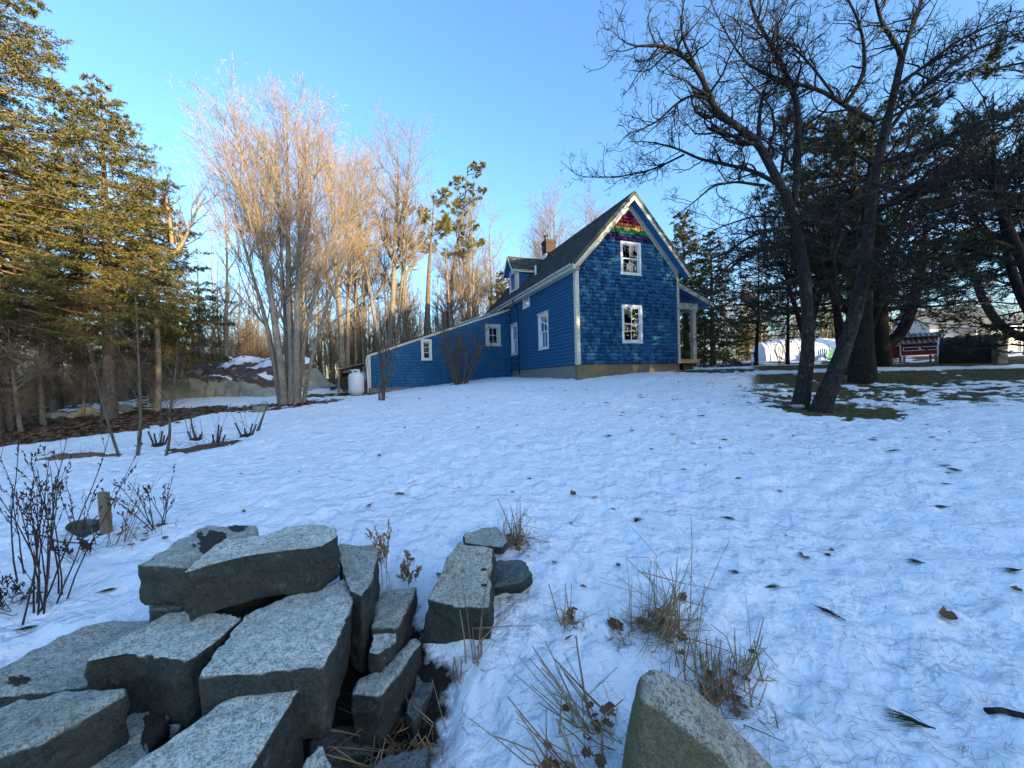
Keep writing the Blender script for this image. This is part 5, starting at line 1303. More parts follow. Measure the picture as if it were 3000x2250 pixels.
block('small pale stone perched on the right side of the heap', top_at([(1862, 662), (1980, 656), (1972, 722), (1892, 792), (1830, 786)], -1.33), .10, g_, 11, voxel=.010)
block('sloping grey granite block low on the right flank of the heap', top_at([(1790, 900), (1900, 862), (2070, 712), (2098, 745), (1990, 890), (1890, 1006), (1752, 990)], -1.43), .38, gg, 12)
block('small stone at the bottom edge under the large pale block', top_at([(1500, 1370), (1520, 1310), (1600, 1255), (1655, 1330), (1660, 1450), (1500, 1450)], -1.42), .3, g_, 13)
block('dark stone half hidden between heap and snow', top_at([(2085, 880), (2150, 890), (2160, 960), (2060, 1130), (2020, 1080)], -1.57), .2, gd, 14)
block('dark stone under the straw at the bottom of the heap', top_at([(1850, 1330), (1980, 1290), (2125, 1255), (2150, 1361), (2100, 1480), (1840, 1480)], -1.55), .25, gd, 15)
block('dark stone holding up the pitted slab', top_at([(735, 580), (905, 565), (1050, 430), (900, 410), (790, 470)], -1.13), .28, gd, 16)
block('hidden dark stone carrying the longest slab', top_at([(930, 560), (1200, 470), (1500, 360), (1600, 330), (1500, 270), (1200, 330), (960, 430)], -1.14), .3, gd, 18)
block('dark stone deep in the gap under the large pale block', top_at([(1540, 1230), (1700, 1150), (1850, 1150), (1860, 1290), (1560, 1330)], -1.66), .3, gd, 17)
# the three stones beyond, and the boulder
def two(tp, zt, bt, zb, f=zB): return top_at(tp, zt, f), top_at(bt, zb, f)
t, b = two([(205, 520), (268, 447), (360, 452), (450, 478), (445, 640), (430, 825), (250, 792), (97, 752)], -1.12, [(180, 700), (270, 640), (360, 640), (470, 660), (460, 820), (440, 1000), (250, 1010), (60, 1000)], -1.50)
t = [at_z(*zB(*p), z) for p, z in (((205, 520), -1.06), ((268, 447), -1.04), ((360, 452), -1.04), ((450, 478), -1.08), ((448, 640), -1.16), ((432, 800), -1.24), ((250, 792), -1.22), ((97, 752), -1.20))]
block('tall granite block with two drill marks, right of the heap', t, b, M['granite_grey'], 21, group='granite blocks by the heap')
t, b = two([(440, 545), (500, 538), (620, 536), (655, 620), (600, 660), (440, 690)], -1.24, [(420, 600), (500, 580), (630, 590), (672, 690), (600, 740), (430, 760)], -1.48)
block('dark angular stone right behind the drill-marked block', t, b, M['granite_dark'], 22, group='granite blocks by the heap')
t, b = two([(295, 395), (400, 370), (470, 362), (525, 435), (500, 470), (305, 445)], -1.22, [(280, 450), (400, 420), (480, 410), (545, 490), (510, 530), (290, 510)], -1.46)
block('low grey stone by the grass tuft, farthest of the granite stones', t, b, M['granite_grey'], 23, group='granite blocks by the heap')
def hull_rock(label, pts, mat, seed, voxel, smooth_it, amp, name, cat):
    pts = np.array(pts); base = np.array([*pts[:, :2].mean(0), pts[:, 2].min()]); bm = bmesh.new()
    for p in pts - base: bm.verts.new(p)
    bmesh.ops.convex_hull(bm, input=bm.verts); bmesh.ops.delete(bm, geom=[v for v in bm.verts if not v.link_faces], context='VERTS')
    bm.verts.index_update(); V = [tuple(v.co) for v in bm.verts]; F = [tuple(v.index for v in f.verts) for f in bm.faces]; bm.free()
    return obj(name, rock_mesh(V, F, mat, voxel, seed, amp, smooth_it=smooth_it), None, loc=tuple(base), label=label, cat=cat)
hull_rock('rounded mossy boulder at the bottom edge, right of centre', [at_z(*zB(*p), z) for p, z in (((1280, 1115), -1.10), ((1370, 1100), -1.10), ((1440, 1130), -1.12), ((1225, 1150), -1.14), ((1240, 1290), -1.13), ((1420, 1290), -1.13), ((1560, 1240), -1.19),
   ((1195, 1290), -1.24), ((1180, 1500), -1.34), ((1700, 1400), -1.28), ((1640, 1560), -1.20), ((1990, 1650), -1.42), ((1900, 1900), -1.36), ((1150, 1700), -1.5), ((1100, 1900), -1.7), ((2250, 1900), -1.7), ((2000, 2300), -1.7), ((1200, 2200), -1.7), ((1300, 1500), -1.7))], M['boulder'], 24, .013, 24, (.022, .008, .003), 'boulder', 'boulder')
from mathutils.bvhtree import BVHTree
def drape(o, f, x0, x1, y0, y1, name, mat, seed, n=56, dz=.005, thr=.48):
    """a ragged crust lying on a stone's own surface"""
    bv = BVHTree.FromPolygons([v.co for v in o.data.vertices], [p.vertices[:] for p in o.data.polygons]); V = np.full((n, n, 3), np.nan)
    eye = Vector((0, 0, EYE)) - o.location
    for i in range(n):
        for j in range(n):
            r_ = Vector(ray(*f(x0 + (x1 - x0) * i / (n - 1), y0 + (y1 - y0) * j / (n - 1)))).normalized(); h_ = bv.ray_cast(eye, r_)
            if h_[0] is not None: V[i, j] = h_[0] + h_[1] * (dz * (.3 + 1.4 * float(vnoise(np.array([i * .9]), np.array([j * .9]), seed)[0])))
    s_, t_ = np.meshgrid(np.linspace(-1, 1, n), np.linspace(-1, 1, n), indexing='ij'); ok = (fbm(s_ * 3 + 9, t_ * 3 + seed, seed, 4) * .8 + .55 - (s_ ** 2 + t_ ** 2) * .42 > thr) & ~np.isnan(V[..., 0])
    fm = ok[:-1, :-1] & ok[1:, :-1] & ok[1:, 1:] & ok[:-1, 1:]; I = np.arange(n * n).reshape(n, n); q = np.stack([I[:-1, :-1], I[1:, :-1], I[1:, 1:], I[:-1, 1:]], -1)[fm]
    W_ = np.nan_to_num(V).reshape(-1, 3); u_, inv = np.unique(q, return_inverse=True)
    if len(q): obj(name, mesh(name, W_[u_], [inv.reshape(-1, 4)], mat), o)
heap = {o['label'].split()[0] + ' ' + o['label'].split()[1]: o for o in COL.objects if o.name.startswith('granite_block')}
M['crust'] = m_plain('dark_moss_crust', (0.045, 0.040, 0.032), .6, 60, .95, .6)
drape(heap['pitted granite'], zA, 960, 1150, 170, 300, 'moss_crust', M['crust'], 3, thr=.62)
drape(heap['pitted granite'], zA, 1130, 1250, 148, 190, 'moss_crust', M['crust'], 5, 20, thr=.66)
drape(heap['flat dull'], zA, 700, 860, 1070, 1330, 'moss_crust', M['crust'], 7, thr=.52)
drape(heap['long dark'], zA, 20, 160, 900, 960, 'moss_crust', M['crust'], 11, 20, thr=.62)
for X, Y in ((400, 588), (402, 673)): drape(heap['tall granite'], zB, X - 15, X + 15, Y - 6, Y + 6, 'drill_mark', M['wood_dark'], 2, 10, .002, .2)
drape(heap['pale granite'], zA, 570, 720, 760, 780, 'crack', M['crust'], 12, 14, .002, .5)
# snow-side stone by the stake, stones along the drive
def cobble(label, px, py, w, h, mat, seed, sink=.3, name='stone', cat='stone', group=None, el=.8, d=None):
    p = on_ground(px, py) if d is None else along(px, d); bm = bmesh.new(); bmesh.ops.create_icosphere(bm, subdivisions=3, radius=1.0)
    rg = random.Random(seed); ax = [(Vector((rg.gauss(0, 1), rg.gauss(0, 1), rg.gauss(0, .7))).normalized(), rg.uniform(.55, .8)) for _ in range(9)]
    for v in bm.verts:
        for a, k_ in ax:
            e_ = v.co.dot(a)
            if e_ > k_: v.co -= a * (e_ - k_) * .9
    me = bpy.data.meshes.new(name); bm.to_mesh(me); bm.free()
    me.transform(Matrix.Diagonal((w / 2, w / 2 * el, h / 2 / .8, 1)) ); me.transform(Matrix.Translation((0, 0, h * .5 - h * sink)))
    me.polygons.foreach_set('use_smooth', [False] * len(me.polygons)); me.materials.append(mat)
    return obj(name, me, None, loc=(p.x, p.y, gt(p.x, p.y)), label=label, cat=cat, group=group)
cobble('grey rock half buried in snow at the foot of the wooden stake', 250, 1560, .34, .16, gd, 3, el=.6)
cobble('flat stone at the foot of the straight-trunked apple tree', 2335, 1192, .42, .14, M['granite_grey'], 5)
for i, (px, dd, w) in enumerate(((140, 16.6, .6), (175, 16.5, .7), (215, 16.2, .55), (250, 16.8, .8), (290, 16.4, .6), (330, 17.4, .9), (365, 17.0, .7), (450, 17.4, .6))):
    cobble(('leftmost', 'second', 'third', 'fourth', 'fifth', 'sixth', 'seventh', 'rightmost')[i] + (' mossy field stone' if i in (0, 7) else ' mossy field stone from the left') + ' in the tumbled row beside the drive', px, 0, w, w * .55, M['ledge'], 30 + i, group='tumbled stones by the drive', d=dd)
zc = 0
cp = along(415, 16.6); cb_ = gt(cp.x, cp.y)
for i, (w, h) in enumerate(((.85, .2), (.75, .17), (.6, .16), (.5, .15), (.34, .13))):
    o = cobble(('lowest', 'second lowest', 'middle', 'second highest', 'topmost')[i] + ' flat stone of the small cairn beside the drive', 415, 0, w, h, M['granite_grey'], 50 + i, sink=0, group='stones of the small cairn', d=16.6); o.location.z = cb_ - .03 + zc; zc += h * .84
# rock ledge with leaf litter and a cap of snow
def ledge():
    n, k_ = 150, 84; s, t = np.meshgrid(np.linspace(0, 1, n), np.linspace(0, 1, k_) ** 1.4, indexing='ij')
    px = 395 + s * 425; d0 = 20.2 + .7 * np.sin(s * 5) - s * .6; dep = d0 + t * 6.5; x = (px - 1500) / FPX * (d0 + t * 1.5) + t * 1.2; y = dep
    z0 = gz(x.ravel(), y.ravel()).reshape(x.shape)
    side = sstep(0, 1, np.minimum(np.minimum(s * 7, (1 - s) * 2.6), 1.0))
    face = sstep(.0, .07, t) * (1.0 + .35 * np.sin(s * 7 + 1)) * side; dome = sstep(.06, .75, t) * 1.25 * sstep(0, .35, np.minimum(s, 1 - s) * 1.3) * sstep(1.0, .85, t)
    c = np.stack([x.ravel(), y.ravel(), (face + dome).ravel()], 1); r = n3(c / 1.3, 3) * 1.1 + (.35 - np.abs(n3(c / .75, 5)) * 2.2) * .8 + (.3 - np.abs(n3(c / .28, 8)) * 2) * .3 + n3(c / .1, 9) * .12
    ad = r.reshape(x.shape) * sstep(0, .06, t) * side * (.35 + .65 * sstep(.3, .0, t))
    h = face + dome + ad * .6; yy = y - ad * 1.0 * sstep(.4, 0, t)
    V = np.stack([x, yy, z0 - .12 + h], -1).reshape(-1, 3)
    I = np.arange(n * k_).reshape(n, k_); q = np.stack([I[:-1, :-1], I[1:, :-1], I[1:, 1:], I[:-1, 1:]], -1).reshape(-1, 4)
    o = V.mean(0); o[2] = V[:, 2].min(); me = mesh('rock', V - o, [q], M['ledge'], True)
    root = empty('rock_ledge', tuple(o), label='mossy rock ledge with leaf litter and a snow cap, left of the many-stemmed tree', cat='rock ledge')
    obj('rock', me, root)
    # litter and snow lie on the flatter stone
    nz = fbm(x * 1.1, y * 1.1, 14, 4); nz2 = fbm(x * 2.6, y * 2.6, 17, 3)
    lit = (t > .09) & (t < .9) & (side > .35) & (nz2 > .36); sn = (t > .22) & (t < .95) & (side > .4) & (s < .82) & ((nz > .60) | (((t > .40) & (s > .34)) & (nz > .38)))
    for mask, nm, m_, dz in ((lit, 'leaf_litter', M['litter'], .05), (sn, 'snow_cap', M['snow'], .10)):
        f = mask[:-1, :-1] & mask[1:, :-1] & mask[1:, 1:] & mask[:-1, 1:]
        Vd = V.copy().reshape(n, k_, 3); Vd[..., 2] += dz + (fbm(x * 4, y * 4, 7, 2) - .5) * .06; edge = np.zeros_like(s); edge[:-1, :-1] = f
        Vd[..., 2] -= np.where(mask, 0, dz + .05)
        if f.any(): obj(nm, mesh(nm, Vd.reshape(-1, 3) - o, [q.reshape(n - 1, k_ - 1, 4)[f]], m_, True), root)
ledge()

# ------------------------------------------------------------------ dry grass, weeds, saplings
def stalks(n, h, spread, lean, rng, r=.0028, kink=.35, base=.06, aim=None):
    """dry stems: upright, leaning or broken over"""
    P = np.zeros((n, 6, 3)); P[:, 0, :2] = rng.normal(size=(n, 2)) * base; P[:, 0, 2] = -.02
    d = np.concatenate([rng.normal(size=(n, 2)) * lean, np.ones((n, 1))], 1)
    if aim is not None: d[:, :2] += np.array(aim)
    d = nrm(d); L = h * rng.uniform(.35, 1.1, n)
    br = rng.random(n) < kink; bk = rng.integers(2, 5, n)
    for k_ in range(1, 6):
        turn = (br & (bk == k_))[:, None] * (rng.normal(size=(n, 3)) * np.array([1.1, 1.1, .5]) - np.array([0, 0, .75]))
        d = nrm(d + turn + rng.normal(size=(n, 3)) * .035); P[:, k_] = P[:, k_ - 1] + d * (L / 5)[:, None]
    P[:, :, 2] = np.maximum(P[:, :, 2], .0 + rng.random((n, 1)) * .02)
    Rd = np.repeat(r * rng.uniform(.6, 1.4, (n, 1)), 6, 1) * np.linspace(1, .55, 6)
    return P, Rd
def leaf_geo(rng, n, size, spread, zr=.05, curl=.35):
    """curled dry leaves: lobed outline, folded along the midrib"""
    out_t = np.linspace(0, 1, 6); wprof = np.array([.05, .42, .30, .50, .26, .02]); VV = []; FF = []; b = 0
    for i in range(n):
        L = size * rng.uniform(.7, 1.2); c = np.array([*rng.normal(size=2) * spread, rng.random() * zr + .008]); a = rng.random() * 6.28; til = rng.normal(size=2) * .35
        ux = np.array([math.cos(a), math.sin(a), til[0] * .5]); uy = np.array([-math.sin(a), math.cos(a), til[1]]); up = np.array([0, 0, 1.]); cu = rng.uniform(.1, curl)
        for t_, w_ in zip(out_t, wprof):
            p = c + ux * (t_ - .5) * L + up * cu * L * (t_ - .5) ** 2 * 1.5
            jw = w_ * rng.uniform(.8, 1.2)
            VV += [p - uy * jw * L + up * jw * L * cu * 1.3, p, p + uy * jw * L + up * jw * L * cu * 1.3]
        for k_ in range(5): o_ = b + k_ * 3; FF += [(o_, o_ + 1, o_ + 4, o_ + 3), (o_ + 1, o_ + 2, o_ + 5, o_ + 4)]
        b += 18
    return np.array(VV), np.array(FF)
def tuft(label, px, py, n, h, lean, seed, aim=None, leaves=5, kink=.45, base=.06, r=.0034, mat='straw', fine=60, name='grass_tuft', cat='grass tuft', blen=.16):
    p = on_ground(px, py); rng = np.random.default_rng(seed); root = empty(name, (p.x, p.y, gt(p.x, p.y) - .005), label=label, cat=cat, group='dry grass tufts in the snow')
    P, Rd = stalks(n, h, 0, lean, rng, r, kink, base, aim)
    obj('stalks', tmesh('stalks', M[mat], tubes(P, Rd, 4)), root, kind='stuff')
    if fine:
        P, Rd = stalks(int(fine * 1.2), blen * 1.3, 0, .9, rng, .0018, .65, base * 1.15, None); obj('blades', tmesh('blades', M['straw'], tubes(P, Rd, 3)), root, kind='stuff')
    if leaves:
        V, F = leaf_geo(rng, leaves, .05, base * 1.1, .06); obj('dry_leaves', mesh('dry_leaves', V, [F], M['dryleaf']), root, kind='stuff')
    return root
tuft('straw tuft behind the drill-marked block', *zB(565, 475), 46, .38, .15, 1, leaves=10, base=.06, fine=110)
tuft('biggest straw tuft with long blades leaning right', *zB(1350, 930), 48, .60, .22, 2, aim=(.36, .2), leaves=16, base=.075, fine=150, blen=.24)
tuft('dense upright straw tuft beside the mossy boulder', *zB(1650, 1240), 110, .27, .16, 3, leaves=14, base=.085, fine=140, kink=.25)
tuft('broken straw stems lying towards the upper left, left of the boulder', *zB(1010, 1430), 20, .48, .28, 4, aim=(-.8, .3), r=.0045, leaves=9, base=.06, kink=.25, fine=22)
tuft('sprawling straw stems at the bottom edge left of the boulder', *zB(930, 1690), 26, .42, .42, 5, r=.0045, aim=(-.55, .2), leaves=8, base=.08, kink=.4, fine=24)
tuft('handful of straight dry stems in front of the drill-marked block', *zB(365, 1125), 9, .52, .05, 6, leaves=0, base=.022, kink=.5, fine=6)
tuft('little straw clump midway between block and biggest tuft', *zB(868, 905), 12, .26, .14, 7, leaves=3, base=.03, fine=30, blen=.12)
tuft('flattened straw spread over the low dark stones', *zA(2040, 1190), 40, .38, .9, 8, aim=(-.5, -.2), leaves=10, base=.09, kink=.5, fine=50)
tuft('short stub of dry stems near the snow edge', *zB(255, 1190), 5, .13, .12, 9, leaves=0, base=.015, fine=4)
tuft('thin grass blades with a brown leaf right of the dense tuft', *zB(1830, 1150), 14, .34, .30, 10, aim=(.2, .0), leaves=3, base=.05, fine=14)
tuft('sparse green-brown grass poking from snow below biggest tuft', *zB(1110, 940), 10, .12, .4, 11, leaves=2, base=.05, fine=26, blen=.1)

def weed(label, px, py, h, nst, seed, aim=(0, 0), lean=.18, buds=True, mat='weed', side=5, name='dry_weed', cat='weed', r=.005, group='dry weeds at the left'):
    p = on_ground(px, py); rng = np.random.default_rng(seed); root = empty(name, (p.x, p.y, gt(p.x, p.y) - .01), label=label, cat=cat, group=group)
    P = np.zeros((nst, 8, 3)); P[:, 0, :2] = rng.normal(size=(nst, 2)) * .05; d = nrm(np.concatenate([rng.normal(size=(nst, 2)) * lean + np.array(aim), np.ones((nst, 1))], 1)); L = h * rng.uniform(.6, 1.05, nst)
    for k_ in range(1, 8): d = nrm(d + rng.normal(size=(nst, 3)) * .05); P[:, k_] = P[:, k_ - 1] + d * (L / 7)[:, None]
    Rd = np.full((nst, 1), r) * np.linspace(1, .3, 8)
    P1, R1 = spawn(P, Rd, side, (.25, 1.0), (R(15), R(40)), lambda t_, L_: L_ * .35 * (1.2 - t_ * .7), 6, .6, .0012, rng, .25, .08, .08, minr=.0016)
    obj('stems', tmesh('stems', M[mat], tubes(P, Rd, 5), tubes(P1, R1, 4), smooth=True), root, kind='stuff')
    if buds:     # dark seed pods up the upper stems
        src = np.concatenate([P1[:, 2:], P[:, 3:8][:, -4:]]) ; m = len(src); idx = np.repeat(np.arange(m), 5); tt = rng.random(len(idx)) * 2.98; i0 = tt.astype(int); w_ = (tt - i0)[:, None]
        c = src[idx, i0] * (1 - w_) + src[idx, i0 + 1] * w_; D = nrm(nrm(src[idx, i0 + 1] - src[idx, i0]) + rng.normal(size=c.shape) * .35)
        Q = np.stack([c, c + D * .006, c + D * .016, c + D * .026], 1); obj('seed_pods', tmesh('seed_pods', M[mat], tubes(Q, np.tile(np.array([.001, .0042, .0036, .0008]), (len(c), 1)), 5)), root, kind='stuff')
    return root
zL = lambda X, Y: (.3617 * X, 1250 + .3617 * Y)
weed('tallest podded weed clump at the left edge', *zL(265, 1555), 1.15, 6, 1, (.05, .1), .16, r=.006)
weed('slanting podded weed stem at the very left edge', *zL(165, 1230), 1.05, 4, 2, (-.22, .05), .10, r=.006)
weed('branching podded weed just right of the tallest clump', *zL(515, 1350), 1.05, 4, 3, (-.03, .1), .12, r=.0055)
weed('thin podded weed between the two tall clumps', *zL(395, 1465), 1.1, 4, 4, (.02, .05), .12)
weed('fine-branched weed bush in front of the wooden stake', *zL(690, 1060), .22, 9, 5, (0, 0), .7, side=6, r=.002)
weed('pale weed stems crossing the wooden stake', *zL(905, 960), .70, 4, 6, (.15, .1), .35, False, 'straw', 3, r=.004)
weed('podded weed right of the wooden stake', *zL(1290, 810), .62, 7, 7, (0, .1), .30)
weed('reddish weed with curled leaves beside the wooden stake', *zL(1010, 960), .45, 5, 8, (0, 0), .25, True, 'dryleaf', 4, r=.003)
weed('low dark bramble at the lower left edge', *zL(60, 1500), .32, 9, 9, (0, 0), .8, side=5, r=.0025)
weed('little dry herb with feathery seed heads behind the heap', *zA(1955, 470), .42, 3, 10, (-.05, 0), .10, True, 'straw', 12, r=.0022, group='dry herbs behind the heap')
weed('low feathery herb beside the taller one behind the heap', *zA(2025, 460), .16, 7, 11, (0, 0), .5, True, 'straw', 8, r=.0016, group='dry herbs behind the heap')
tuft('leaf-strewn straw clump at the foot of the podded weed', *zL(1150, 890), 14, .3, .7, 21, leaves=10, base=.12, fine=30)
tuft('brown curled leaf litter under the tallest weed clump', *zL(210, 1400), 8, .2, .7, 22, leaves=12, base=.10, fine=20)
# wooden stake
p = on_ground(*zL(868, 850)); st_o = MB(); hh = .40; st_o.hexa([(-.045, -.02, -.1), (.045, -.02, -.1), (.045, .02, -.1), (-.045, .02, -.1), (-.065, -.02, hh), (.02, -.02, hh - .006), (.02, .02, hh - .006), (-.065, .02, hh)])
o = st_o.build('wooden_stake', M['stake'], None, bevel=.004, loc=(p.x, p.y, gt(p.x, p.y))); tag(o, 'short weathered wooden stake standing in the snow at left', 'stake')
# saplings by the drive
z3_ = lambda X, Y: (.452 * X, 700 + .452 * Y)
def sapling(label, pts, seed, r=.03, extra=5):
    b = on_ground(*pts[0]); n = len(pts); P = [at(*q, b.y + .12 * i) for i, q in enumerate(pts)]; P[0][2] = gt(b.x, b.y) - .05
    off = np.array([b.x, b.y, gt(b.x, b.y)]); P0, R0 = roots_of([(np.array(P) - off, [r * 1.2, r, r * .75, r * .5, r * .2])], 14); rng = np.random.default_rng(seed)
    Q1, T1 = spawn(P0, R0, extra * 2, (.3, 1.0), (R(20), R(50)), lambda t, L: L * .28 * (1.2 - t * .7), 6, .5, .003, rng, .2, .08, .08); Q2, T2 = spawn(Q1, T1, 4, (.1, 1.0), (R(20), R(50)), lambda t, L: L * .45, 4, .6, .002, rng, .1, .05, .1)
    plant('sapling', tuple(off), (tmesh('stem', M['sapling'], tubes(P0, R0, 7), smooth=True), tmesh('twigs', M['sapling'], tubes(Q1, T1, 3), tubes(Q2, T2, 3))), ('stem', 'twigs'), label=label, cat='sapling', group='saplings beside the drive')
sapling('tallest straight sapling at the edge of the drive', [z3_(890, 1400), z3_(915, 1230), z3_(905, 900), z3_(890, 600), z3_(875, 330)], 1, .026)
sapling('curved sapling leaning left at the edge of the drive', [z3_(775, 1400), z3_(730, 1290), z3_(690, 1150), z3_(610, 850), z3_(565, 650)], 2, .022)
sapling('crooked sapling with a bent foot, right of the tallest', [z3_(1072, 1388), z3_(1105, 1290), z3_(1095, 1130), z3_(1130, 950), z3_(1150, 700)], 3, .022)
sapling('short sapling with a cut top beyond the pruned stubs', [z3_(1275, 1300), z3_(1245, 1220), z3_(1232, 1110)], 4, .024, 2)
sapling('leaning cut stick propped by a low stub', [z3_(1665, 1255), z3_(1690, 1190), z3_(1738, 1058)], 5, .03, 0.5)
def stubs(label, px, py, seed, n=6, h=.28):
    p = on_ground(px, py); rng = np.random.default_rng(seed); root = empty('pruned_stump', (p.x, p.y, gt(p.x, p.y)), label=label, cat='stump', group='pruned stumps beside the drive')
    P = np.zeros((n, 3, 3)); a = rng.random(n) * 6.28; P[:, 0, 0] = np.cos(a) * .1; P[:, 0, 1] = np.sin(a) * .08; L = h * rng.uniform(.5, 1.2, n)
    for k_ in (1, 2): P[:, k_] = P[:, k_ - 1] + np.stack([np.cos(a) * .35, np.sin(a) * .35, np.ones(n)], 1) * (L / 2)[:, None]
    obj('stubs', tmesh('stubs', M['wood_dark'], tubes(P, np.full((n, 3), .016) * np.array([1.1, 1, .9]), 7)), root, kind='stuff')
    mb = MB(); mb.lathe([(.14, -.03), (.12, .02), (.07, .05), (.01, .06)], n=12); mb.build('root_crown', M['wood_dark'], root, smooth=True)
    P, Rd = stalks(7, .9, 0, .35, rng, .004, .2, .1); obj('whips', tmesh('whips', M['sapling'], tubes(P, Rd, 4)), root, kind='stuff')
stubs('clump of pruned stubs right of the tallest sapling', *z3_(1030, 1335), 1)
stubs('pruned stub with forked cuts on the mossy mat', *z3_(1395, 1325), 2, 4, .40)
stubs('row of pruned stubs beside the leaning stick', *z3_(1600, 1285), 3, 5, .30)
stubs('low pruned stub under the short sapling', *z3_(1270, 1302), 4, 3, .22)
def mat_patch(label, px, py, w, dpt, seed):
    p = on_ground(px, py); rng = np.random.default_rng(seed); n, k_ = 24, 10; s, t = np.meshgrid(np.linspace(-1, 1, n), np.linspace(-1, 1, k_), indexing='ij'); x = s * w / 2; y = t * dpt / 2
    r = np.sqrt(s * s + t * t) + (fbm(s * 2 + seed, t * 2, seed, 3) - .5) * .9; z = gtop((p.x + x).ravel(), (p.y + y).ravel()).reshape(x.shape) - gt(p.x, p.y) + np.clip(.09 * (1 - r) + (fbm(s * 7, t * 4, seed + 3, 2) - .5) * .05 - .015, -.06, .06)
    V = np.stack([x, y, z], -1).reshape(-1, 3); I = np.arange(n * k_).reshape(n, k_); q = np.stack([I[:-1, :-1], I[1:, :-1], I[1:, 1:], I[:-1, 1:]], -1).reshape(-1, 4)
    root = empty('moss_mat', (p.x, p.y, gt(p.x, p.y)), label=label, cat='moss', group='bare mats beside the drive'); obj('turf', mesh('turf', V, [q], M['litter'], True), root)
    P, Rd = stalks(50, .22, 0, .8, rng, .0022, .5, .0); P[:, :, 0] += (rng.random((50, 1)) - .5) * w * .8; P[:, :, 1] += (rng.random((50, 1)) - .5) * dpt * .6; P[:, :, 2] += .03; obj('dry_stems', tmesh('dry_stems', M['weed'], tubes(P, Rd, 3)), root, kind='stuff')
mat_patch('dark mossy mat under the forked pruned stub', *z3_(1290, 1350), 1.3, .5, 1)
mat_patch('small dark mat right of the forked stub', *z3_(1470, 1330), .7, .35, 2)
mat_patch('long dark mat of dead stems left of the saplings', *z3_(500, 1410), 1.7, .5, 3)
p = on_ground(*z3_(1690, 1118)); mb = MB(); mb.lathe([(.24, -.05), (.235, .0), (.225, .14), (.215, .17), (.02, .175)], n=14); o = mb.build('chopping_block', M['wood_grey'], None, loc=(p.x, p.y, gt(p.x, p.y)), bevel=.01); tag(o, 'sawn log block lying left of the many-stemmed tree foot', 'log')
def pole_lying(label, a, b, r, mat, name='fallen_stick', cat='stick'):
    A = on_ground(*a); B = on_ground(*b); pts = [A.lerp(B, t) for t in (0, .3, .6, 1)]; pts = [Vector((q.x, q.y + .02 * math.sin(i * 9), gt(q.x, q.y) + r * .7)) for i, q in enumerate(pts)]
    mb = MB(); mb.tube([q - pts[0] for q in pts], [r, r * .95, r * .9, r * .7], 7); o = mb.build(name, M[mat], None, smooth=True, loc=pts[0]); tag(o, label, cat)
pole_lying('short dark stick on the snow at the right edge', (2890, 2098), (3060, 2112), .013, 'bark_apple')
pole_lying('thin stick lying across the weeds at left', zL(170, 905), zL(745, 970), .007, 'sapling')
# shrubs by the wing
def shrub(label, px, py, h, n, spread, seed, r=.02, name='bare_shrub', base=.2):
    p = on_ground(px, py); rg = random.Random(seed); sts = []
    for i in range(n):
        a = rg.uniform(0, 6.28); bx, by = math.cos(a) * base * rg.random(), math.sin(a) * base * rg.random()
        sts.append(stem(h * rg.uniform(.65, 1.05), (bx * 2 + rg.gauss(0, spread), by * 2 + rg.gauss(0, spread)), r * rg.uniform(.6, 1.2), .03, seed * 20 + i, (bx, by, -.1), tip=.004))
    ms_ = bare_meshes(sts, seed, (3.2, (R(18), R(45)), .34, .2), (4.2, (R(20), R(50)), .42), (6, (R(25), R(55)), .42), None, ('sapling', 'sapling'), 6, .08)
    plant(name, (p.x, p.y, gt(p.x, p.y)), ms_, ('stems', 'branches', 'twigs'), label=label, cat='shrub')
z5_ = lambda X, Y: (1020 + .1718 * X, 900 + .1718 * Y)
shrub('big bare many-stemmed shrub against the middle of the wing', *z5_(1900, 1320), 3.5, 15, .5, 3, .034, base=.42)
shrub('small bare shrub in the snow before the wing low end', *z5_(580, 1600), 3.0, 5, .38, 4, .034, base=.12)

# ------------------------------------------------------------------ beyond the lawn on the right
zT = lambda X, Y: (2200 + .1899 * X, 880 + .1899 * Y)
zC = lambda X, Y: (2560 + .1989 * X, 860 + .1989 * Y)
def hoop(root, L, rad, h, mat, nm, rows=14, segs=14, flare=0.0, wr=.02, seed=1):
    s, a = np.meshgrid(np.linspace(0, 1, rows), np.linspace(0, math.pi, segs), indexing='ij')
    k_ = 1 - flare * (np.abs(s - .5) * 2) ** 4; w = n3(np.stack([s.ravel() * 6, a.ravel() * 2.2, s.ravel() * 0], 1), seed).reshape(s.shape) * wr * 4
    sag = .035 * np.sin(s * math.pi * (rows - 1) / 2.0) ** 2
    V = np.stack([(s - .5) * L, -np.cos(a) * rad * np.where(np.sin(a) < .6, 1.0, 1.0) * (1 + w), np.sin(a) ** .72 * h * k_ * (1 + w - sag)], -1).reshape(-1, 3)
    I = np.arange(rows * segs).reshape(rows, segs); q = np.stack([I[:-1, :-1], I[1:, :-1], I[1:, 1:], I[:-1, 1:]], -1).reshape(-1, 4)
    return obj(nm, mesh(nm, V, [q], mat, True), root), V.reshape(rows, segs, 3)
c = along(2338, 36.5); sh = empty('tarp_shelter', gl(c.x, c.y, -.05), R(-14), label='white tarp hoop shelter beyond the lawn, behind the apple trunks', cat='shelter')
cv, V = hoop(sh, 6.6, 1.9, 2.15, M['tarp_white'], 'cover', 18, 16, .10)
for e_ in (0, -1):
    v = V[e_]; mb = MB(); mb.add([tuple(p) for p in v], [tuple(range(len(v)))]); mb.build('end_panel', M['tarp_white'], sh)
for r_ in range(1, 17, 3):
    mb = MB(); mb.tube([tuple(V[r_, j] * np.array([1, 1.006, 1.006])) for j in range(16)], .03, 5); mb.build('hoop', M['tarp_white'], sh, smooth=True)
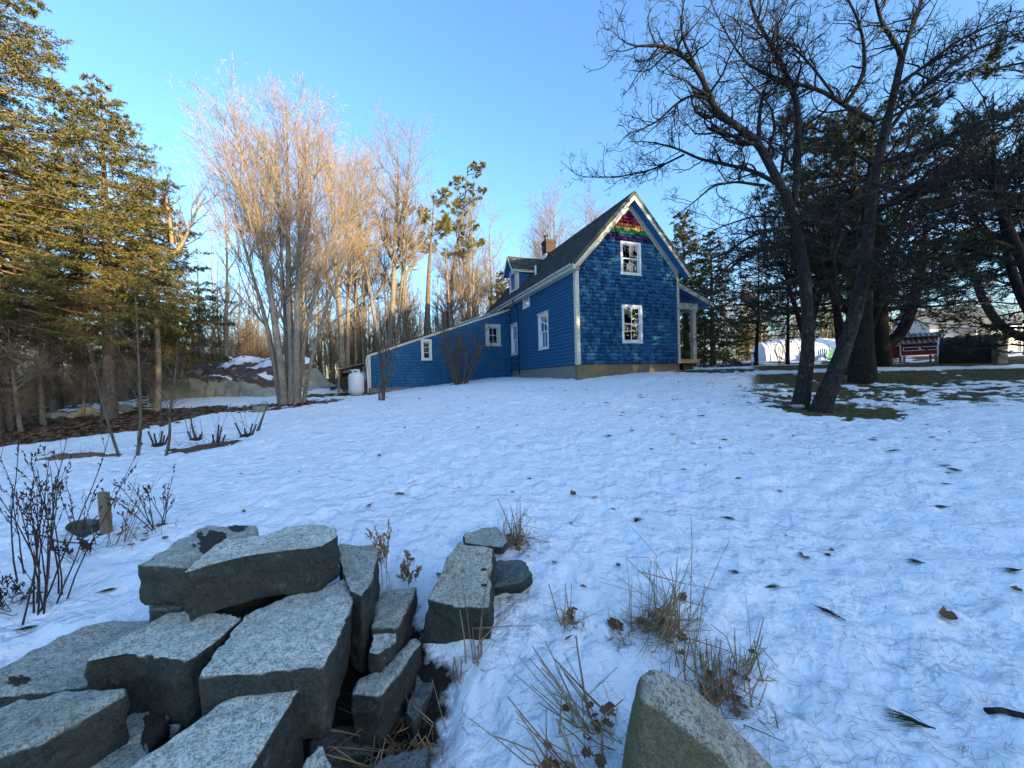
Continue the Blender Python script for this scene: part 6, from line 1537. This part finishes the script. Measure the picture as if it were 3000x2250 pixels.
def adirondack(label, px, dd, mat, rz):
    p = along(px, dd); r_ = empty('lawn_chair', gl(p.x, p.y), rz, label=label, cat='chair', group='lawn chairs by the shelter')
    mb = MB(); mb.hexa([(-.28, -.30, .36), (.28, -.30, .36), (.28, .25, .24), (-.28, .25, .24), (-.28, -.30, .39), (.28, -.30, .39), (.28, .25, .27), (-.28, .25, .27)]); mb.build('seat', mat, r_)
    for i in range(5):
        x = -.22 + i * .11; mb = MB(); mb.beam((x, .22, .25), (x * 1.25, .55, .98 - abs(i - 2) * .05), .09, .02, (0, -1, .3)); mb.build('back_slat', mat, r_)
    for x in (-.31, .31):
        mb = MB(); mb.box(x - .06, x + .06, -.36, .36, .54, .565); mb.build('armrest', mat, r_)
        mb = MB(); mb.box(x - .02, x + .02, -.32, -.25, 0, .54); mb.build('leg', mat, r_)
        mb = MB(); mb.beam((x, -.2, .34), (x, .55, .02), .04, .10); mb.build('leg', mat, r_)
adirondack('blue lawn chair in front of the tarp shelter', 2408, 33.5, M['blue_plastic'], R(150)); adirondack('green lawn chair next to the blue one', 2422, 33.8, M['green_plastic'], R(200))
p = along(2482, 29); r_ = empty('bird_feeder', gl(p.x, p.y), label='hanging bird feeder on a thin pole between the trunks', cat='bird feeder')
mb = MB(); mb.tube([(0, 0, -.1), (0, 0, 1.15)], .018, 7); mb.build('pole', M['steel'], r_)
mb = MB(); mb.lathe([(.16, 1.12), (.14, 1.16), (.05, 1.26), (.01, 1.3)], n=12); mb.build('roof', M['white'], r_); mb = MB(); mb.lathe([(.08, .92), (.085, .95), (.08, 1.12)], n=12); mb.build('seed_tube', M['grey_cover'], r_)
p = along(2301, 27); r_ = empty('birdhouse', gl(p.x, p.y), R(20), label='cream birdhouse on a post in front of the tarp shelter', cat='birdhouse')
mb = MB(); mb.tube([(.1, 0, -.1), (.1, 0, 1.9)], .03, 7); mb.build('post', M['wood_grey'], r_); mb = MB(); mb.box(-.18, .25, -.15, .15, 1.75, 2.05); mb.build('box', M['cream'], r_)
mb = MB(); mb.prism([Vector((-.24, -.2, 2.05)), Vector((.31, -.2, 2.05)), Vector((.035, -.2, 2.25))], (0, .4, 0)); mb.build('roof', M['cream'], r_); mb = MB(); mb.tube([(.03, -.152, 1.9), (.03, -.156, 1.9)], .04, 10); mb.build('entrance', M['wood_dark'], r_)
# small trees whose dark boughs hang before the shelter
for px, dd, sd, lb in ((2217, 23.5, 71, 'young dark pine with thin trunk left of the tarp shelter'), (2308, 24.5, 72, 'young dark pine with thin trunk before the tarp shelter')):
    p = along(px, dd); ms_ = pine_meshes([stem(7.5, (.2, .1), .10, .01, sd, tip=.03)], boughs(sd, 1.7, 7.2, 22, 2.6, .8, rise=(-.12, .1)), sd, (4.2, 5), (18, .13, .022)); plant('pine_tree', gl(p.x, p.y), ms_, CON, label=lb, cat='pine tree')
p = along(2285, 26); sts = [stem(1.5, (math.cos(a) * .5, math.sin(a) * .3), .018, .03, int(a * 9), (0, 0, -.05), tip=.004) for a in (0, .9, 1.8, 2.7, 3.4, 4.3, 5.2)]
plant('bare_shrub', gl(p.x, p.y), bare_meshes(sts, 8, (3, (R(15), R(40)), .4, .3), (3, (R(20), R(45)), .4), (4, (R(20), R(50)), .4), None, ('sapling', 'sapling'), 5, .08), ('stems', 'branches', 'twigs'), label='vase-shaped bare shrub in front of the tarp shelter', cat='shrub')
for i, (px, dd, n_, lb) in enumerate(((2080, 21, 40, 'dry garden stalks just right of the porch'), (2120, 20.5, 46, 'dense dark garden stalks right of the porch'), (2165, 21, 46, 'reddish garden stalks beside the young pine'), (2190, 22, 30, 'sparse garden stalks under the young pine'), (2050, 22.5, 36, 'dry garden stalks behind the porch pier'))):
    p = along(px, dd); rng = np.random.default_rng(60 + i); r_ = empty('garden_stalks', gl(p.x, p.y), label=lb, cat='dead plant', group='dry stalks of the garden bed'); P, Rd = stalks(n_, .55, 0, .28, rng, .009, .3, .30); obj('stalks', tmesh('stalks', M['weed'], tubes(P, Rd, 4)), r_, kind='stuff'); P, Rd = stalks(n_ * 2, .3, 0, .6, rng, .006, .5, .34); obj('blades', tmesh('blades', M['weed'], tubes(P, Rd, 3)), r_, kind='stuff')
# red chicken coop on its trailer
cl = along(2632, 24); cr = along(2750, 23.0); mid = (cl + cr) / 2; L = (Vector((cr.x, cr.y)) - Vector((cl.x, cl.y))).length; az = math.atan2(cr.y - cl.y, cr.x - cl.x)
co = empty('chicken_coop', (mid.x, mid.y, gt(mid.x, mid.y)), az, label='red chicken coop with white trimmed windows on a trailer, far right', cat='chicken coop')
h = L / 2; mb = MB(); mb.box(-h, h, -.5, .7, .40, 1.06); mb.build('body', M['red_paint'], co)
mb = MB(); mb.box(-h - .35, -h - .005, -.4, .6, .25, .98); mb.build('nest_box', M['red_paint'], co)
for x0, x1 in ((-h, -h + .05), (h - .05, h)): MB().box(x0, x1, -.52, -.502, .40, 1.06).build('trim', M['white'], co)
MB().box(-h, h, -.52, -.503, .36, .40).build('trim', M['white'], co)
for xm in (-h * .42, h * .42):
    mb = MB(); a, b_, z0, z1 = xm - .36, xm + .36, .66, .88; mb.box(a, b_, -.525, -.503, z0, z0 + .035); mb.box(a, b_, -.525, -.503, z1 - .035, z1); mb.box(a, a + .035, -.525, -.503, z0 + .035, z1 - .035); mb.box(b_ - .035, b_, -.525, -.503, z0 + .035, z1 - .035); w_ = mb.build('window', M['white'], co); mb = MB(); mb.box(a + .035, b_ - .035, -.512, -.503, z0 + .035, z1 - .035); mb.build('pane', M['wood_dark'], w_)
mb = MB(); mb.hexa([(-h - .1, -.62, 1.05), (h + .1, -.62, 1.05), (h + .1, -.12, 1.33), (-h - .1, -.12, 1.33), (-h - .1, -.62, 1.08), (h + .1, -.62, 1.08), (h + .1, -.12, 1.36), (-h - .1, -.12, 1.36)]); lr = mb.build('lower_roof', M['steel'], co)
mb = MB(); mb.box(-h + .05, h - .05, -.12, .35, 1.2, 1.50); mb.build('clerestory', M['red_paint'], co)
mb = MB(); mb.hexa([(-h - .1, -.30, 1.48), (h + .1, -.30, 1.48), (h + .1, .15, 1.72), (-h - .1, .15, 1.72), (-h - .1, -.30, 1.51), (h + .1, -.30, 1.51), (h + .1, .15, 1.75), (-h - .1, .15, 1.75)]); ur = mb.build('upper_roof', M['steel'], co)
mb = MB(); mb.hexa([(-h - .1, .15, 1.72), (h + .1, .15, 1.72), (h + .1, .85, 1.05), (-h - .1, .85, 1.05), (-h - .1, .15, 1.75), (h + .1, .15, 1.75), (h + .1, .85, 1.08), (-h - .1, .85, 1.08)]); mb.build('rear_roof', M['steel'], co)
for i in range(9):
    x = -h - .05 + i * (2 * h + .1) / 8
    MB().beam((x, -.60, 1.085), (x, -.13, 1.365), .03, .02).build('roof_seam', M['gutter'], lr); MB().beam((x, -.29, 1.515), (x, .14, 1.755), .03, .02).build('roof_seam', M['gutter'], ur)
mb = MB(); mb.prism([Vector((h + .001, -.12, 1.2)), Vector((h + .001, .45, 1.2)), Vector((h + .001, .15, 1.66))], (.03, 0, 0)); mb.build('vent_gable', M['white'], co)
for x in (-h + .2, h - .2):
    for y in (-.42, .6): MB().box(x - .05, x + .05, y - .05, y + .05, -.1, .40).build('leg', M['wood_grey'], co)
mb = MB(); mb.beam((-h, -.3, .25), (h, -.3, .18), .06, .08); mb.build('trailer_frame', M['wood_grey'], co)
# tarped run
tr = along(2841, 20.3); ru = empty('covered_run', gl(tr.x, tr.y), R(-52), label='dark tarped chicken run with open arched end, right of the red coop', cat='chicken run')
cv, V = hoop(ru, 2.1, .85, 1.5, M['tarp_dark'], 'cover', 14, 14, .0, .015)
for r_ in (0, -1):
    mb = MB(); mb.tube([tuple(p) for p in V[r_]], .03, 6); mb.build('end_hoop', M['gutter'], ru, smooth=True)
mb = MB(); v = V[-1]; mb.box(1.01, 1.05, -.85, .85, -.05, .42); mb.box(1.01, 1.05, -.85, -.80, .42, .6); mb.build('end_board', M['wood_grey'], ru)
for y in (-.86, .86): MB().box(-1.0, 1.0, y - .02, y + .02, -.1, .32).build('base_board', M['wood_dark'], ru)
p = along(2930, 18.7); r_ = empty('block_pillar', gl(p.x, p.y), R(-15), label='pale stacked block pillar in front of the arched end of the run', cat='pillar'); zz = -.05
for i in range(6): MB().box(-.19 + .01 * math.sin(i * 3), .19 + .01 * math.sin(i * 3), -.17, .17, zz, zz + .232).build('block', M['concrete_tan'] if i % 2 else M['concrete'], r_, bevel=.012); zz += .24
# white neighbour house
p = along(2850, 44); nh = empty('white_house', gl(p.x, p.y, -.2), R(-8), label='white clapboard house with grey roof and snowy porch roof, far right', cat='house')
mb = MB(); mb.box(-4.2, 4.4, 0, 6, 0, 3.4); mb.prism([Vector((-4.2, 0, 3.41)), Vector((-4.2, 6, 3.41)), Vector((-4.2, 3, 5.5))], (8.6, 0, 0)); mb.build('wall', M['white_house'], nh)
grey_roof = m_plain('grey_slate_roof', (0.11, 0.125, 0.145), .2, 4, .8)
for sg, y0_, y1_ in ((-1, -.4, 3.0), (1, 6.4, 3.0)):
    mb = MB(); mb.hexa([(-4.6, y0_, 3.15), (4.8, y0_, 3.15), (4.8, y1_, 5.62), (-4.6, y1_, 5.62), (-4.6, y0_, 3.30), (4.8, y0_, 3.30), (4.8, y1_, 5.77), (-4.6, y1_, 5.77)]); mb.build('roof', grey_roof, nh)
mb = MB(); mb.hexa([(-2.0, -2.6, 2.55), (4.6, -2.6, 2.55), (4.6, -.02, 3.1), (-2.0, -.02, 3.1), (-2.0, -2.6, 2.68), (4.6, -2.6, 2.68), (4.6, -.02, 3.24), (-2.0, -.02, 3.24)]); pr = mb.build('porch_roof', grey_roof, nh)
snow_patch(nh, lambda a, b: (a, b, 2.69 + (b + 2.6) * .217), -.2, 4.6, -2.6, -.1, .14, 8)
for x in (-1.8, .3, 2.4, 4.4): MB().box(x - .07, x + .07, -2.45, -2.3, 0, 2.56).build('porch_post', M['white'], nh)
for x in (-3.4, -.5, 1.5, 3.2):
    mb = MB(); mb.box(x - .4, x + .4, -.06, -.005, 1.0, 2.4); w_ = mb.build('window', M['white'], nh); MB().box(x - .3, x + .3, -.075, -.062, 1.1, 2.3).build('pane', M['wood_dark'], w_)

# ------------------------------------------------------------------ litter on the snow
def sprig_mesh(seed):
    rng = np.random.default_rng(seed); n = 46; d = nrm(np.stack([np.ones(n), rng.normal(size=n) * .38, np.abs(rng.normal(size=n)) * .14], 1)); L = rng.uniform(.07, .13, n); p = np.stack([rng.random(n) * .03 - .05, rng.normal(size=n) * .003, np.full(n, .008)], 1)
    m = p + d * (L * .55)[:, None]; e_ = p + d * L[:, None]; e_[:, 2] = m[:, 2] * .6; P = np.stack([p, m, e_], 1)
    s = np.array([[[-.06, 0, .008], [-.03, 0, .01], [0, .004, .008]]])
    return tmesh('pine_sprig', M['sprig'], tubes(P, np.tile([.0012, .0011, .0005], (n, 1)), 3), tubes(s, np.array([[.003, .003, .002]]), 5))
SPM = [sprig_mesh(s) for s in range(5)]
def leaf_mesh(seed, size=.11):
    rng = np.random.default_rng(seed); V, F = leaf_geo(rng, 1, size, 0, .0, .8); V -= V.mean(0); V[:, 2] -= V[:, 2].min() - .004; return mesh('oak_leaf', V, [F], M['dryleaf'])
LFM = [leaf_mesh(s) for s in range(6)]
def drop(name, me, px, py, rz, sc, label, cat, group, pos=None):
    p = on_ground(px, py) if pos is None else Vector((pos[0], pos[1], 0)); o = obj(name, me, None, loc=(p.x, p.y, gt(p.x, p.y) + .004), label=label, cat=cat, group=group); o.rotation_euler = (random.gauss(0, .12), random.gauss(0, .12), rz); o.scale = (sc * .56,) * 3; return o
zR = lambda X, Y: (2000 + 1.0504 * X, 1250 + 1.0504 * Y)
for i, (q, rz, sc, lb) in enumerate(((zR(120, 258), -.6, 1.5, 'crossed pair of green pine sprigs right of the tall blades'), (zR(142, 414), .2, 1.5, 'small rounded green pine sprig above the dense straw tuft'), (zR(247, 452), .1, 1.4, 'flat green pine sprig right of the rounded one'),
                                     (zR(415, 518), 2.4, 2.0, 'fanned pine sprig in the middle of the right-hand snow'), (zR(655, 392), 2.6, 1.3, 'small pine sprig above the big curled leaf'), (zR(645, 826), 2.55, 2.0, 'largest dark pine sprig near the bottom right'),
                                     (zR(728, 216), 2.9, 1.6, 'slim dark pine sprig upper right on the snow'), (zR(925, 420), 3.1, 1.6, 'dark pine sprig at the right edge of the snow'), (zR(762, 123), 3.0, 1.9, 'wide dark pine sprig farthest up the right-hand snow'),
                                     (zB(1225, 322), .9, 1.6, 'dark pine sprig straight above the biggest straw tuft'), (zL(845, 1355), .7, 1.4, 'green pine sprig in the snow left of the heap'), (zL(190, 1640), .5, 1.4, 'pine sprig at the left edge below the weeds'))):
    drop('pine_sprig', SPM[i % 5], *q, rz, sc, lb, 'pine sprig', 'pine sprigs lying on the snow')
for i, (q, rz, sc, lb) in enumerate(((zR(740, 548), .3, 1.25, 'biggest curled brown leaf on the right-hand snow'), (zR(930, 462), .1, .9, 'small brown leaf at the right edge of the snow'), (zB(782, 578), .4, 1.0, 'tan curled leaf right of the dark angular stone'), (zB(860, 1010), .2, 1.1, 'dark brown leaf above the broken straw stems'),
                                     (zB(2130, 505), .1, 1.2, 'pale tan leaf right of the fanned sprigs'), (zB(1000, 235), .6, 1.1, 'dark leaf upper middle of the snow'), (zB(882, 205), .9, 1.1, 'tan leaf beside the dark one, upper middle'), (zB(645, 97), .2, 1.1, 'brown leaf nearest the house in the middle of the snow'), (zB(2000, 170), 0, 1.2, 'orange-brown leaf upper right of the tall blades'),
                                     (zB(1470, 780), 1.2, 1.5, 'large brown leaf caught in the biggest straw tuft'), (zB(1110, 905), .3, 1.4, 'greenish crumpled leaf left of the biggest straw tuft'), ((1172, 1447), .3, 1.6, 'reddish oak leaf on the snow behind the heap'))):
    drop('fallen_leaf', LFM[i % 6], *q, rz, sc, lb, 'leaf', 'brown leaves lying on the snow')
rg = random.Random(77); k = 0
while k < 150:
    y = rg.uniform(3.2, 14.5); x = rg.uniform(-.35 * y, 1.25 * y)
    if rg.random() > (.08 + .92 * np.clip((x / y + .25) / 1.1, 0, 1) ** 1.4) * (.3 + y / 14) * (.25 + 1.5 * sstep(.42, .62, fbm(np.array([x * .8]), np.array([y * .8]), 83, 3))[0]): continue
    drop('pine_sprig', SPM[k % 5], 0, 0, rg.uniform(0, 6.28), rg.choice((.5, .7, .9, 1.1, 1.5, 1.9)), 'small dark pine sprig scattered over the lawn snow', 'pine sprig', 'scattered pine sprigs', (x, y)); k += 1
k = 0
while k < 90:
    y = rg.uniform(2.6, 13.5); x = rg.uniform(-.75 * y, 1.2 * y)
    drop('fallen_leaf', LFM[k % 6], 0, 0, rg.uniform(0, 6.28), rg.choice((.35, .5, .6, .8, 1.1)), 'small brown leaf scattered over the lawn snow', 'leaf', 'scattered brown leaves', (x, y)); k += 1
def needles():
    rng = np.random.default_rng(5); N = 21000; y = 1.5 + 13.5 * rng.random(N) ** 1.25; q = rng.uniform(-1.0, 1.3, N); x = q * y
    keep = rng.random(N) < np.clip(.22 + .55 * (q + .6), .10, 1.0) * np.clip(.35 + fbm(x * 1.3, y * 1.3, 61, 3) * 1.3, 0, 1); x = x[keep]; y = y[keep]; N = len(x)
    a = rng.normal(.25, .9, N); L = rng.uniform(.04, .11, N); b = rng.normal(size=N) * .3; P = np.zeros((N, 3, 3))
    for k_ in range(3):
        t = (k_ - 1) / 2; P[:, k_, 0] = x + np.cos(a + b * t) * L * t * 2 * .5; P[:, k_, 1] = y + np.sin(a + b * t) * L * t * 2 * .5
    z = gtop(P[:, :, 0].ravel(), P[:, :, 1].ravel()).reshape(N, 3); P[:, :, 2] = z + .003 + rng.random((N, 1)) * .006
    obj('pine_needles', tmesh('pine_needles', M['needle'], ribbons(P, np.array([[.0004, .0007, .0003]]) * np.clip(y / 4.5, 1, 2.6)[:, None])), None, kind='stuff')
needles()
def turf():   # dead grass standing in the bare strips on the right, loose leaves on the left
    rng = np.random.default_rng(6); N = 60000; y = rng.uniform(6.5, 23, N); x = y * rng.uniform(.5, 1.35, N); m = bare_mask(x, y) > .5; x = x[m][:15000]; y = y[m][:15000]; N = len(x); P = np.zeros((N, 3, 3)); d = rng.normal(size=(N, 2)) * .05
    for k_ in range(3): P[:, k_, 0] = x + d[:, 0] * k_ / 2; P[:, k_, 1] = y + d[:, 1] * k_ / 2; P[:, k_, 2] = k_ * rng.uniform(.015, .035, N)
    P[:, :, 2] += gtop(x, y)[:, None] - .01
    obj('winter_grass', tmesh('winter_grass', M['grass_dead'], ribbons(P, np.tile([.005, .004, .001], (N, 1)))), None, kind='stuff')
    N = 50000; th = rng.uniform(-1.4, -.35, N); y = rng.uniform(8, 24, N); x = y * th; m = bare_mask(x, y) > .5; x = x[m][:3200]; y = y[m][:3200]; n = len(x)
    V, F = leaf_geo(rng, 1, .12, 0, 0, .6); base = V - V.mean(0); a = rng.random(n) * 6.28; s = rng.uniform(.6, 1.2, n); ca, sa_ = np.cos(a) * s, np.sin(a) * s
    Q = np.stack([base[None, :, 0] * ca[:, None] - base[None, :, 1] * sa_[:, None] + x[:, None], base[None, :, 0] * sa_[:, None] + base[None, :, 1] * ca[:, None] + y[:, None], base[None, :, 2] + (gtop(x, y) + .02)[:, None]], -1)
    F = (F[None] + (np.arange(n) * len(base))[:, None, None]).reshape(-1, 4); obj('leaf_litter', mesh('leaf_litter', Q.reshape(-1, 3), [F], M['litter']), None, kind='stuff')
turf()
